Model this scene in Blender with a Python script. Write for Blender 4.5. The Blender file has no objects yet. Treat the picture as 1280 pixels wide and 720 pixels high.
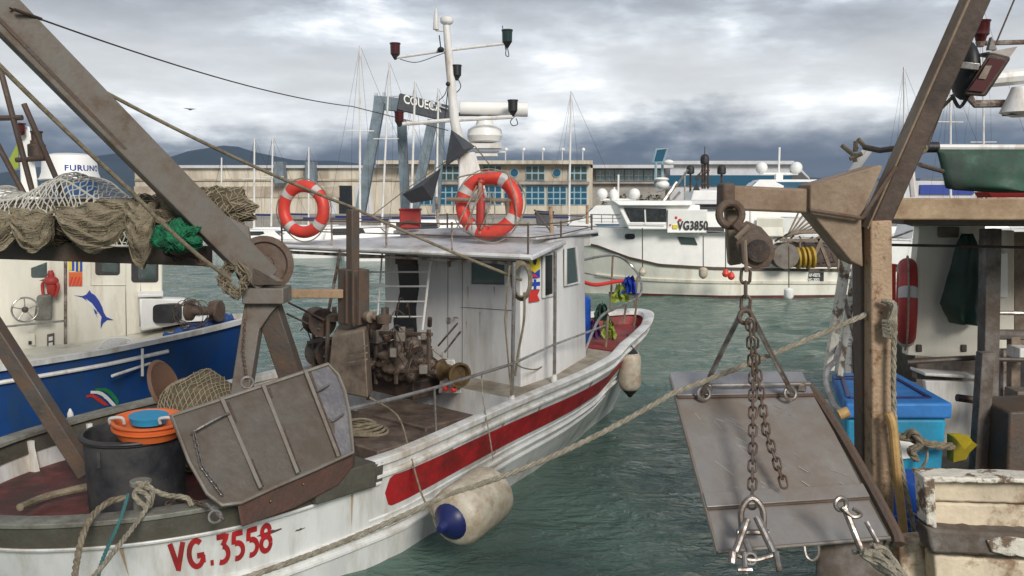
import bpy, bmesh, math, random
from mathutils import Vector, Matrix, noise
random.seed(7)
C = bpy.context.scene
col = C.collection
V = Vector
# ------------------------------------------------------------------ camera model
F = 1100.0; H = 3.4; PT = math.atan(115/F)
def ray(px, py):
    x = (px-640)/F; y = (360-py)/F
    c, s = math.cos(PT), math.sin(PT)
    return V((x, c+s*y, -s+c*y))
def P(px, py, Y):                       # the place at distance Y that was measured at that spot
    r = ray(px, py); k = Y/r.y
    return V((r.x*k, Y, H+r.z*k))
def PZ(px, py, z):
    r = ray(px, py); k = (z-H)/r.z
    return V((r.x*k, r.y*k, z))
# ------------------------------------------------------------------ materials
def mat(name, base, rough=.6, metal=0, var=.25, scale=3, dirt=None, damt=.0, dscale=2.5, bump=.15, bscale=30, streak=False, spec=.5, dsharp=.12, coat=0):
    m = bpy.data.materials.new(name); m.use_nodes = True
    nt = m.node_tree; N = nt.nodes; L = nt.links
    b = N['Principled BSDF']
    b.inputs['Roughness'].default_value = rough
    b.inputs['Metallic'].default_value = metal
    b.inputs['Specular IOR Level'].default_value = spec
    b.inputs['Coat Weight'].default_value = coat
    tc = N.new('ShaderNodeTexCoord'); mp = N.new('ShaderNodeMapping'); L.new(tc.outputs['Object'], mp.inputs[0])
    if streak: mp.inputs['Scale'].default_value = (1, 1, .22)
    n1 = N.new('ShaderNodeTexNoise'); n1.inputs['Scale'].default_value = scale; n1.inputs['Detail'].default_value = 6; n1.inputs['Roughness'].default_value = .65
    L.new(mp.outputs[0], n1.inputs['Vector'])
    r1 = N.new('ShaderNodeMapRange'); r1.inputs[1].default_value = .3; r1.inputs[2].default_value = .7
    r1.inputs[3].default_value = 1-var; r1.inputs[4].default_value = 1+var*.45
    L.new(n1.outputs['Fac'], r1.inputs[0])
    mx = N.new('ShaderNodeMix'); mx.data_type = 'RGBA'; mx.blend_type = 'MULTIPLY'; mx.inputs['Factor'].default_value = 1
    mx.inputs['A'].default_value = (*base, 1); L.new(r1.outputs[0], mx.inputs['B'])
    out = mx.outputs['Result']
    if dirt:
        n2 = N.new('ShaderNodeTexNoise'); n2.inputs['Scale'].default_value = dscale; n2.inputs['Detail'].default_value = 9; n2.inputs['Roughness'].default_value = .7
        L.new(mp.outputs[0], n2.inputs['Vector'])
        r2 = N.new('ShaderNodeMapRange'); t = .72-damt*.5
        r2.inputs[1].default_value = t-dsharp; r2.inputs[2].default_value = t+dsharp; L.new(n2.outputs['Fac'], r2.inputs[0])
        m2 = N.new('ShaderNodeMix'); m2.data_type = 'RGBA'; m2.inputs['B'].default_value = (*dirt, 1)
        L.new(out, m2.inputs['A']); L.new(r2.outputs[0], m2.inputs['Factor']); out = m2.outputs['Result']
        rr = N.new('ShaderNodeMapRange'); rr.inputs[3].default_value = rough; rr.inputs[4].default_value = min(1, rough+.25)
        L.new(r2.outputs[0], rr.inputs[0]); L.new(rr.outputs[0], b.inputs['Roughness'])
    L.new(out, b.inputs['Base Color'])
    if bump:
        n3 = N.new('ShaderNodeTexNoise'); n3.inputs['Scale'].default_value = bscale; n3.inputs['Detail'].default_value = 5
        L.new(tc.outputs['Object'], n3.inputs['Vector'])
        bp = N.new('ShaderNodeBump'); bp.inputs['Strength'].default_value = bump; bp.inputs['Distance'].default_value = .02
        L.new(n3.outputs['Fac'], bp.inputs['Height']); L.new(bp.outputs[0], b.inputs['Normal'])
    return m
RUST = (.12, .075, .05); GRIME = (.16, .14, .11)
M = dict(
 white=mat('white_paint', (.80,.80,.78), .42, dirt=(.40,.34,.26), damt=.26, dscale=2.2, streak=True, bump=.06, bscale=14, var=.14),
 hullw=mat('hull_white_paint', (.70,.71,.69), .42, dirt=(.36,.33,.27), damt=.26, dscale=2.0, streak=True, bump=.12, bscale=9, var=.2),
 whiteclean=mat('clean_white_gelcoat', (.90,.89,.85), .3, var=.08, bump=0),
whiteclean2=mat('cream_white_hull', (.84,.82,.72), .35, var=.1, dirt=(.6,.52,.40), damt=.14, streak=True, bump=0),
 creamp=mat('cream_paint', (.78,.75,.64), .5, dirt=(.46,.37,.25), damt=.18, streak=True, bump=.06, var=.15),
 wallw=mat('wheelhouse_paint', (.72,.715,.70), .45, dirt=(.38,.33,.26), damt=.2, dscale=1.6, streak=True, bump=.05, bscale=8, var=.14),
 roofw=mat('roof_paint', (.70,.70,.72), .5, dirt=(.36,.33,.30), damt=.34, dscale=3, bump=.08, var=.18),
 red=mat('red_paint', (.42,.018,.022), .42, dirt=(.12,.02,.015), damt=.3, var=.35, scale=6, bump=.1),
 deckred=mat('red_deck_paint', (.40,.045,.045), .5, dirt=(.16,.05,.04), damt=.45, dscale=2.5, bump=.2, var=.3),
 stern_red=mat('oxide_deck_paint', (.17,.03,.028), .45, dirt=(.06,.03,.025), damt=.5, bump=.2, var=.35),
 brown=mat('wet_brown_deck', (.085,.06,.048), .4, dirt=(.16,.12,.09), damt=.4, dscale=4, bump=.3, var=.4),
 olive=mat('grey_olive_paint', (.115,.112,.088), .5, dirt=(.07,.062,.045), damt=.5, dscale=4, bump=.25, var=.35),
 olivecap=mat('pale_olive_cap', (.25,.25,.21), .5, dirt=(.11,.10,.08), damt=.4, dscale=4, bump=.25, var=.35),
 deckpale=mat('pale_side_deck', (.46,.42,.35), .6, dirt=(.24,.2,.15), damt=.5, dscale=3, bump=.2, var=.25),
 steel=mat('weathered_steel', (.235,.218,.192), .5, metal=.15, dirt=(.15,.11,.08), damt=.4, dscale=3, bump=.15, var=.22),
 steeld=mat('dark_brown_steel', (.10,.088,.076), .5, metal=.1, dirt=(.13,.08,.05), damt=.4, dscale=5, bump=.3, var=.35),
 rust=mat('rusty_steel', (.15,.11,.085), .6, metal=.1, dirt=(.11,.065,.042), damt=.45, dscale=6, bump=.35, var=.35),
 tanrust=mat('tan_rusted_paint', (.42,.29,.18), .6, dirt=(.17,.075,.035), damt=.24, dscale=14, bump=.4, bscale=50, var=.25, dsharp=.06),
 tan=mat('tan_paint', (.30,.235,.17), .5, dirt=(.15,.11,.08), damt=.45, dscale=6, bump=.2, var=.3),
 beamb=mat('brown_painted_steel', (.31,.225,.15), .5, dirt=(.20,.13,.08), damt=.4, dscale=4, bump=.25, var=.2),
 beamd=mat('dark_purple_brown_paint', (.12,.082,.062), .5, dirt=(.05,.035,.028), damt=.4, dscale=4, bump=.2, var=.25),
 boardp=mat('trawl_door_plate', (.36,.345,.33), .34, metal=.4, dirt=(.25,.21,.175), damt=.42, dscale=2.2, bump=.14, bscale=12, var=.25, scale=1.5),
 boardl=mat('old_trawl_door_plate', (.135,.12,.10), .42, metal=.2, dirt=(.09,.07,.052), damt=.5, dscale=2.6, bump=.25, bscale=14, var=.35, scale=3),
 chrome=mat('galvanised_pipe', (.52,.50,.47), .28, metal=.8, dirt=(.2,.16,.13), damt=.35, dscale=8, bump=.05, var=.2),
 pipe=mat('rusty_white_pipe', (.50,.46,.41), .5, dirt=RUST, damt=.55, dscale=9, bump=.2, var=.25),
 pipeb=mat('brown_pipe', (.10,.08,.07), .5, dirt=RUST, damt=.5, dscale=9, bump=.2),
 mastw=mat('mast_white', (.82,.81,.78), .4, dirt=(.45,.35,.26), damt=.22, dscale=6, streak=True, bump=.05, var=.15),
 orange=mat('lifebuoy_orange', (.74,.06,.04), .45, dirt=(.42,.05,.03), damt=.3, bump=.1, var=.15),
 oldred=mat('faded_red_plastic', (.46,.045,.035), .5, dirt=(.2,.03,.03), damt=.3, bump=.1),
 tapew=mat('grey_white_tape', (.55,.53,.50), .4, var=.15, bump=0),
 fender=mat('fender_vinyl', (.64,.57,.45), .45, dirt=(.36,.27,.17), damt=.36, dscale=6, bump=.08, bscale=18, var=.2, scale=5),
 navy=mat('navy_vinyl', (.012,.02,.11), .4, bump=.03),
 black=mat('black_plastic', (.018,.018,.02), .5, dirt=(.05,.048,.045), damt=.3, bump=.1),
 tub=mat('black_tub_plastic', (.028,.03,.035), .5, dirt=(.06,.058,.055), damt=.4, dscale=3, bump=.12),
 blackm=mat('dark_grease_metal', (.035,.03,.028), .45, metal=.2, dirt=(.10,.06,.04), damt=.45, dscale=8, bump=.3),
 blue=mat('blue_hull_paint', (.012,.068,.27), .35, dirt=(.02,.06,.14), damt=.4, streak=True, bump=.06, var=.3),
 bluebox=mat('faded_blue_lid', (.03,.20,.55), .5, dirt=(.02,.12,.33), damt=.35, bump=.1, var=.2),
 bluebody=mat('turquoise_plastic', (.02,.30,.50), .45, dirt=(.02,.18,.3), damt=.3, bump=.1, var=.2),
 bluedrum=mat('blue_drum_plastic', (.012,.09,.45), .4, dirt=(.01,.04,.2), damt=.3, bump=.08),
 green=mat('green_oilskin', (.018,.055,.035), .55, bump=.3, bscale=9, var=.4),
 tarp=mat('green_tarpaulin', (.02,.10,.055), .55, dirt=(.04,.06,.05), damt=.45, dscale=5, bump=.25, bscale=10, var=.3),
 rope=mat('old_rope', (.30,.25,.17), .85, dirt=(.15,.12,.08), damt=.4, dscale=14, bump=.6, bscale=120, var=.3, scale=20),
 ropew=mat('pale_rope', (.40,.36,.28), .85, dirt=(.2,.17,.12), damt=.4, dscale=14, bump=.6, bscale=120, var=.3, scale=20),
 ropeg=mat('teal_rope', (.05,.16,.16), .8, bump=.5, bscale=120),
 net=mat('fishing_net', (.20,.165,.10), .9, dirt=(.09,.075,.045), damt=.6, dscale=12, bump=.9, bscale=60, var=.45, scale=9),
 netswag=mat('gathered_netting', (.36,.31,.215), .9, dirt=(.24,.20,.135), damt=.45, dscale=9, bump=1.0, bscale=70, var=.35, scale=22),
 netl=mat('net_twine', (.34,.28,.19), .9, bump=.3, bscale=90, var=.35, scale=14),
 netw=mat('white_net_cord', (.58,.56,.49), .8, bump=.3, bscale=90, var=.2, scale=8),
 netg=mat('green_net', (.015,.27,.11), .8, dirt=(.01,.08,.04), damt=.5, dscale=16, bump=.9, bscale=50, var=.4, scale=10),
 bluesteel=mat('blue_grey_steel_plate', (.15,.145,.155), .38, metal=.3, dirt=(.21,.20,.195), damt=.25, dscale=5, bump=.15, var=.3),
 endp=mat('pale_blue_steel', (.42,.43,.46), .3, metal=.5, dirt=(.26,.24,.23), damt=.35, dscale=3, bump=.1, var=.2),
 shoe=mat('red_rusted_shoe', (.125,.06,.045), .6, dirt=(.07,.045,.035), damt=.45, dscale=5, bump=.35, var=.35),
 ruststain=mat('rust_stain', (.40,.30,.20), .7, var=.3, scale=12, bump=0),
 chain=mat('rusty_chain', (.17,.135,.115), .5, metal=.4, dirt=RUST, damt=.45, dscale=14, bump=.3),
 shackle=mat('worn_shackle', (.40,.38,.36), .3, metal=.8, dirt=(.16,.11,.08), damt=.4, dscale=14, bump=.15),
 worn=mat('worn_painted_wood', (.70,.59,.43), .65, dirt=(.28,.18,.11), damt=.30, dscale=3.5, bump=.45, bscale=18, var=.3, scale=4, dsharp=.05),
 wornw=mat('flaking_white_paint', (.72,.67,.57), .6, dirt=(.16,.11,.07), damt=.34, dscale=7, bump=.6, bscale=24, var=.25, dsharp=.03),
 worng=mat('bare_grey_wood', (.22,.20,.18), .7, dirt=(.11,.085,.065), damt=.5, dscale=5, bump=.5, bscale=22, var=.4),
 wood=mat('varnished_handle', (.52,.33,.12), .45, dirt=(.3,.17,.06), damt=.3, dscale=8, bump=.1, var=.25),
 yellow=mat('yellow_plastic', (.50,.38,.02), .5, bump=.3, bscale=10, var=.3),
 brass=mat('brass_drum', (.30,.21,.09), .35, metal=.7, dirt=(.12,.08,.05), damt=.45, dscale=9, bump=.15),
 orangetub=mat('orange_plastic', (.68,.15,.04), .45, bump=.05, var=.15),
 cyanp=mat('cyan_plastic', (.02,.27,.48), .45, bump=.05, var=.15),
 beamt=mat('tan_painted_beam', (.46,.33,.20), .5, dirt=(.25,.16,.09), damt=.4, dscale=4, bump=.2, var=.2),
 cream=mat('cream_render', (.74,.68,.55), .8, dirt=(.36,.31,.24), damt=.4, dscale=.25, streak=True, bump=.1, bscale=3, var=.14, scale=.3),
 creamd=mat('tan_render', (.57,.49,.38), .8, dirt=(.26,.21,.16), damt=.4, dscale=.3, bump=.1, bscale=3, var=.15, scale=.3),
 greyc=mat('grey_concrete', (.42,.40,.36), .85, dirt=(.25,.22,.19), damt=.45, dscale=.4, bump=.2, bscale=4, var=.2, scale=.5),
 lift=mat('blue_grey_steel', (.21,.27,.31), .5, dirt=(.13,.16,.18), damt=.4, dscale=.8, bump=.05, var=.2, scale=1),
 teal=mat('teal_window_frame', (.30,.44,.48), .35, bump=0, var=.15, scale=1),
 shed=mat('white_sheet_roof', (.60,.61,.63), .5, dirt=(.45,.45,.44), damt=.3, dscale=.3, bump=0, var=.08),
 funny=mat('blue_marking', (.02,.05,.30), .45, bump=0, var=.1),
 flagg=mat('flag_green', (.02,.22,.08), .6, bump=0), flagr=mat('flag_red', (.55,.04,.03), .6, bump=0),
 sigy=mat('signal_yellow', (.75,.60,.04), .5, bump=0, var=.1), sigb=mat('signal_blue', (.02,.06,.38), .5, bump=0, var=.1),
 sigr=mat('signal_red', (.62,.04,.03), .5, bump=0, var=.1), sigw=mat('signal_white', (.75,.75,.73), .5, bump=0, var=.1),
 skin=mat('grey_canvas', (.07,.075,.085), .7, bump=.2, bscale=12, var=.3),
 redlamp=mat('red_lamp_glass', (.07,.008,.008), .2, bump=0), greenlamp=mat('green_lamp_glass', (.01,.035,.03), .2, bump=0),
 lime=mat('lime_flag', (.30,.38,.06), .7, bump=.1), purple=mat('purple_cloth', (.12,.03,.16), .8, bump=.2),
 hill=mat('wooded_hill', (.035,.05,.045), .9, var=.3, scale=.004, bump=0),
)
def glass(name, c, rough=.08):
    m = mat(name, c, rough, var=.1, bump=0, spec=.8); return m
M['glass'] = glass('dark_window_glass', (.02,.024,.026)); M['bglass'] = glass('blue_window_glass', (.02,.10,.17)); M['gglass'] = glass('green_grey_glass', (.055,.08,.075), .04); M['pglass'] = glass('pale_green_glass', (.22,.36,.36), .12)
# clear pane you can look through
def clear(name, tint):
    m = bpy.data.materials.new(name); m.use_nodes = True; nt = m.node_tree; N = nt.nodes
    for n in list(N):
        if n.type != 'OUTPUT_MATERIAL': N.remove(n)
    t = N.new('ShaderNodeBsdfTransparent'); t.inputs[0].default_value = (*tint, 1)
    g = N.new('ShaderNodeBsdfGlossy'); g.inputs['Roughness'].default_value = .03
    mx = N.new('ShaderNodeMixShader'); fr = N.new('ShaderNodeFresnel'); fr.inputs[0].default_value = 1.8
    nt.links.new(fr.outputs[0], mx.inputs[0]); nt.links.new(t.outputs[0], mx.inputs[1]); nt.links.new(g.outputs[0], mx.inputs[2])
    nt.links.new(mx.outputs[0], N['Material Output'].inputs[0]); return m
M['clear'] = clear('see_through_pane', (.62,.68,.68))
# ------------------------------------------------------------------ mesh builder
def frame(d, up=V((0,0,1))):
    d = d.normalized()
    if abs(d.dot(up)) > .98: up = V((1,0,0))
    a = d.cross(up).normalized(); b = a.cross(d).normalized()
    return a, b
class MB:
    def __init__(s): s.v = []; s.f = []
    def add(s, vs, fs):
        o = len(s.v); s.v += [V(x) for x in vs]; s.f += [[i+o for i in f] for f in fs]; return s
    def hexa(s, p):      # 8 points: bottom 4, top 4
        return s.add(p, [(0,3,2,1),(4,5,6,7),(0,1,5,4),(1,2,6,5),(2,3,7,6),(3,0,4,7)])
    def box(s, c, size, ax=None):
        c = V(c); X, Y, Z = ax if ax else (V((1,0,0)), V((0,1,0)), V((0,0,1)))
        a, b, d = X*size[0]/2, Y*size[1]/2, Z*size[2]/2
        return s.hexa([c-a-b-d, c+a-b-d, c+a+b-d, c-a+b-d, c-a-b+d, c+a-b+d, c+a+b+d, c-a+b+d])
    def bar(s, p0, p1, w, h, up=V((0,0,1)), w1=None, h1=None):   # box beam between points
        p0, p1 = V(p0), V(p1); a, b = frame(p1-p0, V(up)); w1 = w1 or w; h1 = h1 or h
        A = [p0-a*w/2-b*h/2, p0+a*w/2-b*h/2, p0+a*w/2+b*h/2, p0-a*w/2+b*h/2]
        B = [p1-a*w1/2-b*h1/2, p1+a*w1/2-b*h1/2, p1+a*w1/2+b*h1/2, p1-a*w1/2+b*h1/2]
        return s.hexa(A+B)
    def tube(s, pts, r, n=8, closed=False, r1=None):
        pts = [V(p) for p in pts]; m = len(pts); up = V((0,0,1)); vs = []
        prev = None
        for i, p in enumerate(pts):
            if closed: d = pts[(i+1) % m]-pts[i-1]
            else: d = pts[min(i+1, m-1)]-pts[max(i-1, 0)]
            if d.length < 1e-7: d = V((0,0,1))
            d.normalize()
            if prev is None: a, b = frame(d)
            else:
                a = prev-d*prev.dot(d)
                if a.length < 1e-4: a, b = frame(d)
                a.normalize(); b = a.cross(d)
            prev = a
            rr = r[i] if isinstance(r, (list, tuple)) else (r if r1 is None else r+(r1-r)*i/(m-1))
            for k in range(n):
                t = 2*math.pi*k/n; vs.append(p+a*rr*math.cos(t)+b*rr*math.sin(t))
        fs = []
        for i in range(m if closed else m-1):
            j = (i+1) % m
            for k in range(n):
                l = (k+1) % n; fs.append((i*n+k, i*n+l, j*n+l, j*n+k))
        if not closed:
            fs.append(tuple(range(n))); fs.append(tuple((m-1)*n+k for k in reversed(range(n))))
        return s.add(vs, fs)
    def cyl(s, p0, p1, r, n=16, r1=None): return s.tube([p0, p1], r, n, r1=r1)
    def lathe(s, c, axis, prof, n=24):      # prof = [(r, h)...] along axis
        c = V(c); axis = V(axis).normalized(); a, b = frame(axis); vs = []; fs = []
        for r, h in prof:
            for k in range(n):
                t = 2*math.pi*k/n; vs.append(c+axis*h+a*r*math.cos(t)+b*r*math.sin(t))
        for i in range(len(prof)-1):
            for k in range(n):
                l = (k+1) % n; fs.append((i*n+k, i*n+l, (i+1)*n+l, (i+1)*n+k))
        fs.append(tuple(range(n))); fs.append(tuple((len(prof)-1)*n+k for k in reversed(range(n))))
        return s.add(vs, fs)
    def prism(s, poly, off):                 # planar polygon extruded by a vector
        off = V(off); n = len(poly); p = [V(x) for x in poly]
        return s.add(p+[x+off for x in p], [tuple(reversed(range(n))), tuple(range(n, 2*n))]+[(i, (i+1) % n, n+(i+1) % n, n+i) for i in range(n)])
    def sphere(s, c, r, n=16, m=10):
        rx, ry, rz = r if isinstance(r, (tuple, list)) else (r, r, r); c = V(c)
        vs = []; fs = []
        for i in range(1, m):
            ph = math.pi*i/m
            for k in range(n):
                t = 2*math.pi*k/n; vs.append(c+V((rx*math.sin(ph)*math.cos(t), ry*math.sin(ph)*math.sin(t), rz*math.cos(ph))))
        vs += [c+V((0,0,rz)), c-V((0,0,rz))]; T = len(vs)-2
        for i in range(m-2):
            for k in range(n):
                l = (k+1) % n; fs.append((i*n+k, (i+1)*n+k, (i+1)*n+l, i*n+l))
        for k in range(n):
            l = (k+1) % n; fs.append((T, k, l)); fs.append((T+1, (m-2)*n+l, (m-2)*n+k))
        return s.add(vs, fs)
    def torus(s, c, axis, R, r, n=36, m=12, a0=0, a1=2*math.pi, flat=1.0):
        c = V(c); axis = V(axis).normalized(); a, b = frame(axis); full = abs(a1-a0-2*math.pi) < 1e-6
        N = n if full else n+1; vs = []; fs = []
        for i in range(N):
            t = a0+(a1-a0)*i/n; e = a*math.cos(t)+b*math.sin(t)
            for k in range(m):
                q = 2*math.pi*k/m; vs.append(c+e*(R+r*math.cos(q))+axis*r*flat*math.sin(q))
        for i in range(n):
            j = (i+1) % N
            for k in range(m):
                l = (k+1) % m; fs.append((i*m+k, j*m+k, j*m+l, i*m+l))
        if not full:
            fs.append(tuple(range(m))); fs.append(tuple((N-1)*m+k for k in reversed(range(m))))
        return s.add(vs, fs)
    def build(s, name, m, parent=None, bev=0, sm=35):
        me = bpy.data.meshes.new(name)
        o0 = parent_loc(parent) if parent else V((0,0,0))
        me.from_pydata([tuple(v-o0) for v in s.v], [], s.f); me.validate()
        bm = bmesh.new(); bm.from_mesh(me); bmesh.ops.recalc_face_normals(bm, faces=bm.faces); bm.to_mesh(me); bm.free()
        me.polygons.foreach_set('use_smooth', [True]*len(me.polygons)); me.set_sharp_from_angle(angle=math.radians(sm))
        me.materials.append(M[m] if isinstance(m, str) else m)
        o = bpy.data.objects.new(name, me); col.objects.link(o)
        if parent: o.parent = parent
        if bev:
            b = o.modifiers.new('Bevel', 'BEVEL'); b.width = bev; b.segments = 2; b.limit_method = 'ANGLE'; b.angle_limit = math.radians(40); b.harden_normals = False
        return o
def parent_loc(p):
    l = V((0,0,0))
    while p: l += V(p.location); p = p.parent
    return l
def thing(name, label, cat, loc=(0,0,0), group=None):
    o = bpy.data.objects.new(name, None); col.objects.link(o); o.location = loc; o.empty_display_size = .2
    o['label'] = label; o['category'] = cat
    if group: o['group'] = group
    return o
def tag(o, label, cat, group=None):
    o['label'] = label; o['category'] = cat
    if group: o['group'] = group
    return o
def struct(o): o['kind'] = 'structure'; return o
def rebase(o):                              # origin of a single-mesh thing to the middle of its underside
    me = o.data; xs = [v.co for v in me.vertices]
    c = V((sum(v.x for v in xs)/len(xs), sum(v.y for v in xs)/len(xs), min(v.z for v in xs)))
    me.transform(Matrix.Translation(-c)); o.location = c; return o
def one(mb, name, m, label, cat, group=None, **k): return rebase(tag(mb.build(name, m, **k), label, cat, group))
def dup(root, loc, label=None):
    r = root.copy(); col.objects.link(r); r.location = loc
    if label: r['label'] = label
    for ch in list(root.children):
        c = ch.copy(); col.objects.link(c); c.parent = r
        for g in list(ch.children):
            d = g.copy(); col.objects.link(d); d.parent = c
    return r
def cr(pts, n=8, closed=False):             # Catmull-Rom
    pts = [V(p) for p in pts]; out = []; m = len(pts)
    for i in range(m if closed else m-1):
        if closed: a, b, c, d = pts[i-1], pts[i], pts[(i+1) % m], pts[(i+2) % m]
        else: a, b, c, d = pts[max(i-1, 0)], pts[i], pts[i+1], pts[min(i+2, m-1)]
        for k in range(n):
            t = k/n; out.append(.5*((2*b)+(c-a)*t+(2*a-5*b+4*c-d)*t*t+(3*b-a-3*c+d)*t**3))
    if not closed: out.append(pts[-1])
    return out
def twist(mb, path, r, pitch=None, n=6):     # laid rope of three strands following a path
    path = [V(p) for p in path]; pitch = pitch or r*9; dense = []
    for a, b in zip(path, path[1:]):
        k = max(1, int((b-a).length/(pitch/6)))
        for i in range(k): dense.append(a.lerp(b, i/k))
    dense.append(path[-1])
    for s_ in range(3):
        pts = []; dist = 0
        for i, p in enumerate(dense):
            d = (dense[min(i+1, len(dense)-1)]-dense[max(i-1, 0)]); a, b = frame(d)
            if i: dist += (p-dense[i-1]).length
            t = 2*math.pi*(dist/pitch+s_/3); pts.append(p+a*r*.52*math.cos(t)+b*r*.52*math.sin(t))
        mb.tube(pts, r*.55, n)
    return mb
def sag(p0, p1, s, n=14):
    p0, p1 = V(p0), V(p1); return [p0.lerp(p1, i/n)-V((0,0,s*4*(i/n)*(1-i/n))) for i in range(n+1)]
def chainmb(path, ll=.06, w=.018, mb=None):
    mb = mb or MB(); path = [V(p) for p in path]; seg = []
    tot = sum((b-a).length for a, b in zip(path, path[1:])); n = max(2, int(tot/(ll*.72)))
    def at(d):
        for a, b in zip(path, path[1:]):
            L_ = (b-a).length
            if d <= L_: return a.lerp(b, d/L_), (b-a).normalized()
            d -= L_
        return path[-1], (path[-1]-path[-2]).normalized()
    for i in range(n):
        c, d = at(tot*(i+.5)/n); a, b = frame(d, V((.3, .9, .1)))
        if i % 2: a, b = b, a
        pts = []
        for k in range(12):
            t = 2*math.pi*k/12; pts.append(c+a*math.cos(t)*ll*.30+d*(math.sin(t)*ll*.30+(ll*.22 if math.sin(t) > 0 else -ll*.22)))
        mb.tube(pts, w/2, 6, closed=True)
    return mb
def textmesh(txt, size, mapper, bold=0.0, shear=0.0, spacing=1.0):
    cu = bpy.data.curves.new('t', 'FONT'); cu.body = txt; cu.size = size; cu.offset = bold; cu.shear = shear; cu.space_character = spacing
    cu.resolution_u = 4
    o = bpy.data.objects.new('t', cu); col.objects.link(o)
    dg = bpy.context.evaluated_depsgraph_get(); me = o.evaluated_get(dg).to_mesh()
    mb = MB(); mb.add([mapper(v.co.x, v.co.y) for v in me.vertices], [tuple(p.vertices) for p in me.polygons])
    wdt = max(v.co.x for v in me.vertices)
    o.evaluated_get(dg).to_mesh_clear(); col.objects.unlink(o); bpy.data.objects.remove(o); bpy.data.curves.remove(cu)
    return mb
def quadmap(tl, tr, br, bl):                 # (u right, v down, h out) on a quad
    n = (tr-tl).cross(bl-tl).normalized()
    if n.y > 0: n = -n
    return lambda u, v, h=0: (tl.lerp(tr, u)).lerp(bl.lerp(br, u), v)+n*h

# ------------------------------------------------------------------ hulls
class Hull:
    # outline (S aft from tip, half width) ; S axis along -heading
    def __init__(s, tip, head, outline, zg, rake=.75, srake=.3, kb=.3, km=.95, smid=7.0):
        s.tip = V((tip[0], tip[1], 0)); a = math.radians(head)
        s.U = V((math.sin(a), math.cos(a), 0)); s.R = V((math.cos(a), -math.sin(a), 0))
        pts = cr([V((x, y, 0)) for x, y in outline], 8); s.o = [(max(0, p.x), max(0, p.y)) for p in pts]
        s.L = outline[-1][0]; s.zgf = zg; s.rake = rake; s.srake = srake; s.kb = kb; s.km = km; s.smid = smid
    def l(s, S, t, z): return s.tip-s.U*S+s.R*t+V((0,0,z))
    def zg(s, S):
        z = s.zgf
        for (a, x), (b, y) in zip(z, z[1:]):
            if S <= b: return x+(y-x)*max(0, (S-a))/(b-a)
        return z[-1][1]
    def w(s, S):
        for (a, x), (b, y) in zip(s.o, s.o[1:]):
            if a <= S <= b and b > a: return x+(y-x)*(S-a)/(b-a)
        return 0
    def pt(s, i, drop, side=1, out=0):       # i float index along the outline
        i = max(0, min(len(s.o)-1, i)); k = min(int(i), len(s.o)-2); f = i-k
        S = s.o[k][0]*(1-f)+s.o[k+1][0]*f; w = s.o[k][1]*(1-f)+s.o[k+1][1]*f
        tx, ty = s.o[k+1][0]-s.o[k][0], s.o[k+1][1]-s.o[k][1]; L_ = math.hypot(tx, ty) or 1
        nx, ny = -ty/L_, tx/L_                # outward normal (S, t)
        zg = s.zg(S); z = zg-drop; a = max(0, min(1.05, z/zg)) ** .8
        kk = s.kb+(s.km-s.kb)*min(1, (S/s.smid)) ** .7
        Sw = s.rake+S*(s.L-s.rake-s.srake)/s.L
        S2 = Sw+(S-Sw)*a; w2 = w*kk+(w-w*kk)*a
        if w < 1e-6: w2 = 0
        S2 += nx*out; w2 += ny*out
        return s.l(S2, w2*side, z)
    def idx(s, S):
        for k, ((a, x), (b, y)) in enumerate(zip(s.o, s.o[1:])):
            if a <= S <= b and b > a: return k+(S-a)/(b-a)
        return len(s.o)-1
    def strip(s, mb, i0, i1, prof, side=1, n=None, caps=True):   # prof = closed list (out, drop)
        n = n or max(6, int((i1-i0)*1.5)); m = len(prof); vs = []
        for k in range(n+1):
            i = i0+(i1-i0)*k/n
            for o_, d in prof: vs.append(s.pt(i, d, side, o_))
        fs = [(k*m+j, k*m+(j+1) % m, (k+1)*m+(j+1) % m, (k+1)*m+j) for k in range(n) for j in range(m)]
        if caps: fs += [tuple(range(m)), tuple(n*m+j for j in reversed(range(m)))]
        return mb.add(vs, fs)
    def shell(s, mb, drops, side, depth=.3, i0=0, i1=None):
        i1 = len(s.o)-1 if i1 is None else i1; n = int((i1-i0)*1.5); m = len(drops); vs = []
        for k in range(n+1):
            i = i0+(i1-i0)*k/n
            for d in drops:
                if d <= 1: p = s.pt(i, 0, side); S_ = None
                q = s.pt(i, 0, side); zz = q.z
                vs.append(s.pt(i, (zz+depth)*d, side))
        fs = [(k*m+j, k*m+j+1, (k+1)*m+j+1, (k+1)*m+j) for k in range(n) for j in range(m-1)]
        return mb.add(vs, fs)
    def deck(s, mb, S0, S1, zf, inset=.06, n=12):
        vs = []; fs = []
        for k in range(n+1):
            S = S0+(S1-S0)*k/n; z = zf(S); i = s.idx(S); dz = max(0, s.zg(S)-z)
            for sd_ in (-1, 1):
                p = s.pt(i, dz, sd_, -inset*.8); q = p-s.tip; t_ = q.dot(s.R); t_ = max(.01, t_*sd_)*sd_; vs.append(s.l(-q.dot(s.U), t_, z))
        for k in range(n): fs.append((2*k, 2*k+1, 2*k+3, 2*k+2))
        o = len(mb.v); return mb.add(vs, fs)

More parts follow.
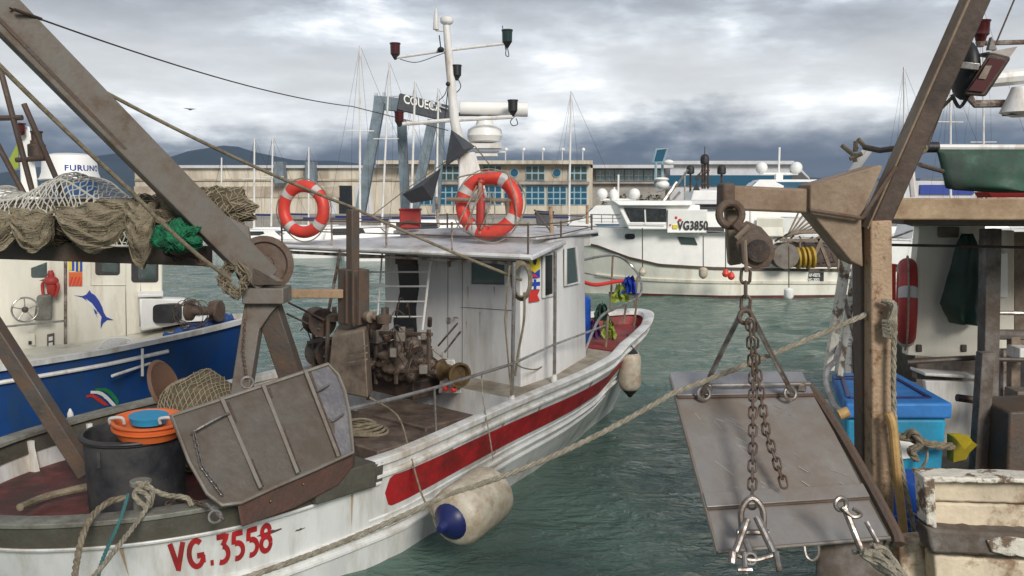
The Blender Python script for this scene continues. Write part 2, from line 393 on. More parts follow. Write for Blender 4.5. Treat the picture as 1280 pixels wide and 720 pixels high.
# ================================================================== WORLD
w = bpy.data.worlds.new('World'); C.world = w; w.use_nodes = True
nt = w.node_tree; N = nt.nodes; Lk = nt.links
bg = N['Background']; SUN_EL, SUN_ROT = math.radians(30), math.radians(158)
sky = N.new('ShaderNodeTexSky'); sky.sky_type = 'NISHITA'; sky.sun_disc = False; sky.sun_elevation = SUN_EL; sky.sun_rotation = SUN_ROT
tc = N.new('ShaderNodeTexCoord'); sep = N.new('ShaderNodeSeparateXYZ'); Lk.new(tc.outputs['Generated'], sep.inputs[0])
def math_(op, a, b=None, c=None):
    n = N.new('ShaderNodeMath'); n.operation = op
    for i, x in enumerate((a, b, c)):
        if x is None: continue
        if isinstance(x, (int, float)): n.inputs[i].default_value = x
        else: Lk.new(x, n.inputs[i])
    return n.outputs[0]
zc = math_('MAXIMUM', sep.outputs['Z'], 0.0)
den = math_('ADD', zc, .09)
cx = math_('DIVIDE', sep.outputs['X'], den); cy = math_('DIVIDE', sep.outputs['Y'], den)
cmb = N.new('ShaderNodeCombineXYZ'); Lk.new(cx, cmb.inputs[0]); Lk.new(cy, cmb.inputs[1])
def noise_(scale, det, rough, dist=0, off=(0,0,0), sc=(1,1,1)):
    mp = N.new('ShaderNodeMapping'); mp.inputs['Location'].default_value = off; mp.inputs['Scale'].default_value = sc; Lk.new(cmb.outputs[0], mp.inputs[0])
    n = N.new('ShaderNodeTexNoise'); n.inputs['Scale'].default_value = scale; n.inputs['Detail'].default_value = det; n.inputs['Roughness'].default_value = rough; n.inputs['Distortion'].default_value = dist
    Lk.new(mp.outputs[0], n.inputs['Vector']); return n.outputs['Fac']
def ramp(fac, stops):
    r = N.new('ShaderNodeValToRGB'); Lk.new(fac, r.inputs[0]); e = r.color_ramp.elements
    while len(e) < len(stops): e.new(.5)
    for k, (p, c) in zip(e, stops): k.position = p; k.color = (*c, 1) if len(c) == 3 else c
    return r.outputs[0]
big = noise_(.42, 7, .55, .25, (3.1, 1.7, 0))
sml = noise_(1.5, 8, .6, .3, (7.3, 2.2, 0))
def n3_(scale, det, off, sc=(1,1,2.2), rough=.6):
    mp = N.new('ShaderNodeMapping'); mp.inputs['Location'].default_value = off; mp.inputs['Scale'].default_value = sc; Lk.new(tc.outputs['Generated'], mp.inputs[0])
    n = N.new('ShaderNodeTexNoise'); n.inputs['Scale'].default_value = scale; n.inputs['Detail'].default_value = det; n.inputs['Roughness'].default_value = rough; n.inputs['Distortion'].default_value = .15
    Lk.new(mp.outputs[0], n.inputs['Vector']); return n.outputs['Fac']
lo3 = n3_(2.2, 5, (1.3,.4,.2)); hi3 = n3_(7, 8, (.3,4.4,.2), (1,1,2.6))
cl = math_('ADD', math_('ADD', math_('MULTIPLY', big, .38), math_('MULTIPLY', sml, .14)), math_('ADD', math_('MULTIPLY', lo3, .34), math_('MULTIPLY', hi3, .18)))
cloud = ramp(cl, [(.45, (.13,.14,.165)), (.50, (.20,.215,.245)), (.54, (.33,.355,.395)), (.575, (.56,.60,.64)), (.615, (1.03,1.03,1.01))])
# height of the cloud banks above the horizon: a slate bank low down, a pale break above it
wob = math_('ADD', math_('ADD', zc, math_('MULTIPLY', math_('SUBTRACT', hi3, .5), .08)), math_('MULTIPLY', math_('SUBTRACT', lo3, .5), .16))
bank = ramp(wob, [(.0, (1,1,1)), (.055, (1,1,1)), (.10, (0,0,0)), (1, (0,0,0))])
brk = ramp(wob, [(.055, (0,0,0)), (.10, (1,1,1)), (.14, (.9,.9,.9)), (.22, (0,0,0))])
m1 = N.new('ShaderNodeMix'); m1.data_type = 'RGBA'; Lk.new(math_('MULTIPLY', brk, .50), m1.inputs['Factor']); Lk.new(cloud, m1.inputs['A']); m1.inputs['B'].default_value = (.93,.93,.90,1)
slate = ramp(sml, [(.3, (.07,.088,.12)), (.7, (.095,.117,.155))])
m2 = N.new('ShaderNodeMix'); m2.data_type = 'RGBA'; Lk.new(bank, m2.inputs['Factor']); Lk.new(m1.outputs['Result'], m2.inputs['A']); Lk.new(slate, m2.inputs['B'])
# the clear sky behind shines a little through the cloud
m3 = N.new('ShaderNodeMix'); m3.data_type = 'RGBA'; m3.inputs['Factor'].default_value = .06
vm = N.new('ShaderNodeVectorMath'); vm.operation = 'SCALE'; vm.inputs['Scale'].default_value = 10; Lk.new(m2.outputs['Result'], vm.inputs[0])
Lk.new(vm.outputs[0], m3.inputs['A']); Lk.new(sky.outputs[0], m3.inputs['B'])
Lk.new(m3.outputs['Result'], bg.inputs[0]); bg.inputs[1].default_value = .10
sl = bpy.data.lights.new('sun', 'SUN'); sl.energy = 2.0; sl.angle = math.radians(18); sl.color = (1,.95,.88)
so = bpy.data.objects.new('sun', sl); col.objects.link(so)
so.rotation_euler = (math.radians(90)-SUN_EL, 0, math.radians(180)-SUN_ROT)
C.view_settings.view_transform = 'Standard'; C.view_settings.look = 'None'; C.view_settings.gamma = 1; C.view_settings.use_curve_mapping = False
C.view_settings.exposure = 0.47
cam = bpy.data.cameras.new('camera'); co = bpy.data.objects.new('camera', cam); col.objects.link(co)
co.location = (0, 0, H); co.rotation_euler = (math.radians(90)-PT, 0, 0); cam.lens = 36*F/1280; cam.sensor_width = 36; cam.clip_end = 20000; cam.clip_start = .05
C.camera = co

# ================================================================== SETTING
wm = bpy.data.materials.new('harbour_water'); wm.use_nodes = True; n_ = wm.node_tree.nodes; l_ = wm.node_tree.links; b = n_['Principled BSDF']
b.inputs['Base Color'].default_value = (.10,.168,.136,1); b.inputs['Roughness'].default_value = .09; b.inputs['IOR'].default_value = 1.33; b.inputs['Specular IOR Level'].default_value = .5
t_ = n_.new('ShaderNodeTexCoord'); h = []
for sc, st, xs in ((.8, .09, (1,1.8,1)), (2.6, .050, (1,2.1,1)), (8, .011, (1,1.6,1))):
    mp = n_.new('ShaderNodeMapping'); mp.inputs['Scale'].default_value = xs; mp.inputs['Rotation'].default_value = (0,0,.25); l_.new(t_.outputs['Object'], mp.inputs[0])
    q = n_.new('ShaderNodeTexNoise'); q.inputs['Scale'].default_value = sc; q.inputs['Detail'].default_value = 4; q.inputs['Roughness'].default_value = .55; q.inputs['Distortion'].default_value = .8; l_.new(mp.outputs[0], q.inputs[0])
    mm = n_.new('ShaderNodeMath'); mm.operation = 'MULTIPLY'; mm.inputs[1].default_value = st; l_.new(q.outputs['Fac'], mm.inputs[0]); h.append(mm.outputs[0])
a1 = n_.new('ShaderNodeMath'); l_.new(h[0], a1.inputs[0]); l_.new(h[1], a1.inputs[1]); a2 = n_.new('ShaderNodeMath'); l_.new(a1.outputs[0], a2.inputs[0]); l_.new(h[2], a2.inputs[1])
bp = n_.new('ShaderNodeBump'); bp.inputs['Strength'].default_value = 1; bp.inputs['Distance'].default_value = 2.6; l_.new(a2.outputs[0], bp.inputs['Height']); l_.new(bp.outputs[0], b.inputs['Normal'])
mb = MB(); xs = [-3400,-600,-60]+[-30+i*.25 for i in range(241)]+[60,600,3400]; ys = [-200,-5]+[3+i*.2 for i in range(200)]+[50,100,400,2000,2600]
def wz(x, y):
    if abs(x) > 30 or y > 43 or y < 2.9: return 0
    return .05*noise.noise(V((x*.6, y*1.2, 0)))+.035*noise.noise(V((x*1.6+5, y*3.0, 3)))
nx = len(xs); mb.v = [V((x, y, wz(x, y))) for y in ys for x in xs]
mb.f = [(j*nx+i, j*nx+i+1, (j+1)*nx+i+1, (j+1)*nx+i) for j in range(len(ys)-1) for i in range(nx-1)]
struct(mb.build('water', wm, sm=180))
mb = MB(); mb.box((0, 1050, .3), (6000, 1920, 1.4)); struct(mb.build('quay', 'greyc'))
def hills(name, prof, Y, depth):             # ridge from a profile of (px, py)
    mb = MB(); n = 90; cols = []
    for i in range(n+1):
        px = prof[0][0]+(prof[-1][0]-prof[0][0])*i/n
        for (a, x), (b_, y) in zip(prof, prof[1:]):
            if a <= px <= b_: py = x+(y-x)*(px-a)/(b_-a)
        t = P(px, py, Y); cols.append((t.x, t.z+noise.noise(V((px*.05, 1, 2)))*6))
    m = 8
    for k in range(m+1):
        f = k/m
        for i, (x, z) in enumerate(cols):
            mb.v.append(V((x+noise.noise(V((i*.3, k, 0)))*30, Y+depth*(f-1)+noise.noise(V((i*.25, k*.7, 5)))*depth*.12, -4+(z+4)*f**.8)))
    for k in range(m):
        for i in range(n): mb.f.append((k*(n+1)+i, k*(n+1)+i+1, (k+1)*(n+1)+i+1, (k+1)*(n+1)+i))
    struct(mb.build(name, 'hill', sm=180))
hills('hills', [(-220,232),(-100,214),(0,221),(60,212),(110,196),(150,190),(190,201),(230,193),(258,183),(290,180),(318,190),(360,198),(410,201),(470,207),(560,212),(700,218),(900,222),(1500,225),(1900,228)], 2500, 700)

hz = bpy.data.materials.new('sea_haze'); hz.use_nodes = True; hn = hz.node_tree.nodes
for q in list(hn):
    if q.type != 'OUTPUT_MATERIAL': hn.remove(q)
pv = hn.new('ShaderNodeVolumePrincipled'); pv.inputs['Color'].default_value = (.34,.54,.95,1); pv.inputs['Density'].default_value = .0001; pv.inputs['Anisotropy'].default_value = 0
hz.node_tree.links.new(pv.outputs[0], hn['Material Output'].inputs['Volume'])
ho = MB().box((0, 1195, 89), (7000, 2900, 190)).build('haze', hz); ho['kind'] = 'stuff'
# ================================================================== BACKGROUND BUILDINGS
CY = 120
def W(px, py, Y=CY): return P(px, py, Y)
def wallrect(mb, x0, y0, x1, y1, Y, th=.3):  # upright slab between pixel corners, front face at Y
    a = P(x0, y1, Y); c = P(x1, y0, Y); return mb.box(((a.x+c.x)/2, Y+th/2, (a.z+c.z)/2), (c.x-a.x, th, c.z-a.z))
def hbld(name, label, x0, ytop, x1, Y, depth, m, zb=1.0):
    t = thing(name, label, 'building', (P((x0+x1)/2, 300, Y).x, Y, zb))
    a = P(x0, ytop, Y); c = P(x1, ytop, Y)
    mb = MB().box(((a.x+c.x)/2, Y+depth/2, (zb+a.z)/2), (c.x-a.x, depth, a.z-zb)); mb.build('wall', m, t); return t
t = hbld('warehouse', 'long low cream warehouse with dark doorway and pale roof edge behind the masts', 168, 210, 524, CY, 25, 'cream')
mb = MB(); wallrect(mb, 165, 206.5, 524, 210, CY-.6, 27); mb.build('roof', 'shed', t)
mb = MB(); wallrect(mb, 168, 223.5, 524, 226, CY-.25, .3); mb.build('ledge', 'creamd', t)
mb = MB(); wallrect(mb, 168, 233, 424, 247, CY-.15, .2); mb.build('wall_band', 'creamd', t)
mb = MB(); wallrect(mb, 424, 232, 440, 272, CY-.1, .2); mb.build('door', 'glass', t)
for a in (400, 444):
    mb = MB(); wallrect(mb, a, 232.5, a+20, 268, CY-.14, .2); mb.build('door_panel', 'shed', t)
for a in (343, 382):
    mb = MB(); wallrect(mb, a, 202, a+11, 229, CY-2, 2); mb.build('roof_duct', 'lift', t)
t = hbld('office_building', 'cream two storey office block with blue gridded windows and round portholes', 524, 203.5, 741, CY-1, 26, 'cream')
mb = MB(); wallrect(mb, 470, 200.5, 741, 205, CY-2.6, 29); mb.build('roof', 'cream', t)
mb = MB(); wallrect(mb, 524, 205.5, 734, 226.5, CY-1.12, .2); mb.build('upper_wall', 'creamd', t)
mb = MB(); wallrect(mb, 524, 226.8, 737, 230.5, CY-1.8, 1); mb.build('balcony_ledge', 'greyc', t)
def gridwin(t, x0, y0, x1, y1, nx_, ny_, Y, g='bglass', fr='teal'):
    mb = MB(); wallrect(mb, x0, y0, x1, y1, Y-.15, .2); f = mb.build('window', fr, t); mb = MB(); gx = (x1-x0)/nx_; gy = (y1-y0)/ny_
    for i in range(nx_):
        for j in range(ny_): wallrect(mb, x0+gx*(i+.10), y0+gy*(j+.10), x0+gx*(i+.90), y0+gy*(j+.90), Y-.19, .06)
    mb.build('pane', g, f)
for x0 in (550, 603, 657, 710): gridwin(t, x0, 207, x0+24, 225.5, 3, 2, CY-1.15, 'gglass')
for x0 in (522, 549, 576, 603, 630, 657, 684, 710): gridwin(t, x0, 232.5, x0+24, 256, 3, 3, CY-1)
for x0 in (590, 643, 696):
    c = P(x0, 216, CY-1.2); mb = MB().cyl((c.x, CY-1.3, c.z), (c.x, CY-1.1, c.z), .62, 20); f = mb.build('round_window', 'teal', t)
    MB().cyl((c.x, CY-1.36, c.z), (c.x, CY-1.2, c.z), .5, 20).build('pane', 'bglass', f)
t = hbld('annexe_building', 'low grey annexe with a strip of green windows right of the office block', 741, 210, 832, CY+2, 22, 'greyc')
mb = MB(); wallrect(mb, 738, 206, 842, 210, CY-1, 25); mb.build('roof', 'shed', t)
for i in range(7): gridwin(t, 745+i*12, 212.5, 755.5+i*12, 226, 2, 2, CY+2, 'pglass', 'shed')
mb = MB(); wallrect(mb, 741, 227.5, 832, 229.5, CY+1.2, .8); mb.build('ledge', 'greyc', t)
t = hbld('boat_shed', 'long white roofed boat shed behind the black radar domes', 838, 202, 988, CY+12, 30, 'shed')
mb = MB(); wallrect(mb, 836, 219, 990, 232, CY+11.6, .4); mb.build('window_band', 'bglass', t)
mb = MB(); a = P(834, 201, CY+11); c = P(992, 201, CY+11); d = P(1012, 222, CY+11)
mb.prism([a, c, d, V((d.x, d.y, d.z-.3)), V((c.x, c.y, c.z-.5)), V((a.x, a.y, a.z-.5))], (0, 30, 0)); mb.build('roof', 'shed', t)
t = hbld('harbour_office', 'low white harbour building with a dark blue window strip under the green tarpaulin', 1108, 226, 1222, 130, 20, 'shed')
mb = MB(); wallrect(mb, 1150, 231, 1218, 243, 129.7, .3); mb.build('window_band', 'funny', t)
t = hbld('distant_warehouse', 'pale warehouse on the far right of the quay beyond the right-hand boat', 1236, 222, 1420, 135, 20, 'cream')
mb = MB(); wallrect(mb, 1234, 219.5, 1424, 223, 134, 22); mb.build('roof', 'shed', t)
# small hedge on the annexe quay
mb = MB(); rnd = random.Random(3)
for i in range(900):
    px = rnd.uniform(752, 832); a = P(px, 250, 112); hh = 2.3+1.1*noise.noise(V((px*.12, 0, 0)))+.7*noise.noise(V((px*.5, 2, 0)))
    c = V((a.x, 112+rnd.uniform(-.7,.7), 1+rnd.uniform(0, hh))); r = rnd.uniform(.1,.26); d = V((rnd.uniform(-1,1), rnd.uniform(-1,1), rnd.uniform(-1,1))).normalized(); e, g = frame(d)
    mb.add([c-e*r, c+g*r*.5, c+e*r, c-g*r*.5], [(0,1,2,3)])
o = one(mb, 'hedge', mat('hedge_leaves', (.05,.07,.035), .8, bump=0, var=.4), 'dark green hedge along the foot of the grey annexe', 'hedge')
# roof lamps
lampt = None
lx = [631, 655, 682, 709, 737]; ln = ['leftmost', 'second from the left', 'middle one', 'fourth from the left', 'rightmost']
for k, px in enumerate(lx):
    a = P(px, 201, 112); loc = V((a.x, CY+3, P(px, 201, CY-2).z))
    lab = 'small white lamp on the office roof, '+ln[k]+' of the five'
    if lampt is None:
        lampt = thing('roof_lamp', lab, 'lamp', loc, 'lamps along the office roof')
        MB().cyl(loc, loc+V((0,0,1.6)), .09, 8).build('post', 'shed', lampt)
        MB().sphere(loc+V((.1,0,1.75)), .24, 10, 8).build('lamp_head', 'whiteclean', lampt)
    else: dup(lampt, loc, lab)

# travel lift with lettering
t = thing('travel_lift', 'tall blue grey boat lift with raised white letters along its beam', 'crane', (P(490, 270, 85).x, 85, 1))
def Q(px, py, Y=85): return P(px, py, Y)
def leg(x0, y0, x1, y1, Y, w_=.8, nm='leg'): MB().bar(P(x0, y0, Y), P(x1, y1, Y), w_, w_, (0,1,0)).build(nm, 'lift', t)
leg(475, 128, 450, 268, 84, .95); leg(502, 150, 507, 262, 90, .9); leg(541, 150, 516, 268, 84.6, .9); leg(552, 140, 545, 266, 91, .8)
MB().bar(Q(468, 128), Q(506, 132), 1.1, 1.2, (0,0,1)).build('cross_beam', 'lift', t)
bmp = (Q(498, 127, 84.4), Q(562, 143, 85.8)); MB().bar(bmp[0], bmp[1], .8, 1.5).build('main_beam', 'skin', t)
d = (bmp[1]-bmp[0]); ux = d.normalized()
tm = textmesh('COUECA', 1.12, lambda x, y: bmp[0]+ux*(.55+x*.80)+V((0,-.48,-.02+y)), .022, spacing=1.0)
tm.build('letters', 'whiteclean', t)
mb = MB()
for k in range(9): mb.box(Q(470+k*10, 119+k*1.6, 85), (.25,.5,.7 if k % 2 else .35))
mb.tube([Q(470,121), Q(500,120), Q(560,136)], .06, 6); mb.build('top_rail', 'shed', t)

# ================================================================== BACKGROUND BOATS
OUT12 = [(0,0),(.15,.22),(.7,.62),(1.5,1.0),(3,1.5),(5,1.85),(7,1.95),(9,1.9),(11,1.7),(11.7,1.5),(11.9,.9),(12,0)]
def scaled(o, kx, ky): return [(a*kx, b*ky) for a, b in o]
def hull_parts(t, Hh, m, zs=None, n=14, gun=None, gm='white', drops=None):
    mb = MB(); ds = [i/n for i in range(n+1)]
    Hh.shell(mb, ds, 1); Hh.shell(mb, ds, -1); h = mb.build('hull', m, t, sm=50)
    if gun:
        mb = MB(); e = len(Hh.o)-1
        for s in (1,-1): Hh.strip(mb, 0, e, [(gun, 0), (gun, .07), (-gun*.8, .07), (-gun*.8, 0)], s)
        mb.build('gunwale', gm, t)
    return h
def motorboat(px, wl, Y, length, heading, label, kind='cabin', hm='whiteclean', flip=0):
    a = PZ(px, wl, 0) if wl else P(px, 300, Y); c = V((a.x, Y, 0))
    hd = math.radians(heading); U = V((math.sin(hd), math.cos(hd), 0)); R = V((math.cos(hd), -math.sin(hd), 0)); L_ = length
    t = thing('motorboat' if kind != 'yacht' else 'motor_yacht', label, 'boat', c, 'boats moored along the far quay')
    k = L_/12; tip = c+U*L_/2; hh = Hull((tip.x, tip.y), heading, scaled(OUT12, k, k*1.05), [(0,1.75*k),(4*k,1.5*k),(12*k,1.25*k)], rake=1.2*k, srake=.2*k, smid=6*k)
    hull_parts(t, hh, hm, n=6, gun=.05*k, gm='whiteclean')
    mb = MB(); hh.deck(mb, .3*k, 11.8*k, lambda S: hh.zg(S)-.08*k, n=10); mb.build('deck', 'whiteclean', t)
    def tier(s0, s1, w_, z0, z1, rk, nm):
        b = [hh.l(s0-rk*0, -w_, z0), hh.l(s0, w_, z0), hh.l(s1, w_, z0), hh.l(s1, -w_, z0), hh.l(s0+rk, -w_*.88, z1), hh.l(s0+rk, w_*.88, z1), hh.l(s1-rk*.2, w_*.88, z1), hh.l(s1-rk*.2, -w_*.88, z1)]
        o = MB().hexa(b).build(nm, 'whiteclean', t, bev=.05*k)
        mb = MB(); zz0, zz1 = z0+(z1-z0)*.42, z0+(z1-z0)*.86
        b = [hh.l(s0+rk*.42-.03, -w_*.93, zz0), hh.l(s0+rk*.42-.03, w_*.93, zz0), hh.l(s1-rk*.1-.5*k, w_*.965, zz0), hh.l(s1-rk*.1-.5*k, -w_*.965, zz0),
             hh.l(s0+rk*.82-.03, -w_*.88, zz1), hh.l(s0+rk*.82-.03, w_*.88, zz1), hh.l(s1-rk*.1-.5*k, w_*.925, zz1), hh.l(s1-rk*.1-.5*k, -w_*.925, zz1)]
        mb.hexa(b); mb.build('window', 'glass' if kind != 'yacht' else 'bglass', o)
    tier(3.2*k, 9*k, 1.35*k, 1.35*k, 2.55*k, 1.3*k, 'cabin')
    if kind == 'yacht':
        tier(4.8*k, 9.4*k, 1.25*k, 2.5*k, 3.5*k, 1.1*k, 'upper_cabin')
        MB().box(hh.l(7.2*k, 0, 3.6*k), (.4*k, .4*k, .5*k)).sphere(hh.l(6.2*k, 0, 4.2*k), .36*k, 12, 8).sphere(hh.l(8.2*k, 0, 4.2*k), .36*k, 12, 8).tube([hh.l(6.1*k, 0, 3.85*k), hh.l(8.3*k, 0, 3.85*k)], .08*k, 6).tube([hh.l(7.2*k,0,3.8*k), hh.l(7.2*k,0,5.4*k)], .06*k, 6).build('radar_mast', 'whiteclean', t)
    elif kind == 'rail':
        mb = MB(); mb.tube([hh.l(.2*k, 0, 2.2*k), hh.l(1.6*k, .9*k, 2.1*k), hh.l(3.4*k, 1.4*k, 2.1*k)], .03, 5); mb.tube([hh.l(.2*k, 0, 2.2*k), hh.l(1.6*k, -.9*k, 2.1*k), hh.l(3.4*k, -1.4*k, 2.1*k)], .03, 5); mb.build('bow_rail', 'chrome', t)
    return t
def sailboat(px, Y, top, label, L_=10, heading=80, spread=1, x2=None):
    c = P(px, 300, Y); c.z = 0; hd = math.radians(heading); k = L_/12
    t = thing('sailboat', label, 'sailboat', c, 'sailing boats along the far quay')
    U = V((math.sin(hd), math.cos(hd), 0)); tip = c+U*L_*.45
    hh = Hull((tip.x, tip.y), heading, scaled(OUT12, k, k*.85), [(0,1.35*k),(12*k,1.1*k)], rake=1.0*k, srake=.5*k, smid=5*k)
    hull_parts(t, hh, 'whiteclean', n=5, gun=.05, gm='whiteclean')
    mb = MB(); hh.deck(mb, .3*k, 11.8*k, lambda S: hh.zg(S)-.05, n=8); mb.build('deck', 'whiteclean', t)
    MB().hexa([hh.l(3.5*k,-.8*k,1.1*k), hh.l(3.5*k,.8*k,1.1*k), hh.l(8*k,.8*k,1.1*k), hh.l(8*k,-.8*k,1.1*k), hh.l(4.3*k,-.6*k,1.6*k), hh.l(4.3*k,.6*k,1.6*k), hh.l(7.9*k,.6*k,1.6*k), hh.l(7.9*k,-.6*k,1.6*k)]).build('cabin', 'whiteclean', t)
    tp = P(px, top, Y); x_ = P(x2, 285, Y).x if x2 else c.x; ft = V((x_, Y, 1)); MB().cyl(ft, tp, .085, 8, .06).build('mast', 'mastw', t)
    mb = MB()
    for f in ((.55,) if spread == 1 else (.4,.7)):
        q = ft.lerp(tp, f); mb.tube([q-U*.9, q+U*.9], .035, 5)
    if spread: mb.build('spreader', 'mastw', t)
    mb = MB()
    for e in (-1, 1): mb.tube([tp, ft.lerp(tp,.55)+U*.5*e, ft+U*e*.6], .008, 4)
    mb.tube([tp, V((tip.x, tip.y, 1.3*k))], .009, 4); mb.tube([tp, V((c.x-U.x*L_*.2, c.y-U.y*L_*.2, 1.2))], .007, 4); mb.build('rigging', 'blackm', t)
    MB().tube([ft+V((0,0,.9)), ft+V((0,0,.95))-U*L_*.33], .09, 6).build('boom', 'navy', t)
    return t
sailboat(450, 58, 57, 'sailing boat with the tallest thin white mast, left of the boat lift', 11, 80)
sailboat(487, 62, 78, 'sailing boat whose white mast crosses the left leg of the boat lift', 10, 95, x2=477)
sailboat(519, 55, 102, 'sailing boat with a plain white mast just right of the lift beam start', 9, 85, 0, x2=513)
sailboat(548, 60, 110, 'sailing boat with a white mast hidden under the radar bar', 9, 85, 0, x2=545)
sailboat(318, 66, 173, 'small sailing boat with a short white mast left of the aft lifebuoy', 7, 95)
sailboat(341, 70, 170, 'small sailing boat with a short mast close to the aft lifebuoy', 7, 85, x2=339)
sailboat(386, 72, 184, 'smallest sailing boat with a stubby mast above the aft lifebuoy', 6, 85, 0)
sailboat(277, 74, 197, 'sailing boat with a faint thin mast in front of the warehouse near the gantry', 6, 80, 0)
sailboat(714, 62, 114, 'sailing boat with a very tall thin mast before the office windows', 10, 80, 0, x2=711)
sailboat(1130, 60, 84, 'sailing boat with a thin mast right of the rusty gantry joint', 10, 85, 0)
sailboat(1188, 58, 92, 'sailing boat with a tall mast behind the green tarpaulin', 10, 80, 2)
sailboat(1229, 64, 10, 'sailing boat with a tall two spreader mast by the floodlight', 11, 95, 2)
motorboat(400, None, 52, 8, 85, 'low white motorboat seen through the aft lifebuoy', 'rail')
motorboat(450, None, 50, 8, 78, 'white motorboat with dark windows left of the brown post', 'cabin')
motorboat(330, None, 56, 6, 88, 'small white motorboat at the foot of the short masts', 'rail')
motorboat(540, None, 48, 10, 80, 'white motorboat behind the red fuel box on the roof', 'cabin')
motorboat(585, None, 54, 8, 100, 'white motorboat seen through the orange lifebuoy by the mast', 'rail')
motorboat(675, None, 56, 7, -15, 'small white cruiser seen bow on beside the wheelhouse roof', 'cabin')
motorboat(706, None, 58, 7, -20, 'small white cruiser second from the wheelhouse roof', 'cabin')
motorboat(748, None, 46, 10, -80, 'white flybridge cruiser behind the bow of the big white boat', 'yacht')
motorboat(945, None, 70, 16, -84, 'large white motor yacht with blue windows and twin white domes', 'yacht')
motorboat(1175, None, 50, 9, 85, 'grey white motorboat seen between the rusty post and the cabin wall', 'cabin')

# ---- radar arch cluster on a boat behind (black domes)
t = thing('patrol_boat', 'white work boat with black radar domes and tilted blue glass screen behind the trawler', 'boat', (P(880, 300, 38).x, 38, 0))
hh = Hull((P(800,300,38).x, 38.4), -88, scaled(OUT12, .95, .9), [(0,2.0),(12,1.6)], rake=1, smid=6); hull_parts(t, hh, 'whiteclean', n=6, gun=.05)
mb = MB(); hh.deck(mb, .2, 11, lambda S: hh.zg(S)-.06); mb.build('deck', 'whiteclean', t)
a, c = P(845, 270, 38), P(905, 238, 38); MB().hexa([V((a.x,37.2,1.6)), V((c.x+.5,37.2,1.6)), V((c.x+.5,39,1.6)), V((a.x,39,1.6)), V((a.x+.6,37.3,c.z)), V((c.x,37.3,c.z)), V((c.x,38.9,c.z)), V((a.x+.6,38.9,c.z))]).build('cabin', 'whiteclean', t, bev=.05)
for nm, cx_, cy_, r in (('dome', 881, 199, 5.5), ('dome', 863, 212, 5), ('dome', 902, 212, 5.5)):
    p = P(cx_, cy_, 38); rr = r*38/F; MB().lathe(p-V((0,0,rr*1.1)), (0,0,1), [(rr*.75,0),(rr,rr*.3),(rr,rr*1.3),(rr*.85,rr*1.8),(rr*.5,rr*2.15),(.01,rr*2.25)], 16).build('radar_dome', 'black', t)
mb = MB()
for x_, y0, y1 in ((881, 204, 236), (878,206,236), (863,216,240), (902,217,246), (885, 204, 236)): mb.tube([P(x_, y0, 38), P(x_, y1, 38)], .05, 6)
for y_ in (213, 222, 230): mb.tube([P(876, y_, 38), P(887, y_, 38)], .04, 6)
mb.tube([P(881,196,38), P(881,183,38)], .02, 5); mb.tube([P(872,222,38), P(886,214,38)], .04, 5); mb.build('radar_post', 'blackm', t)
p = [P(816,203,38), P(820,187,38), P(834,186,38), P(829,203,38)]; MB().prism(p, (0,.12,0)).build('screen', 'bglass', t)
MB().tube([p[0],p[1],p[2],p[3]], .06, 6, closed=True).tube([P(820,203,38),P(819,232,38)], .06, 6).tube([P(828,203,38),P(828,232,38)], .06, 6).build('screen_frame', 'teal', t)
for x_, y_, rr_ in ((828,231,(.30,.3,.2)),(836,203,(.22,.2,.12)),(827,224,(.32,.3,.09))): MB().sphere(P(x_,y_,37.6), rr_, 14, 8).build('white_dome', 'whiteclean', t)

# ================================================================== VG3850 BOAT
bx = P(700, 340, 30.2).x
t = thing('trawler', 'long white trawler moored across the basin with black windows and small pink buoys', 'fishing boat', (P(900,370,29.5).x, 29.5, 0))
O2 = [(0,0),(.2,.35),(.8,.85),(1.6,1.25),(3,1.7),(5,1.95),(8,2.0),(11,1.9),(11.9,1.6),(12.2,.9),(12.3,0)]
T2 = Hull((bx, 31.0), -93.5, O2, [(0,1.95),(1.2,1.72),(2.2,1.35),(3.2,1.12),(5,1.02),(8,.95),(12.3,.92)], rake=.9, srake=.3, kb=.35, km=.97, smid=5)
hull_parts(t, T2, 'whiteclean2', n=9)
# hull side nearest the camera = port side of a boat heading left -> side -1
e = len(T2.o)-1
mb = MB(); [T2.strip(mb, 0, e, [(.05,-.02),(.05,.07),(-.06,.07),(-.06,-.02)], s) for s in (1,-1)]; mb.build('rub_rail', 'steeld', t)
def zstrip(H_, mb, i0, i1, z0, z1, out, s_, n=60, slope=0):
    vs = []
    for k in range(n+1):
        i = i0+(i1-i0)*k/n; zt = H_.pt(i, 0, s_).z; f = 1-k/n
        for z, o_ in ((z1, out), (z0, out), (z0, -.05), (z1, -.05)): vs.append(H_.pt(i, zt-z-slope*f*f, s_, o_))
    mb.add(vs, [(k*4+j, k*4+(j+1) % 4, (k+1)*4+(j+1) % 4, (k+1)*4+j) for k in range(n) for j in range(4)]+[(0,1,2,3),(n*4+3,n*4+2,n*4+1,n*4)])
mb = MB(); [zstrip(T2, mb, T2.idx(.8), e, .40, .49, .055, s, 60, .22) for s in (1,-1)]; mb.build('lower_rub_rail', 'creamp', t)
mb = MB(); [zstrip(T2, mb, T2.idx(.95), e, -.1, .07, .012, s) for s in (1,-1)]; mb.build('boot_topping', 'stern_red', t)
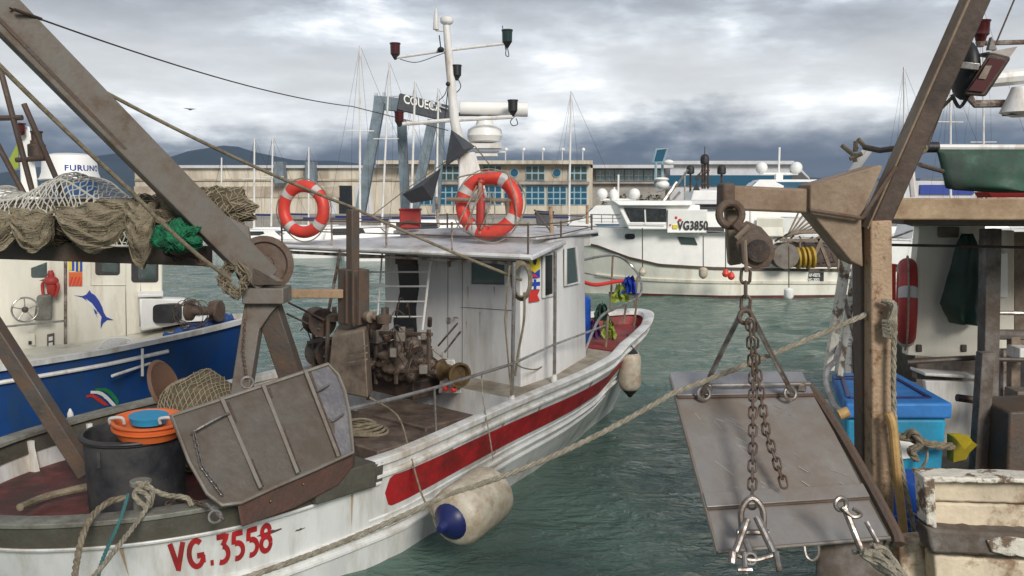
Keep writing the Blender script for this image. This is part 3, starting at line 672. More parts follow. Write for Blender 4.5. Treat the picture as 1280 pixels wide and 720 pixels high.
# raised topsides
def top2(S): return 2.35-.018*S
mb = MB(); n = 40
for s in (1,-1):
    vs = []
    for k in range(n+1):
        S = .02+7.55*k/n; w_ = T2.w(S)
        zt = top2(S) if S > .9 else top2(S); vs += [T2.l(S+.02, (w_-.02)*s, T2.zg(S)), T2.l(S-.12, (w_*.97+.0)*s, zt)]
    mb.add(vs, [(2*k, 2*k+1, 2*k+3, 2*k+2) for k in range(n)])
S = 7.57; mb.add([T2.l(S,-T2.w(S),.9), T2.l(S,T2.w(S),.9), T2.l(S-.12,T2.w(S)*.97,top2(S)), T2.l(S-.12,-T2.w(S)*.97,top2(S))], [(0,1,2,3)])
topside = mb.build('topside', 'whiteclean', t, sm=50)
mb = MB(); T2.deck(mb, .05, 7.5, lambda S: top2(S)-.01, .1, 20); mb.build('upper_deck', 'whiteclean', t)
mb = MB(); T2.deck(mb, 7.4, 12.2, lambda S: .55, .1, 8); mb.build('aft_deck', 'olive', t)
def side2(px, py, out=.0):                      # onto the near topside face
    best = None
    for k in range(200):
        S = .5+k*.055; w_ = T2.w(S)*.985+.01; q = T2.l(S-.06, -w_-out, 0); z = P(px, py, q.y); 
        dd = abs(z.x-q.x)
        if best is None or dd < best[0]: best = (dd, V((z.x, q.y, z.z)))
    return best[1]
for x0, x1, y0, y1 in ((738,751,289,295),(781,794,292,299)):
    c0 = side2((x0+x1)/2, (y0+y1)/2, .03); rw = (x1-x0)/2*29/F; rh = (y1-y0)/2*29/F
    pts = [c0+V((rw*math.copysign(abs(math.cos(a))**.5, math.cos(a)), 0, rh*math.copysign(abs(math.sin(a))**.6, math.sin(a)))) for a in [i*2*math.pi/24 for i in range(24)]]
    MB().prism(pts, (0,.12,0)).build('porthole', 'glass', topside)
for q in (((847,296),(868,297),(872,306),(852,305)), ((914,300),(921,300),(925,308),(917,308))):
    MB().prism([side2(x, y, .03) for x, y in q], (0,.12,0)).build('window', 'gglass', topside)
# wheelhouse
yw = 29.0
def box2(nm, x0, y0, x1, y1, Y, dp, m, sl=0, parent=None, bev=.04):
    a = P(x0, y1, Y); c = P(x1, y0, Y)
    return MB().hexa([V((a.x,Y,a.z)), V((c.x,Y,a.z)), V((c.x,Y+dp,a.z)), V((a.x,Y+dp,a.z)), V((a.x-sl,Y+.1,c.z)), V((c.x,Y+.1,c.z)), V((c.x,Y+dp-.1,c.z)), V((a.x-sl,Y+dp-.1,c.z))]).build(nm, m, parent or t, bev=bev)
wh = box2('wheelhouse', 786, 256, 876, 287, yw, 2.3, 'whiteclean', .38)
q = [(780,259.5),(833,261),(833,282),(789,280.5)]; MB().prism([P(x, y, yw+.03) for x, y in q], (0,.1,0)).build('window', 'glass', wh)
mb = MB(); mb.tube([P(786,279,yw-.1), P(832,280,yw-.1)], .02, 5); mb.tube([P(806,262,yw-.02), P(807,280,yw-.02)], .025, 5); mb.build('window_bar', 'whiteclean', wh)
box2('roof', 774, 251, 866, 257, yw-.15, 2.7, 'whiteclean', .2)
box2('name_board', 834, 262, 884, 291, yw-.02, .04, 'whiteclean', 0)
nb = P(847, 287, yw-.05)
textmesh('VG3850', .40, lambda x, y: nb+V((x*.72, 0, y)), .012, spacing=1.05).build('registration_number', 'black', t)
mb = MB(); mb.prism([P(842,266,yw-.045),P(851,266,yw-.045),P(850,272,yw-.045),P(843,271,yw-.045)], (0,.03,0)).prism([P(841,281,yw-.045),P(847,281,yw-.045),P(847,286,yw-.045),P(841,286,yw-.045)], (0,.03,0)); mb.build('yellow_sticker', 'sigy', t)
mb = MB(); mb.sphere(P(845,272,yw-.045), (.05,.02,.05), 8, 6).sphere(P(850,275,yw-.045), (.06,.02,.05), 8, 6).sphere(P(838,281,yw-.045), (.03,.02,.03), 8, 6); mb.build('red_sticker', 'sigr', t)
# aft house
box2('aft_house', 878, 262, 938, 292, yw+.2, 2.0, 'whiteclean', 0)
box2('awning', 850, 250, 905, 258, yw+.8, 1.6, 'shed', .3)
box2('recess_shade', 884, 284, 906, 291, yw+.1, .2, 'black', 0)  # black slab on the wall, painting the shade of a recess
box2('deck_house', 938, 262, 978, 297, yw+.4, 1.8, 'whiteclean', 0)
box2('engine_box', 946, 272, 981, 296, yw+.25, .1, 'creamp', 0)
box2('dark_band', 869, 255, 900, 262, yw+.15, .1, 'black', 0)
# low bulwark aft + gallows
mb = MB(); 
for x0, y0, x1, y1, w_ in ((1010,335,1030,292,.12),(1037,335,1022,296,.10),(985,300,985,335,.05),(1000,300,1000,335,.05),(1048,298,1048,336,.07),(975,300,1060,300,.10),(1060,300,1060,335,.08)):
    mb.bar(P(x0,y0,29.2), P(x1,y1,29.2), w_, w_)
for i in range(9):
    y_ = 262+i*3.6; mb.tube([P(984+i*2, 296-i*.6, 29.4), P(1000+i*6, y_, 30.0)], .035, 5)
mb.build('gallows_frame', 'tan', t)
mb = MB(); mb.lathe(P(982,320,28.9), (0,1,0), [(.05,-.1),(.42,-.1),(.42,0),(.32,.02),(.32,.5),(.42,.52),(.42,.6),(.05,.6)], 24); mb.build('winch_drum', 'steel', t)
mb = MB()
for x_ in (1000, 1012): mb.lathe(P(x_,322,29.2), (1,0,.1), [(.02,-.12),(.36,-.12),(.36,-.05),(.2,0),(.36,.05),(.36,.12),(.02,.12)], 20)
mb.build('net_drum', mat('ochre_float', (.42,.27,.03), .6, var=.4), t)
box2('shadow_block', 968, 304, 1058, 334, yw+1.6, 1.2, 'blackm', 0)  # dark block standing in for the shadow behind the gallows
mb = MB(); rn = random.Random(5)
for i in range(26): 
    x_ = rn.uniform(968,1050); p0 = P(x_, rn.uniform(300,330), 29.3+rn.random()); mb.tube([p0, p0+V((rn.uniform(-.5,.5), rn.uniform(-.3,.3), rn.uniform(-.3,.5)))], .03, 5)
mb.build('deck_gear', 'steeld', t)
pl_ = P(1022,353,27); nmx = 27.35
a = P(1012, 362, 28.3)
# stern plate, on the hull side
def s2(px, drop, out=.02):
    best = None
    for k in range(260):
        i = T2.idx(3+k*.035); q = T2.pt(i, drop, -1, out); pr = P(px, 300, q.y)
        if best is None or abs(pr.x-q.x) < best[0]: best = (abs(pr.x-q.x), q)
    return best[1]
mb = MB(); mb.add([s2(1012.5,.10), s2(1031.5,.10), s2(1031.5,.44), s2(1012.5,.44)], [(0,1,2,3)]); mb.build('name_plate', 'black', t)
q0, q1 = s2(1012.5,.26,.03), s2(1031.5,.26,.03); r0, r1 = s2(1012.5,.42,.03), s2(1031.5,.42,.03); g0 = s2(1012.5,.14,.03)
upv = (g0-q0).normalized(); uxx = (q1-q0).normalized()
tm = textmesh('AP-VIESTE', .12, lambda x, y: q0+uxx*(x*.72)+upv*(y*1.3+.01), .004); tm.build('port_name', 'whiteclean', t)
tm = textmesh('VG-3053', .13, lambda x, y: r0+uxx*(x*.82)+upv*(y*1.2+.01), .004); tm.build('plate_number', 'whiteclean', t)
# rails forward
mb = MB()
for x_ in (738,752,766,780): mb.tube([side2(x_, 279, -.15), side2(x_, 268, -.15)], .015, 5)
mb.tube([side2(x_, 268+(x_-738)*.02, -.15) for x_ in (738,752,766,782)], .018, 5); mb.tube([side2(x_, 273, -.15) for x_ in (738,752,766,782)], .012, 5); mb.build('bow_rail', 'chrome', t)
mb = MB(); mb.tube([P(828,254,30), P(846,228,30.2)], .07, 6).tube([P(838,254,30), P(850,240,30)], .05, 6).tube([P(820,240,30.3),P(845,232,30.3)], .05, 6).tube([P(856,250,30),P(856,215,30)], .03, 5).tube([P(846,232,30), P(860,212,30)], .04, 6); mb.build('mast_frame', 'chrome', t)
mb = MB(); mb.sphere(P(767,244,30), (.17,.17,.22), 12, 8).cyl(P(767,250,30), P(767,243,30), .12, 10).cyl(P(768,240,30), P(768,234,30), .03, 6); mb.build('satellite_dome', 'whiteclean', t)
rn = random.Random(41)
for k in range(26):
    x_ = rn.uniform(880, 985); Y = 30+rn.uniform(0,1); y0 = rn.uniform(250, 262); q = rn.random()
    if q < .4: MB().tube([P(x_, 262, Y), P(x_+rn.uniform(-4,4), y0-rn.uniform(6,26), Y)], .03, 6).build('deck_pipe', ('mastw','chrome','blackm')[k % 3], t)
    elif q < .75: MB().box(P(x_, 260, Y), (rn.uniform(.2,.7), .4, rn.uniform(.1,.35))).build('deck_box', ('whiteclean','blackm','shed')[k % 3], t, bev=.02)
    else: MB().tube([P(x_, 252, Y), P(x_+rn.uniform(8,22), 252+rn.uniform(-4,6), Y)], .03, 6).build('deck_bar', 'chrome', t)
MB().tube([P(738,283,29), P(786,284,29.2), P(940,292,29.1)], .02, 5).build('side_rail', 'chrome', t)
mb = MB(); mb.prism([P(868,222,30),P(877,214,30),P(872,228,30)], (0,.06,0)).prism([P(866,238,30),P(875,238,30),P(871,228,30)], (0,.06,0)); mb.build('day_mark', 'black', t)
# aft domes of the yacht tier
# fender buoys of the trawler
for k, (x_, y_, r, m, la) in enumerate(((803,340,5.0,'oldred','pale pink ball buoy hanging leftmost on the white trawler'),(879,341,5.5,'fender','cream bottle fender second from the left on the white trawler'),(907,342,4.6,'orange','faded red ball buoy of the pair on the white trawler, left one'),(914,345.5,4.6,'orange','faded red ball buoy of the pair on the white trawler, right one'),(986,367,6,'whiteclean','white cylinder fender hanging on the white trawler under the stern gallows'))):
    Y = 28.35 if k else 28.9; p = P(x_, y_, Y); rr = r*Y/F; cy = k in (1,4)
    b = thing('buoy' if not cy else 'fender', la, 'buoy' if not cy else 'fender', p-V((0,0,rr*1.3)), 'buoys hanging on the white trawler')
    mb = MB()
    if cy: mb.lathe(p-V((0,0,rr*1.4)), (0,0,1), [(.02,0),(rr*.7,.05),(rr,.12),(rr,rr*2.2),(rr*.7,rr*2.5),(.03,rr*2.7)], 14)
    else: mb.lathe(p-V((0,0,rr)), (0,0,1), [(.02,0),(rr*.7,rr*.25),(rr,rr*.95),(rr*.75,rr*1.6),(.05,rr*2.2)], 14)
    mb.build('body', {0:'fender'}.get(k, m) if k else 'fender', b)
    MB().tube([p+V((0,0,rr)), P([803,879,907,914,986][k], [285,295,296,335,308][k], Y)], .018, 5).build('rope', 'blackm', b)

def lump(name, c, rad, m, label, tw='netl', ax=None, amp=.18, cell=16, wtw=.007, seed=1, parent=None, extra=None, cat='fishing net', fr=2.6):
    c = V(c); ax = ax or (V((1,0,0)), V((0,1,0)), V((0,0,1)))
    def S_(u, v):
        th = 2*math.pi*u; ph = math.pi*v; d = V((math.cos(ph), math.sin(ph)*math.cos(th), math.sin(ph)*math.sin(th)))
        k = 1+amp*noise.noise(d*fr+V((seed,0,0)))*1.6+amp*.5*noise.noise(d*fr*3+V((0,seed,0)))
        return c+(ax[0]*d.x*rad[0]+ax[1]*d.y*rad[1]+ax[2]*d.z*rad[2])*k
    mb = MB(); n, k_ = 36, 24; vs = [S_(i/n, .001+.998*j/k_) for j in range(k_+1) for i in range(n)]
    mb.add(vs, [(j*n+i, j*n+(i+1) % n, (j+1)*n+(i+1) % n, (j+1)*n+i) for j in range(k_) for i in range(n)])
    t = thing('fishing_net', label, cat, c-V((0,0,rad[2])), None) if parent is None else parent
    mb.build('net_heap' if parent is None else 'net_fold', m, t, sm=180)
    mb = MB(); rn = random.Random(seed)
    for s_ in range(cell):
        for sg in (1, -1):
            pts = []
            for j in range(27):
                v = .03+.94*j/26; u = s_/cell+sg*v*1.1+.004*rn.uniform(-1,1); p = S_(u, v); pts.append(c+(p-c)*1.015)
            mb.tube(pts, wtw, 4)
    mb.build('twine', tw, t, sm=180); return t

# ================================================================== MAIN BOAT
O1 = [(0,0),(.08,.18),(.3,.38),(.7,.62),(1.2,.88),(2.36,1.33),(3.6,1.66),(5.2,1.80),(6.55,1.93),(7.25,1.95),(8.4,1.86),(9.2,1.58),(9.8,1.12),(10.15,.6),(10.3,0)]
B = Hull((2.16, 14.47), 42, O1, [(0,1.52),(1.2,1.46),(2.3,1.40),(2.75,1.31),(3.2,1.29),(4.6,1.20),(6,1.10),(7,1.02),(8.5,.95),(10.3,.92)], rake=.85, srake=.35, kb=.22, km=.95, smid=6.8)
L1 = B.l; e = len(B.o)-1; iB = B.idx(7.32)
boat = thing('fishing_boat', 'white wooden fishing boat with red side stripe, white wheelhouse and painted number on its quarter', 'fishing boat', (-1, 9.5, 0))
mb = MB(); ds = [0,.04,.1,.16,.22,.28,.34,.42,.5,.6,.7,.8,.9,1]
B.shell(mb, ds, 1); B.shell(mb, ds, -1); hull = mb.build('hull', 'hullw', boat, sm=60)
# gunwale cap forward (white) and aft (olive)
mb = MB()
for s in (1,-1): B.strip(mb, 0, iB, [(.035,-.015),(.035,.05),(.0,.065),(-.12,.065),(-.12,.0),(-.06,-.03)], s)
mb.build('gunwale', 'white', hull, bev=.006)
mb = MB()
for s in (1,-1): B.strip(mb, 0, iB-.6, [(.02,.12),(.04,.14),(.04,.165),(.0,.185),(-.02,.185),(-.02,.12)], s)
mb.build('moulding', 'white', hull)
mb = MB()
for s in (1,-1): B.strip(mb, iB+.5, e, [(.055,-.02),(.055,.02),(-.14,.02),(-.14,-.02)], s)
mb.build('aft_cap', 'olivecap', hull, bev=.006)
mb = MB()
for s in (1,-1): B.strip(mb, iB-1.2, e, [(.035,.02),(.035,.195),(-.05,.195),(-.05,.02)], s)
mb.build('aft_band', 'olive', hull)
mb = MB()
for s in (1,-1): B.strip(mb, iB-1, e, [(.045,.195),(.05,.205),(.045,.222),(.0,.235),(-.02,.225),(-.02,.195)], s)
mb.build('aft_moulding', 'white', hull)
# rub rails low on the side
mb = MB()
for s in (1,-1):
    B.strip(mb, 4, e, [(.02,.62),(.045,.635),(.045,.665),(.02,.69),(-.02,.69),(-.02,.62)], s)
    B.strip(mb, B.idx(2.2), e, [(.02,.74),(.04,.75),(.04,.775),(.02,.79),(-.02,.79),(-.02,.74)], s)
mb.build('rub_rail', 'white', hull)
# red stripe with rounded ends
mb = MB()
for s in (1,-1):
    i0, i1 = B.idx(1.75), B.idx(7.12); n = 60; vs = []
    for k in range(n+1):
        f = k/n; i = i0+(i1-i0)*f
        h_ = min(1, f*9)**.8 if f < .2 else 1; h2 = math.sqrt(max(0, 1-max(0, (f-.965)/.035)**2))
        c_ = .40-.06*f; hw = .105+.045*f
        top = c_-hw*(h2 if f > .5 else 1); bot = c_+hw*(h2 if f > .5 else 1); 
        if f < .12: bot = top+.04+(bot-top-.04)*f/.12
        for j in range(4): vs.append(B.pt(i, top+(bot-top)*j/3, s, .006))
    mb.add(vs, [(k*4+j, k*4+j+1, (k+1)*4+j+1, (k+1)*4+j) for k in range(n) for j in range(3)])
mb.build('red_stripe', 'red', hull)
mb = MB()
for s in (1,-1): B.strip(mb, B.idx(1.7), B.idx(7.3), [(.004,.55),(.012,.56),(.012,.572),(.004,.58),(-.02,.58),(-.02,.55)], s)
mb.build('stripe_moulding', 'white', hull)
# hand painted number: brush strokes laid on the planking
def stroke(pts, wd):
    pts = [V((x, y, 0)) for x, y in pts]; vs = []
    for i, p in enumerate(pts):
        d = (pts[min(i+1, len(pts)-1)]-pts[max(i-1, 0)]).normalized(); n = V((-d.y, d.x, 0)); f = wd*(1 if isinstance(wd, float) else 1)
        vs += [p+n*f/2, p-n*f/2]
    return vs, [(2*i, 2*i+1, 2*i+3, 2*i+2) for i in range(len(pts)-1)]
def arc(cx, cy, rx, ry, a0, a1, n=12): return [(cx+rx*math.cos(math.radians(a0+(a1-a0)*i/n)), cy+ry*math.sin(math.radians(a0+(a1-a0)*i/n))) for i in range(n+1)]
def dens(p, n=6):
    o = []
    for a, b_ in zip(p, p[1:]):
        for i in range(n): o.append((a[0]+(b_[0]-a[0])*i/n, a[1]+(b_[1]-a[1])*i/n))
    return o+[p[-1]]
gl = {'V': ([dens([(.05,1),(.30,.03)]), dens([(.27,.0),(.55,1)])], .62), 'G': ([arc(.36,.5,.29,.46,50,330,20), dens([(.38,.42),(.68,.42)],3), dens([(.62,.42),(.62,.14)],3)], .78),
 '.': ([dens([(.06,.07),(.20,.07)],2)], .26), '3': ([dens([(.04,.93),(.50,.93),(.28,.60)],4), arc(.24,.30,.28,.29,80,-115,14)], .60),
 '5': ([dens([(.52,.93),(.12,.93),(.10,.56)],4), arc(.24,.31,.28,.28,110,-110,14)], .60), '8': ([arc(.28,.74,.19,.20,0,360,18), arc(.28,.29,.24,.26,0,360,20)], .60)}
def number(txt, S0, drop0, hgt, adv, parent, width=.17):
    mb = MB(); x = 0; k_ = 0
    for ch in txt:
        st, w_ = gl[ch]
        for s_ in st:
            vs, fs = stroke(s_, width); out = []
            for v in vs:
                k_ += 0; S = S0-(x+v.x*.62+.12*v.y*.62)*hgt*adv
                out.append(B.pt(B.idx(S), drop0-(v.y*hgt), 1, .009+.0012*(st.index(s_)+1)))
            mb.add(out, fs)
        x += w_*.62+.045
    return mb.build('hull_number', 'red', parent)
NUM = number('VG.3558', 9.12, .50, .245, 1.17, hull, .20)
# decks
mb = MB(); B.deck(mb, .1, 2.5, lambda S: 1.30-.02*S, .10, 16); mb.build('foredeck', 'deckred', boat)
mb = MB(); B.deck(mb, 2.5, 4.95, lambda S: B.zg(S)-.06, .10, 12); mb.build('side_deck', 'deckpale', boat)
mb = MB(); B.deck(mb, 4.95, 7.9, lambda S: .56, .06, 10); mb.build('working_deck', 'brown', boat)
mb = MB(); B.deck(mb, 7.9, 10.22, lambda S: .56, .06, 14); mb.build('aft_deck', 'stern_red', boat)
S = 2.5; w_ = B.w(S)-.1; MB().add([L1(S,-w_,1.2), L1(S,w_,1.2), L1(S,w_,1.31), L1(S,-w_,1.31)], [(0,1,2,3)]).build('deck_step', 'deckred', boat)
S = 4.95; ib_ = B.idx(S); zb_ = B.zg(S); MB().add([B.pt(ib_,zb_-.5,-1,-.08), B.pt(ib_,zb_-.5,1,-.08), B.pt(ib_,zb_-.82,1,-.08), B.pt(ib_,zb_-1.13,1,-.08), B.pt(ib_,zb_-1.13,-1,-.08), B.pt(ib_,zb_-.82,-1,-.08)], [(0,1,2,3,4,5)]).build('bulkhead', 'wallw', boat)
mb = MB()                                     # inside of the bulwark
for s in (1,-1):
    vs = []; n = 60; i0, i1 = B.idx(4.95), e
    for k in range(n+1):
        i = i0+(i1-i0)*k/n; p = B.pt(i, .02, s, -.075); vs += [p, B.pt(i, p.z-.5, s, -.06)]
    mb.add(vs, [(2*k, 2*k+1, 2*k+3, 2*k+2) for k in range(n)])
mb.build('bulwark', 'white', boat, sm=60)
mb = MB()                                     # inside of the bow bulwark
for s in (1,-1):
    vs = []; n = 30; i0, i1 = 0, B.idx(2.5)
    for k in range(n+1):
        i = i0+(i1-i0)*k/n; p = B.pt(i, .02, s, -.07); vs += [p, B.pt(i, p.z-1.2, s, -.06)]
    mb.add(vs, [(2*k, 2*k+1, 2*k+3, 2*k+2) for k in range(n)])
mb.build('bow_bulwark', 'deckred', boat, sm=60)
for s in (1,-1):
    for k, S in enumerate((7.6, 8.3, 9.0, 9.55)):
        i = B.idx(S); p = B.pt(i, .03, s, -.13); q = B.pt(i, .03, s, -.07); d = (q-p).normalized(); d.z = 0
        MB().prism([V((q.x,q.y,.56)), V((p.x,p.y,.56))-d*.05, V((p.x,p.y,p.z-.1)), V((p.x,p.y,p.z-.03)), V((q.x,q.y,q.z-.03))], B.U*.05).build('bulwark_rib', 'white', boat)
mb = MB()                                     # olive inner band at the top of the stern bulwark
for s in (1,-1): B.strip(mb, B.idx(7.0), e, [(-.078,.02),(-.078,.19),(-.095,.19),(-.095,.02)], s)
mb.build('inner_band', 'olive', boat)
# wheelhouse
pl = [(4.5,1.3),(3.8,1.28),(2.85,1.0),(2.45,.5),(2.45,-.5),(2.85,-1.0),(3.8,-1.25),(4.5,-1.2)]
def ztop(S): return 2.70 if S > 4.3 else 2.84
vs = [L1(S, t_, .6 if S == 4.5 else 1.1) for S, t_ in pl]+[L1(S+(.05 if S < 4 else 0), t_*.985, 2.72 if S == 4.5 else 2.88) for S, t_ in pl]; n = len(pl)
mb = MB().add(vs, [tuple(range(n)), tuple(range(n, 2*n))]+[(i, (i+1) % n, n+(i+1) % n, n+i) for i in range(n)]); wh = mb.build('wheelhouse', 'wallw', boat, bev=.015)
def on_wall(S0, t0, S1, t1):                  # map (px,py) on the vertical wall through two plan points
    a, b_ = L1(S0, t0, 0), L1(S1, t1, 0); d = (b_-a); nrm = V((d.y, -d.x, 0)).normalized()
    if nrm.dot(V((0,0,H))-a) < 0: nrm = -nrm
    def f(px, py, out=0):
        r = ray(px, py); k = (a-V((0,0,H))).dot(nrm)/r.dot(nrm); return V((0,0,H))+r*k+nrm*out
    return f, nrm
aft, na = on_wall(4.5, 1.3, 4.5, -1.2); sd, nsd = on_wall(4.5, 1.3, 3.8, 1.28); sd2, ns2 = on_wall(3.8, 1.28, 2.85, 1.0)
def panel(name, fn, nr, pts, m, parent, out=.004, th=.02, bev=0): return MB().prism([fn(x, y, out) for x, y in pts], nr*-th).build(name, m, parent, bev=bev)
def framed(name, fn, nr, pts, fm, gm, parent, wd=2.2, out=.02):
    cx_ = sum(p[0] for p in pts)/len(pts); cy_ = sum(p[1] for p in pts)/len(pts)
    f = MB(); q = [fn(x, y, out) for x, y in pts]; o_ = [fn(x+(wd if x > cx_ else -wd), y+(wd if y > cy_ else -wd), out) for x, y in pts]; n = len(q)
    for i in range(n):
        j = (i+1) % n; f.hexa([q[i]-nr*.02, q[j]-nr*.02, o_[j]-nr*.02, o_[i]-nr*.02, q[i], q[j], o_[j], o_[i]])
    fr = f.build(name, fm, parent); MB().prism([fn(x, y, .006) for x, y in pts], nr*-.012).build('pane', gm, fr); return fr
framed('window', aft, na, [(590,326),(632,331),(632,356),(590,355)], 'wallw', 'gglass', wh, 1.2)
framed('window', sd, nsd, [(680,320),(690,318),(690,367),(680,370)], 'white', 'glass', wh, 2.5)
framed('window', sd2, ns2, [(707,311),(718,309),(722,352),(707,356)], 'white', 'gglass', wh, 1.6)
# door outline and panel seams on the aft wall
mb = MB()
for p in (((560,316),(560,478)), ((576,384),(640,388)), ((578,320),(578,480))):
    a, b_ = aft(*p[0], .002), aft(*p[1], .002); mb.bar(a, b_, .006, .006)
mb.build('seam', 'steeld', wh)
mb = MB(); mb.tube([aft(571,396,.01), aft(571,396,.05), aft(576,397,.05)], .008, 6); mb.build('door_handle', 'chrome', wh)
mb = MB(); mb.prism([aft(x, y, .004) for x, y in ((497,330),(523,330),(524,360),(520,385),(524,470),(497,470),(492,400),(500,365))], na*-.02); mb.build('doorway', 'black', wh)
for (x_, y_) in ((562,330),(562,400),(562,462)): MB().box(aft(x_,y_,.012), (.05,.02,.07), (B.R, B.U, V((0,0,1)))).build('hinge', 'pipe', wh, bev=.004)
for k, (x_, y_, l_) in enumerate(((546,322,.5),(585,358,.32),(600,390,.45),(634,388,.5),(583,402,.28),(618,358,.22),(553,440,.3))):
    q0 = aft(x_, y_, .0025); n = 6; vs = []
    for j in range(n+1):
        w_ = (.010+.004*(k % 3))*(1-j/n)*(1+.6*noise.noise(V((k, j, 2)))); c_ = q0-V((0,0,l_*.5*j/n))+B.R*.004*noise.noise(V((j, k, 0))); vs += [c_-B.R*w_/2, c_+B.R*w_/2]
    MB().add(vs, [(2*j, 2*j+1, 2*j+3, 2*j+2) for j in range(n)]).build('rust_streak', 'ruststain', wh)
for k, (S_, l_) in enumerate(((1.3,.32),(2.6,.22),(3.4,.4),(4.6,.28),(5.3,.5),(6.2,.3),(7.5,.36),(8.7,.34),(9.4,.3))):
    n = 8; vs = []
    for j in range(n+1):
        w_ = (.03+.01*(k % 3))*(1-j/n); i = B.idx(S_+.01*noise.noise(V((k, j, 0)))); vs += [B.pt(i-w_*4, .20+l_*j/n, 1, .0045), B.pt(i+w_*4, .20+l_*j/n, 1, .0045)]
    MB().add(vs, [(2*j, 2*j+1, 2*j+3, 2*j+2) for j in range(n)]).build('rust_streak', 'ruststain', hull)
# signal flag decals
def dec(pts, m, nm='flag_panel', fn=sd, nr=nsd, out=.012): return MB().prism([fn(x, y, out) for x, y in pts], nr*-.008).build(nm, m, wh)
dec([(661,318),(674,316),(674,335),(667.5,341),(661,336)], 'sigy')
dec([(661,337.5),(667.5,342),(674,336.5),(674,347),(661,348)], 'sigb')
dec([(661,349),(674,348),(674,361),(661,362)], 'sigw')
dec([(661,353),(674,352),(674,357),(661,358)], 'sigb', out=.015); dec([(666,349),(669,348.8),(669,361.5),(666,361.8)], 'sigb', out=.018)
dec([(661,363),(674,362),(671,369),(674,376),(661,378)], 'sigr'); dec([(661,345),(667,342),(672,347)], 'sigr', out=.015)
c0 = sd(667.5, 326, .014); MB().prism([c0+B.U*math.cos(a)*.035+V((0,0,1))*math.sin(a)*.05 for a in [i*math.pi/8 for i in range(16)]], nsd*-.004).build('flag_disc', 'black', wh)
# roof slabs
def slab(name, pts, z0, th, m, par, camber=.05, bev=.018):
    mb = MB(); n = len(pts); cS = sum(p[0] for p in pts)/n; ct = sum(p[1] for p in pts)/n
    vs = [L1(S, t_, (z if len(q) > 2 else z0)-th) for q in pts for S, t_, z in [(q[0], q[1], q[2] if len(q) > 2 else z0)]]
    vs += [V((v.x, v.y, v.z+th)) for v in vs]; zc_ = sum(v.z for v in vs[n:])/n
    vs.append(L1(cS, ct, zc_+camber)); mb.add(vs, [tuple(range(n))]+[(i, (i+1) % n, n+(i+1) % n, n+i) for i in range(n)]+[(n+i, n+(i+1) % n, 2*n) for i in range(n)])
    return mb.build(name, m, par, bev=bev)
roof = slab('roof', [(4.92,1.82,2.75),(4.15,1.5,2.82),(3.6,1.25,2.86),(3.4,-1.2,2.86),(4.2,-2.0,2.80),(5.62,-2.22,2.76)], 2.76, .06, 'roofw', boat)
MB().tube([L1(4.95,1.84,2.735), L1(5.66,-2.27,2.745), L1(4.3,-2.1,2.78)], .028, 8).build('roof_edge', 'white', roof)
MB().tube([L1(4.9,1.7,2.66), L1(5.55,-2.1,2.66)], .02, 8).build('edge_pipe', 'pipe', roof)
slab('visor_roof', [(4.25,1.32,2.93),(2.62,1.02,2.95),(2.3,.5,2.95),(2.3,-.5,2.95),(2.62,-1.05,2.95),(4.25,-1.3,2.93)], 2.94, .05, 'roofw', boat, .04)
MB().hexa([L1(4.2,1.2,2.74), L1(2.7,.95,2.74), L1(2.7,-.95,2.74), L1(4.2,-1.2,2.74), L1(4.2,1.2,2.89), L1(2.7,.95,2.89), L1(2.7,-.95,2.89), L1(4.2,-1.2,2.89)]).build('roof_riser', 'wallw', boat)
# canopy posts
def Lp(px, py, t_):                           # point on the fore-and-aft plane t = const
    a = L1(0, t_, 0); r = ray(px, py); k = (a-V((0,0,H))).dot(B.R)/r.dot(B.R); return V((0,0,H))+r*k
def Ls(px, py, S_):
    a = L1(S_, 0, 0); r = ray(px, py); k = (a-V((0,0,H))).dot(B.U)/r.dot(B.U); return V((0,0,H))+r*k
for (x0,y0,x1,y1,t_) in ((643,328,640,496,1.73),(694,314,693,470,1.5)):
    MB().tube([Lp(x0,y0,t_), Lp(x1,y1,t_)], .021, 8).build('canopy_post', 'chrome', boat)
    p = Lp(x1,y1,t_); MB().lathe(V((p.x,p.y,p.z-.07)), (0,0,1), [(.04,0),(.035,.04),(.028,.09)], 10).build('post_foot', 'white', boat)
MB().tube([Ls(426,312,5.6), Ls(410,392,5.6)], .02, 8).build('canopy_post', 'pipe', boat)
MB().tube([Lp(637,332,1.76), Lp(631,400,1.76), Lp(637,470,1.76), Lp(640,494,1.76)], .011, 6).build('cable', 'rope', boat)
# ladder
mb = MB(); R_ = 4.85
mb.tube([Ls(540,312,R_), Ls(528,412,R_)], .016, 8).tube([Ls(478,312,R_), Ls(471,410,R_)], .012, 8)
for y_ in (322, 340, 358, 377, 396): mb.tube([Ls(447+(y_-322)*.1,y_,R_), Ls(538-(y_-322)*.1,y_,R_)], .0125, 6)
mb.build('ladder', 'mastw', boat)
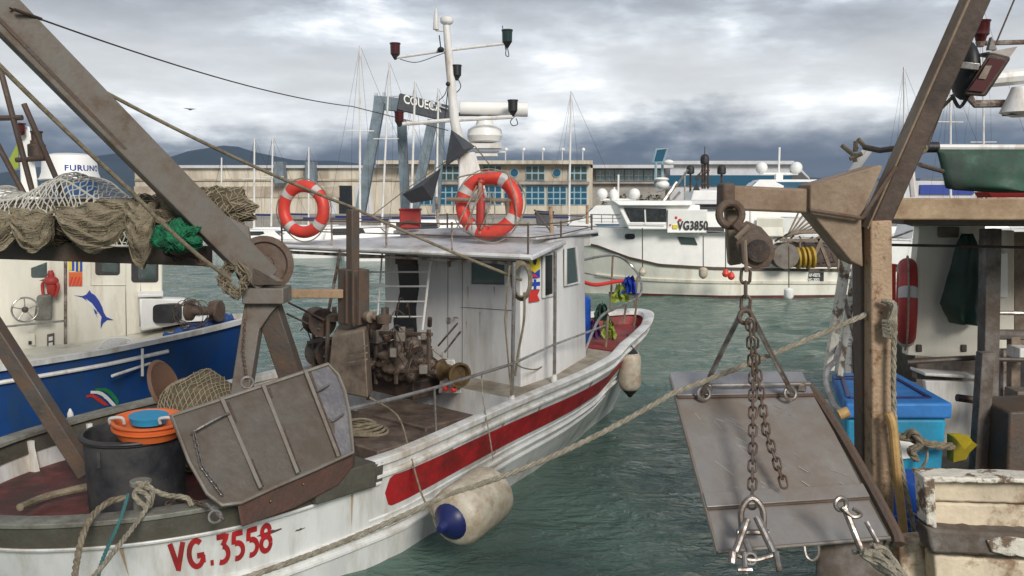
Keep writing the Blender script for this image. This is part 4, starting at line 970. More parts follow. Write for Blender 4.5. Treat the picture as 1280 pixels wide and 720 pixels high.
# roof rail
RP = [(5.5,-2.1),(5.35,-1.2),(5.2,-.3),(5.05,.7),(4.85,1.7),(3.9,1.4),(2.75,1.0)]
RQ = [(5.5,-2.1),(4.4,-2.0),(3.3,-1.2),(2.5,-.7),(2.7,.9)]
mb = MB()
for zz in (3.08, 2.94): mb.tube([L1(S, t_, zz+(.05 if S < 3.5 else 0)) for S, t_ in RP], .008, 6).tube([L1(S, t_, zz+(.05 if S < 3.5 else 0)) for S, t_ in RQ], .008, 6)
mb.build('roof_rail', 'pipeb', boat)
for S, t_ in RP+RQ[1:-1]:
    zb = 2.76 if S > 4 else 2.9
    MB().tube([L1(S,t_,zb), L1(S,t_,3.1+(.05 if S < 3.5 else 0))], .013, 6).build('rail_post', 'pipe' if S > 5 else 'pipeb', boat)
for (a, b_, m, r) in (((545,246),(548,284),'pipe',.018),((558,249),(640,251),'tan',.026),((600,226),(600,292),'tanrust',.024),((634,252),(636,275),'tan',.03),((604,292),(607,262),'pipe',.02),((668,262),(692,294),'pipeb',.012),((688,258),(690,298),'tanrust',.025),((734,256),(734,280),'tanrust',.018)):
    Y = 10.6 if a[0] < 660 else 11.0
    MB().tube([P(*a, Y), P(*b_, Y)], r, 8).build('roof_bracket', m, boat)
# handrail and stanchions along the starboard gunwale
MB().tube([Lp(425,514,1.75), Lp(497,497,1.75), Lp(543,485,1.75), Lp(640,455,1.72)], .018, 8).build('handrail', 'chrome', boat)
MB().tube([Lp(640,455,1.72), Lp(692,431,1.5), L1(2.95,1.38,1.72)], .015, 8).build('forward_handrail', 'chrome', boat)
for (x0,y0,x1,y1,t_) in ((543,485,545,541,1.78),): MB().tube([Lp(x0,y0,t_), Lp(x1,y1,t_)], .012, 8).build('stanchion', 'chrome', boat)
# pulpit
PP = [P(728,325,13.4), P(765,319,14.2), P(785,328,14.6), P(800,348,14.4), P(799,370,13.7), P(770,385,12.7), P(748,400,12.2), P(727,452,11.7)]
MB().tube(cr(PP, 5), .02, 8).build('pulpit_rail', 'chrome', boat)
for (x0,y0,x1,y1,Y) in ((766,320,763,388,14.2),(797,345,793,385,14.2),(797,370,792,410,13.5),(783,380,779,405,13.1),(760,395,757,436,12.4)):
    MB().tube([P(x0,y0,Y), P(x1,y1,Y)], .018, 6).build('pulpit_post', 'tan', boat)
MB().tube([P(724,340,13.5), P(765,348,14.2), P(795,358,14.3)], .012, 6).build('lower_rail', 'chrome', boat)
# mast with yards and lamps
mY = L1(4.1, .1, 0).y
def MP(px, py, dy=0): return P(px, py, mY+dy)
base = MP(601, 288); 
mb = MB(); mb.tube([MP(590,262), MP(580,205), MP(568,150), MP(558,32)], [.085,.075,.062,.045], 14); mast = mb.build('mast', 'mastw', boat)
MB().hexa([MP(572,262,-.2), MP(614,262,-.2), MP(614,262,.25), MP(572,262,.25), MP(574,190,-.1), MP(594,190,-.1), MP(594,190,.15), MP(574,190,.15)]).build('mast_base', 'mastw', boat, bev=.02)
MB().lathe(MP(558.5, 29), (0,0,1), [(.03,-.03),(.075,0),(.085,.02),(.085,.06),(.06,.075),(.01,.08)], 16).build('masthead_light', 'whiteclean', mast)
mb = MB(); mb.tube([MP(558,39), MP(545,38), MP(545,32)], .014, 6).lathe(MP(545,37), (0,0,1), [(.04,0),(.035,.06),(.028,.14),(.02,.2),(.008,.26)], 10).tube([MP(545,12), MP(545,-12)], .003, 4); mb.build('aerial', 'mastw', mast)
MB().tube([MP(495,72), MP(558,63), MP(634,54)], .018, 8).build('upper_yard', 'mastw', mast)
MB().tube([MP(503,155), MP(566,150), MP(640,146)], .026, 8).build('lower_yard', 'mastw', mast)
def lamp(px, py, s, m, arm=0):
    c = MP(px, py); l = MB().lathe(c-V((0,0,s*.5)), (0,0,1), [(s*.34,0),(s*.4,s*.05),(s*.42,s*.85),(s*.46,s*.87),(s*.46,s*.98),(s*.1,s)], 14).build('lamp', m, boat)
    MB().lathe(c-V((0,0,s*.8)), (0,0,1), [(s*.1,-s*.1),(s*.16,0),(s*.34,s*.28)], 10).build('lamp_socket', 'black', l)
lamp(494,61,.15,'redlamp'); lamp(634,45,.16,'greenlamp'); lamp(499,146,.14,'redlamp'); lamp(641,132,.15,'black'); lamp(571,88,.14,'black'); 
mb = MB(); mb.tube(cr([MP(634,56), MP(632,68), MP(636,70), MP(634,58)], 5), .006, 5).tube([MP(628,32), MP(632,62)], .005, 4)
mb.tube(cr([MP(643,146), MP(638,152), MP(641,157), MP(647,155), MP(645,148)], 5), .006, 5).tube(cr([MP(571,96), MP(576,108), MP(570,116), MP(566,114)], 5), .006, 5)
mb.tube(cr([MP(500,74), MP(520,78), MP(545,70), MP(556,66)], 5), .005, 5).tube([MP(556,64), MP(560,110), MP(556,150)], .007, 5).tube(cr([MP(560,105), MP(556,118), MP(548,126)], 5), .006, 5); mb.build('lamp_cable', 'black', mast)
mb = MB(); mb.sphere(MP(551,62,-.05), (.045,.05,.035), 10, 6).sphere(MP(560,105,-.1), (.03,.03,.03), 8, 6).tube([MP(551,60,-.05), MP(549,44,-.05)], .008, 5); mb.build('bracket_fitting', 'black', mast)
# radar scanner
r = MB().tube([MP(575,135.5,.3), MP(660,137,.3)], .095, 12).build('radar_scanner', 'whiteclean', boat, bev=.01)
MB().box(MP(600,143,.3), (.55,.1,.04)).build('scanner_strip', 'black', r)
MB().lathe(MP(606,165,.3), (0,0,1), [(.12,-.14),(.2,-.12),(.235,-.05),(.22,.03),(.12,.09),(.09,.2),(.05,.2)], 18).build('radar_housing', 'whiteclean', boat)
mb = MB().box(MP(607,183,.3), (.42,.34,.06)).box(MP(606,194,.3), (.34,.3,.035)).box(MP(608,190,.3), (.5,.1,.02)).box(MP(590,175,.3), (.12,.1,.2)); mb.build('radar_platform', 'mastw', boat)
# tilting gallows post amidships
def S6(px, py, S_=6.0): return Ls(px, py, S_)
MB().bar(S6(441,262), S6(441,338), .11, .11, B.U).build('winch_post', 'steeld', boat, bev=.008)
mb = MB().bar(S6(442,336), S6(442,405), .28, .24, B.U); pc = mb.build('post_sleeve', 'steeld', boat, bev=.012)
mb = MB()
for x_ in (433,441,449): mb.bar(S6(x_,337,6.14), S6(x_,404,6.14), .02, .02, B.U)
mb.build('sleeve_rib', 'rust', pc)
MB().hexa([S6(408,488,6.25), S6(460,498,6.25), S6(466,490,5.8), S6(420,483,5.8), S6(415,420,6.2), S6(455,412,6.2), S6(460,405,5.85), S6(425,402,5.85)]).build('engine_casing', 'tan', boat, bev=.02)
mb = MB()
for y_ in (436, 445, 453): mb.bar(S6(436,y_,6.32), S6(458,y_-4,6.3), .035, .014)
mb.build('vent_louvre', 'tan', boat)
MB().bar(S6(358,367,6.5), S6(430,367,6.1), .1, .1).build('cross_strut', 'tanrust', boat, bev=.01)
mb = MB(); mb.tube([S6(360,378,6.3), S6(405,400,6.0)], .012, 6).tube([S6(358,392,6.3), S6(400,412,6.0)], .012, 6); mb.build('guy_rod', 'blackm', boat)
# winch: frame, drums, levers
c = S6(402,402,5.9); mb = MB().lathe(c-B.R*.1, B.R+B.U*-.3, [(.03,-.05),(.17,-.05),(.17,-.02),(.08,0),(.08,.16),(.17,.19),(.17,.22),(.03,.22)], 22); wn = mb.build('winch_drum', 'blackm', boat)
c = S6(402,440,5.6); MB().lathe(c, B.R, [(.03,-.1),(.19,-.1),(.19,-.07),(.12,-.02),(.12,.1),(.19,.14),(.19,.17),(.03,.17)], 22).build('winch_drum', 'steeld', boat)
mb = MB()
for (x0,y0,x1,y1,S_) in ((385,428,455,416,5.8),(455,415,540,418,5.6),(455,462,545,465,5.6),(470,415,470,480,5.6),(495,416,495,480,5.6),(536,412,536,470,5.6),(460,415,460,500,5.3),(515,430,505,470,5.5),(410,395,408,480,6.0),(392,412,392,470,5.7),(480,430,484,462,5.4),(505,418,505,462,5.4)):
    mb.bar(Ls(x0,y0,S_), Ls(x1,y1,S_), .04, .035, B.U)
mb.build('winch_frame', 'steeld', boat, bev=.004)
mb = MB(); rn = random.Random(11)
for i in range(64):
    p = Ls(rn.uniform(388,545), 392+86*rn.random()**.7, rn.uniform(5.1,5.9)); q = p+V((rn.uniform(-.2,.2), rn.uniform(-.15,.15), rn.uniform(-.22,.22)))
    if i % 3 == 0: MB().tube([p, q], rn.uniform(.015,.035), 8).build('hydraulic_pipe', 'blackm', boat)
    elif i % 3 == 1: MB().tube(cr([p, p.lerp(q,.5)+V((0,0,.12)), q], 5), .008, 6).build('hydraulic_hose', 'blackm', boat)
    else: MB().box(p, (rn.uniform(.04,.12), rn.uniform(.04,.1), rn.uniform(.03,.11))).build('valve_block', ('blackm','blackm','steel')[i % 3 if i % 2 else 0], boat, bev=.01)
MB().lathe(Ls(500,445,5.2), B.R, [(.03,-.45),(.24,-.45),(.24,-.41),(.13,-.38),(.15,0),(.13,.28),(.24,.3),(.24,.34),(.03,.34)], 24).build('cable_drum', 'steeld', boat)
mb = MB().box(Ls(505,478,5.2), (.9,.5,.22), (B.R, B.U, V((0,0,1)))); mb.build('winch_bed', 'blackm', boat, bev=.01)
for (a, b_) in (((548,432),(572,404)),((556,440),(576,414)),((560,452),(540,436))): MB().tube([Ls(*a,5.1), Ls(*b_,5.2)], .012, 6).build('lever', 'pipe', boat)
c = Ls(557,463,5.2); wp = MB().lathe(c, B.R*.95-B.U*.25, [(.03,-.06),(.13,-.06),(.13,-.02),(.085,.04),(.08,.16),(.10,.24),(.145,.31),(.145,.34),(.12,.34),(.10,.28)], 24).build('warping_head', 'brass', boat)
MB().hexa([Ls(548,492,5.25), Ls(577,492,5.25), Ls(577,488,5.0), Ls(548,488,5.0), Ls(553,450,5.2), Ls(568,450,5.2), Ls(568,448,5.05), Ls(553,448,5.05)]).build('warping_pedestal', 'white', boat, bev=.012)
MB().lathe(Ls(557,485,5.33), B.U, [(.02,-.03),(.035,-.02),(.035,.02),(.02,.03)], 10).lathe(Ls(567,487,5.33), B.U, [(.02,-.03),(.03,-.02),(.03,.02),(.02,.03)], 10).build('red_fitting', 'sigr', boat)
# lamp and box under the roof edge, and dark gear hanging by the ladder
MB().box(Ls(508,323,4.75), (.34,.1,.16), (B.R, B.U, V((0,0,1)))).build('deck_light_box', 'blackm', boat, bev=.01)
MB().lathe(Ls(514,317,4.86), -B.U, [(.02,0),(.05,0),(.055,.04),(.03,.05)], 14).build('deck_light', 'steel', boat)
for k, (x_, y_) in enumerate(((406,392),(398,405),(418,396),(428,420),(470,404),(480,398),(462,396))):
    c = Ls(x_, y_, 5.75+.04*k); MB().lathe(c, (B.R, B.U, V((0,0,1)))[k % 3], [(.01,-.05),(.06+.01*(k % 3),-.05),(.07+.01*(k % 3),.03),(.03,.05),(.03,.12)], 12).build('hydraulic_motor', ('blackm','steeld','tan','rust')[k % 4], boat)
MB().box(Ls(470,412,5.55), (.26,.2,.3), (B.R, B.U, V((0,0,1)))).build('valve_chest', 'steel', boat, bev=.012)
lump('gear_net', Ls(505,452,5.35), (.34,.3,.26), 'brown', '', tw='blackm', seed=51, cell=12, amp=.25, wtw=.004, parent=boat)
# scars on the planking
mb = MB()
for S_, dr, l_, h_ in ((8.22,.34,.22,.035),(8.0,.40,.10,.02),(6.9,.66,.16,.015),(5.9,.6,.1,.012)):
    i0 = B.idx(S_); i1 = B.idx(S_+l_); n = 8; vs = []
    for k in range(n+1):
        i = i0+(i1-i0)*k/n; q = h_*(.35+.65*math.sin(math.pi*k/n))*(1+.5*noise.noise(V((k, S_*9, 0)))); vs += [B.pt(i, dr-q/2+.004*(k % 3), 1, .006), B.pt(i, dr+q/2, 1, .006)]
    MB().add(vs, [(2*k, 2*k+1, 2*k+3, 2*k+2) for k in range(n)]).build('scrape_mark', 'shoe', hull)
# hatch boxes
def lbox(nm, S0, S1, t0, t1, z0, z1, m, par=boat, bev=.015): return MB().hexa([L1(S0,t0,z0), L1(S1,t0,z0), L1(S1,t1,z0), L1(S0,t1,z0), L1(S0,t0,z1), L1(S1,t0,z1), L1(S1,t1,z1), L1(S0,t1,z1)]).build(nm, m, par, bev=bev)
lbox('fish_hatch', 6.15, 6.95, .55, 1.62, .57, .97, 'brown'); lbox('fish_hatch', 5.42, 6.13, .25, 1.40, .57, 1.00, 'brown'); lbox('deck_locker', 4.97, 5.40, .2, 1.62, .57, .86, 'brown'); lbox('fish_hatch', 6.0, 6.9, -.9, .5, .57, .84, 'brown')
lbox('port_locker', 5.5, 7.4, -1.75, -1.35, .57, .95, 'white')
lbox('grey_block', 7.3, 7.95, 1.74, 2.03, .80, 1.03, 'olive')
# blue fuel cans on the foredeck, bow fittings
mb = MB(); mb.lathe(L1(2.05,.2,1.28), (0,0,1), [(.2,0),(.22,.03),(.22,.62),(.19,.66),(.02,.66)], 20); b_ = one(mb, 'plastic_barrel', 'bluedrum', 'upright blue plastic barrel standing on the red foredeck beside the wheelhouse', 'barrel')
# ---- stern gantry
gA = [P(-60,-42,7.15), P(0,24,7.4), P(328,345,9.0)]
G = boat
up = V((.3,-.9,.25))
mb = MB().bar(P(-80,-70,7.1), P(330,348,9.0), .30, .24, up); mb.build('gantry_arm', 'steel', G, bev=.012)
mb = MB().bar(P(-80,-52,7.1)-V((0,-.02,.0)), P(322,362,9.02), .03, .30, up); mb.build('gantry_flange', 'steeld', G)
q = [P(222,246,8.35), P(262,262,8.35), P(300,284,8.35), P(308,330,8.35), P(352,355,8.35), P(330,362,8.35)]
q = [P(x_, y_, 8.45+(x_-222)*.004) for x_, y_ in ((222,246),(262,260),(310,284),(317,328),(354,352),(318,352))]
MB().prism(q, (0,.05,0)).build('gusset_plate', 'steel', G, bev=.006)
q = [P(270,308,8.78), P(318,356,8.8), P(352,356,8.8)]; MB().prism(q, (0,.04,0)).build('gusset_plate', 'steeld', G)
MB().box(P(334,368,8.98), (.42,.34,.16)).build('pivot_block', 'steel', G, bev=.01)
mb = MB().lathe(P(334,330,9.35)-V((0,.1,0)), V((.25,-1,.1)), [(.05,-.08),(.30,-.08),(.30,-.04),(.22,0),(.22,.06),(.30,.1),(.30,.14),(.24,.15),(.22,.12),(.1,.12),(.09,.18),(.02,.18)], 30); mb.build('pulley_wheel', 'rust', G)
mb = MB().prism([P(308,376,8.9), P(352,376,8.9), P(338,392,8.9), P(326,410,8.9), P(316,418,8.9), P(308,414,8.9)], (0,.25,0)); mb.build('leg_bracket', 'steel', G, bev=.006)
MB().bar(P(320,378,9.0), P(300,505,8.9), .19, .16, (0,1,0)).build('gantry_leg', 'steel', G, bev=.01)
MB().bar(P(336,384,9.05), P(368,480,9.2), .23, .2, (0,1,0)).build('gantry_leg', 'steeld', G, bev=.01)
MB().bar(P(-45,352,8.3), P(110,592,8.35), .15, .15, (0,1,0)).build('gantry_brace', 'steeld', G, bev=.01)
MB().bar(P(-60,309,9.15), P(262,320,9.0), .17, .2, (0,0,1)).build('net_beam', 'steeld', G, bev=.01)
mb = MB().tube([P(-40,253,9.3), P(150,250,9.3), P(303,247,9.3)], .022, 8).tube([P(303,247,9.3), P(303,282,9.3)], .022, 8).tube([P(289,250,9.5), P(289,282,9.5)], .02, 8).tube([P(303,247,9.3), P(275,250,9.7), P(240,251,9.7)], .02, 8); mb.build('net_rail', 'pipeb', G)
for (x0,y0,x1,y1) in ((0,85,42,245),(-14,160,32,246),(30,130,83,252)):
    MB().tube([P(x0,y0,9.2), P(x1,y1,9.2)], .03, 8).build('frame_pole', 'pipeb', G)
MB().tube([P(-20,148,9.2), P(28,147,9.2)], .028, 8).tube([P(20,200,9.2), P(56,198,9.2)], .026, 8).build('frame_rung', 'pipeb', G)
for (x0,y0,x1,y1) in ((64,252,74,322),(163,250,168,320)): MB().tube([P(x0,y0,9.1), P(x1,y1,9.1)], .02, 6).build('rail_stay', 'tan', G)
MB().bar(P(300,282,9.2), P(310,380,9.1), .07, .07).build('gantry_stay', 'steeld', G)

# ================================================================== THINGS ON AND AROUND THE MAIN BOAT
def lifebuoy(c, axis, R_, r_, label, rot=0, m='orange', flat=1.0):
    c = V(c); t = thing('lifebuoy', label, 'lifebuoy', c-V((0,0,R_+r_)), None)
    MB().torus(c, axis, R_, r_, 44, 14, flat=flat).build('ring', m, t, sm=80)
    for k in range(4):
        a = math.radians(rot+90*k); MB().torus(c, axis, R_, r_*1.03, 6, 14, a-.13, a+.13, flat=flat).build('tape_band', 'tapew', t, sm=80)
    ax, bx_ = frame(V(axis)); pts = []
    for k in range(4):
        for f in (0, .25, .5, .75):
            a = math.radians(rot+90*(k+f)); q = R_+r_+(.01 if f == 0 else .035*math.sin(f*math.pi)); pts.append(c+(ax*math.cos(a)+bx_*math.sin(a))*q+V((0,0,-.012*math.sin(f*math.pi))))
    MB().tube(cr(pts, 4, True), .008, 6, closed=True).build('grab_line', 'ropew', t)
    return t
lifebuoy(P(379.5,261.5,11.35), (-.35,-1,.03), .295, .077, 'orange lifebuoy with pale bands, left of the two on the wheelhouse roof', 40)
lifebuoy(P(611.5,256,10.7), (-.22,-1,.18), .335, .085, 'larger orange lifebuoy lashed to the brown bracket on the roof beside the mast', 30)
mb = MB(); rn = random.Random(4)
for k in range(5):
    a = P(596+k*5, 232+k*2, 10.5); b_ = P(568+k*11, 292-k*2, 10.5); mb.tube(cr([a, a.lerp(b_,.5)+V((rn.uniform(-.08,.08),-.03,rn.uniform(-.1,.1))), b_], 6), .009, 6)
mb.tube(cr([P(572,222,10.55), P(590,218,10.5), P(630,214,10.5), P(636,222,10.5), P(644,250,10.5), P(646,285,10.5)], 6), .010, 6)
one(mb, 'tangled_line', 'ropew', 'pale and pink thin line tangled round the bracket of the larger lifebuoy', 'rope')
mb = MB(); mb.lathe(P(601,262,10.62), (0,0,1), [(.05,-.25),(.06,-.1),(.055,.1),(.03,.3),(.05,.33),(.03,.38)], 10); one(mb, 'rescue_light', 'oldred', 'faded red marker light standing upright inside the larger lifebuoy', 'light')
t = thing('fuel_can', 'dark red metal box with a green cord strapped at the far roof edge', 'box', P(513,284,11.9), None)
MB().box(P(513,274,11.9), (.27,.22,.25)).build('body', 'oldred', t, bev=.02); MB().box(P(513,262,11.9), (.29,.24,.03)).build('lid', 'red', t, bev=.01)
mb = MB().tube(cr([P(500,280,11.75), P(510,277,11.75), P(527,280,11.75)], 5), .012, 6); mb.build('cord', 'tarp', t)
t = thing('crate', 'dark grey plastic crate at the back of the roof by the brown rail posts', 'crate', P(680,280,12.1), None)
MB().hexa([P(671,282,12.0), P(690,283,12.0), P(691,280,12.4), P(672,279,12.4), P(669,267,12.0), P(691,268,12.0), P(692,265,12.4), P(671,264,12.4)]).build('body', 'skin', t, bev=.01)
MB().tube([P(669,267,12.0), P(691,268,12.0), P(692,265,12.4), P(671,264,12.4)], .014, 6, closed=True).build('rim', 'black', t)
# day shapes
mb = MB(); p = [MP(564,162,-.15), MP(594,183,-.1), MP(556,209,-.2), MP(580,187,-.4)]
mb.add([p[0], p[1], p[2], p[3], MP(572,186,.1)], [(0,1,3),(1,2,3),(0,3,2),(0,4,1),(1,4,2),(0,2,4)]); one(mb, 'day_shape', 'skin', 'dark canvas cone day shape, upper one, pointing right against the mast', 'day shape')
mb = MB(); p = [P(503,243,11.6), P(551,210,11.4), P(541,250,11.5), P(514,254,11.6), P(528,232,11.1)]
mb.add(p+[P(530,240,11.8)], [(0,1,4),(1,2,4),(2,3,4),(3,0,4),(0,5,1),(1,5,2),(2,5,3),(3,5,0)]); one(mb, 'day_shape', 'skin', 'grey canvas cone day shape, lower one, tipped over above the red box', 'day shape')
MB().tube([P(462,272,11.6), P(510,235,11.5), P(560,200,11.4)], .007, 5).build('halyard', 'rope', boat); MB().tube([P(594,183,10.6), P(612,206,10.6)], .008, 5).build('halyard', 'rope', boat)
# ropes and wires
def rope_thing(nm, label, pts, r, m='rope', tw=False, cat='rope'):
    mb = MB(); twist(mb, pts, r) if tw else mb.tube(pts, r, 8); return one(mb, nm, m, label, cat)
rope_thing('stay_rope', 'taut tan rope running from the gantry arm down across the roof to the coil', sag(P(98,97,7.9), P(440,259,10.3), .06)+sag(P(440,259,10.3), P(652,350,9.65), .02)[1:], .018, 'rope')
rope_thing('lifting_rope', 'thick brown rope hanging from upper left down beside the nets to the pulley', sag(P(-30,52,6.6), P(165,240,7.6), .02)+sag(P(165,240,7.6), P(290,350,8.3), .05)[1:], .02, 'rope')
rope_thing('wire_stay', 'thin dark wire crossing the sky from the gantry to the mast', sag(P(12,10,7.3), P(440,133,16), .12, 20)+[P(560,163,18)], .008, 'blackm', cat='wire')
MB().tube([P(18,12,7.3), P(52,24,7.5)], .014, 8).build('wire_clamp', 'blackm', boat)
mb = MB(); c = P(652,347,9.62)
for k in range(6):
    mb.torus(c+V((.012*k-.03,.012*(k%3),-.01*k)), (.4,-1,.05*k), .0, .0, 4, 3) if False else mb.tube([c+V((math.cos(a)*(.085+.012*(k%3)), .02*k-.05, math.sin(a)*(.175+.01*k)-.03)) for a in [i*2*math.pi/26 for i in range(26)]], .013, 7, closed=True)
mb.tube(cr([c+V((.03,-.04,-.16)), P(655,400,9.6), P(648,440,9.6), P(644,470,9.6)], 6), .014, 7)
one(mb, 'rope_coil', 'rope', 'coil of tan rope hung on the wheelhouse post under the roof corner', 'rope')
mb = MB(); c = L1(6.7, .95, .99)
for k in range(5): mb.tube([c+V((math.cos(a)*(.34-.03*k), math.sin(a)*(.19-.018*k), .022*k+.012*math.sin(a*3+k))) for a in [i*2*math.pi/30 for i in range(30)]], .016, 7, closed=True)
one(mb, 'rope_coil', 'rope', 'flat coil of tan rope lying on the brown fish hatch behind the steel board', 'rope')
rope_thing('loose_line', 'thin tan line falling from the hatch over the white side to the big fender', cr([P(462,497,8.8), P(497,520,8.6), P(512,565,8.2), P(528,620,7.75), P(548,655,7.65)], 6), .009, 'rope')
rope_thing('loose_line', 'thin frayed white line hanging from the handrail over the red stripe', cr([P(602,466,9.3), P(604,500,9.1), P(612,545,8.78), P(616,572,8.7)], 6), .007, 'ropew')
rope_thing('loose_line', 'grey slack line looped between the two silver canopy posts', cr([P(641,452,9.75), P(655,460,9.9), P(675,460,10.5), P(693,440,11)], 6), .008, 'rope')
rope_thing('deck_hose', 'fat brown hose curving over the red stern deck to the tub', cr([P(25,634,7.5), P(60,620,7.9), P(120,606,8.05), P(150,600,8.1)], 6), .035, 'rope')
# fenders
def fender(a, b_, r, label, endm, m='fender', ends=(1,1), rope=None):
    a, b_ = V(a), V(b_); d = b_-a; L_ = d.length; t = thing('fender', label, 'fender', (a+b_)/2-V((0,0,r)), None)
    MB().lathe(a, d, [(r*.62,0),(r*.82,L_*.04),(r*.97,L_*.12),(r,L_*.2),(r,L_*.8),(r*.97,L_*.88),(r*.82,L_*.96),(r*.62,L_)], 28).build('body', m, t, sm=60)
    for k, (p, s_) in enumerate(((a, -1), (b_, 1))):
        if ends[k]: MB().lathe(p, d*s_, [(r*.66,-r*.16),(r*.62,r*.02),(r*.45,r*.22),(r*.2,r*.36),(r*.12,r*.6),(.01,r*.62)] if endm == 'navy' and not rope == 2 else [(r*.86,-r*.2),(r*.62,r*.05),(r*.3,r*.4),(r*.14,r*.62),(.01,r*.64)], 20).build('end_cap', endm, t)
    return t
f1 = fender(P(563,652,7.55), P(618,612,8.15), .275, 'large stained cream fender with a navy blue end lying against the hull', 'navy')
f2 = fender(P(787.5,488,12.2), P(787.5,440,12.2), .155, 'upright cream fender with dark cone ends hanging from the bow', 'black', rope=2)
MB().tube([P(788,432,12.2), P(784,418,12.5)], .012, 6).build('rope', 'black', f2)
# plastic tub with orange basket
c = P(172,612,7.75); c.z = .57; t = thing('tub', 'large round black plastic tub on the stern deck', 'tub', c, None)
rt = 63*7.6/F
MB().lathe(c, (0,0,1), [(rt*.9,0),(rt*.93,.1),(rt*.985,.68),(rt*1.05,.70),(rt*1.05,.735),(rt*.97,.74),(rt*.95,.70),(rt*.88,.05),(.01,.05)], 40).build('body', 'tub', t, bev=0)
MB().torus(c+V((0,0,.72)), (0,0,1), rt*1.03, .018, 40, 8).build('rim', 'black', t)
for k in range(1): a = -1.9; MB().box(c+V((math.cos(a)*rt*.99, math.sin(a)*rt*.99, .58)), (.03,.02,.14)).build('lug', 'tub', t)
cb = P(186,523,7.6); t = thing('basket', 'orange plastic fish basket with white handles resting on the rim of the black tub', 'basket', cb-V((0,0,.1)), None)
mb = MB(); rb = .30; mb.lathe(cb-V((0,0,.1)), (.05,-.05,1), [(rb*.85,-.05),(rb*.95,.03),(rb*1.04,.03),(rb*1.04,.045),(rb*.94,.05),(rb*.95,.085),(rb*1.06,.085),(rb*1.06,.10),(rb*.96,.10),(rb*.88,.04),(.01,.03)], 32); mb.build('body', 'orangetub', t)
mb = MB()
for sx in (-1, 1):
    q = cb+V((sx*rb*.72, -.14, -.01)); MB().tube(cr([q+V((-.06,0,0)), q+V((-.05,-.02,.05)), q+V((.05,-.02,.055)), q+V((.06,0,0))], 5), .014, 8).build('handle', 'tapew', t)
MB().lathe(cb+V((0,0,.0)), (.05,-.05,1), [(rb*.5,-.03),(rb*.50,-.02),(rb*.56,.03),(rb*.3,.032),(.01,.032)], 28).build('inner_tray', 'cyanp', t)

# ---- steel trawl doors
def trawl_door_left():
    tl, tr, br, bl = P(214,521,7.0), P(410,456,7.75), P(441,566,7.42), P(268,636,6.55)
    q = quadmap(tl, tr, br, bl); t = thing('trawl_door', 'weathered grey steel trawl door with ribs leaning outside the stern quarter', 'trawl door', (bl+br)/2, None)
    outl = [(0,0),(.25,0),(.5,0),(.75,0),(1,0),(1.045,.15),(1.06,.35),(1.05,.6),(1.02,.85),(1,1),(.7,1.02),(.4,1.03),(.16,1.045),(.05,1.0),(.0,.85),(-.015,.5)]
    MB().prism([q(u, v, 0) for u, v in outl], (q(0,0,0)-q(0,0,.03))).build('plate', 'boardl', t, bev=.004)
    oo = [q(u, v, .012) for u, v in outl]; MB().tube(oo, .017, 6, closed=True).build('rim', 'steel', t)
    for u0, u1 in ((.30,.30),(.56,.565),(.84,.875)):
        MB().hexa([q(u0-.012,.0,0), q(u0+.012,.0,0), q(u1+.02,1.0,0), q(u1-.005,1.0,0), q(u0-.012,.0,.045), q(u0+.012,.0,.045), q(u1+.02,1.0,.045), q(u1-.005,1.0,.045)]).build('rib', 'steel', t, bev=.004)
        MB().hexa([q(u0+.02,.05,0), q(u0+.035,.05,0), q(u1+.035,.98,0), q(u1+.025,.98,0), q(u0+.02,.05,.02), q(u0+.035,.05,.02), q(u1+.035,.98,.02), q(u1+.025,.98,.02)]).build('rib_shadow_line', 'blackm', t)  # dark strip beside each rib: its shadow line put in as colour
    MB().tube(cr([q(.06,.25,.02), q(.1,.25,.07), q(.28,.2,.07), q(.3,.2,.02)], 4), .012, 8).build('bracket_bar', 'shackle', t)
    for u, v in ((.895,.26),(.93,.62)): MB().tube([q(u-.02,v,.03), q(u+.01,v+.01,.06), q(u+.07,v-.02,.05)], .010, 8).build('pin', 'shackle', t)
    mb = MB(); MB().prism([q(.88,.0,.006), q(1,.0,.006), q(1.045,.15,.006), q(1.055,.4,.006), q(1.045,.65,.006), q(1.0,.98,.006), q(.9,1.0,.006)], q(0,0,0)-q(0,0,.004)).build('end_plate', 'bluesteel', t)
    # heavy keel shoe under the plate
    a = [q(.14,1.03,-.02), q(.75,1.0,-.02), q(1.03,.9,-.02), q(1.0,1.08,-.12), q(.86,1.18,-.16), q(.5,1.22,-.16), q(.12,1.2,-.12)]
    MB().prism(a, (.0,.09,0)).build('keel_shoe', 'shoe', t, bev=.01)
    for u, v in ((.35,1.11),(.6,1.08)): MB().sphere(q(u, v, -.055), .012, 8, 6).build('bolt', 'brass', t)
    return t, q
dl, ql = trawl_door_left()
one(chainmb([ql(.07,.27,.05), ql(.03,.6,.05), ql(.07,.93,.06)], .045, .010), 'chain', 'shackle', 'short bright chain hanging down the front of the stern trawl door', 'chain')
ch = one(chainmb([P(306,400,8.6), P(303,440,8.3), P(308,476,7.9)], .05, .012), 'chain', 'chain', 'rusty chain hanging from the gantry leg to the top edge of the stern trawl door', 'chain')
one(MB().torus(P(309,478,7.55), (.3,-1,.6), .05, .012, 20, 8), 'shackle_ring', 'shackle', 'steel ring lying on the top edge of the stern trawl door', 'shackle')
one(MB().torus(P(269,646,6.42), (.5,-1,.5), .045, .011, 20, 8).tube([P(258,630,6.5), P(280,650,6.4)], .012, 8), 'shackle', 'shackle', 'bright shackle at the lower left corner of the stern trawl door', 'shackle')
one(chainmb([P(208,630,6.75), P(222,624,6.8), P(240,626,6.75), P(262,634,6.6)], .05, .012), 'chain', 'chain', 'grey chain on the stern rail running from the bollard to the trawl door corner', 'chain')
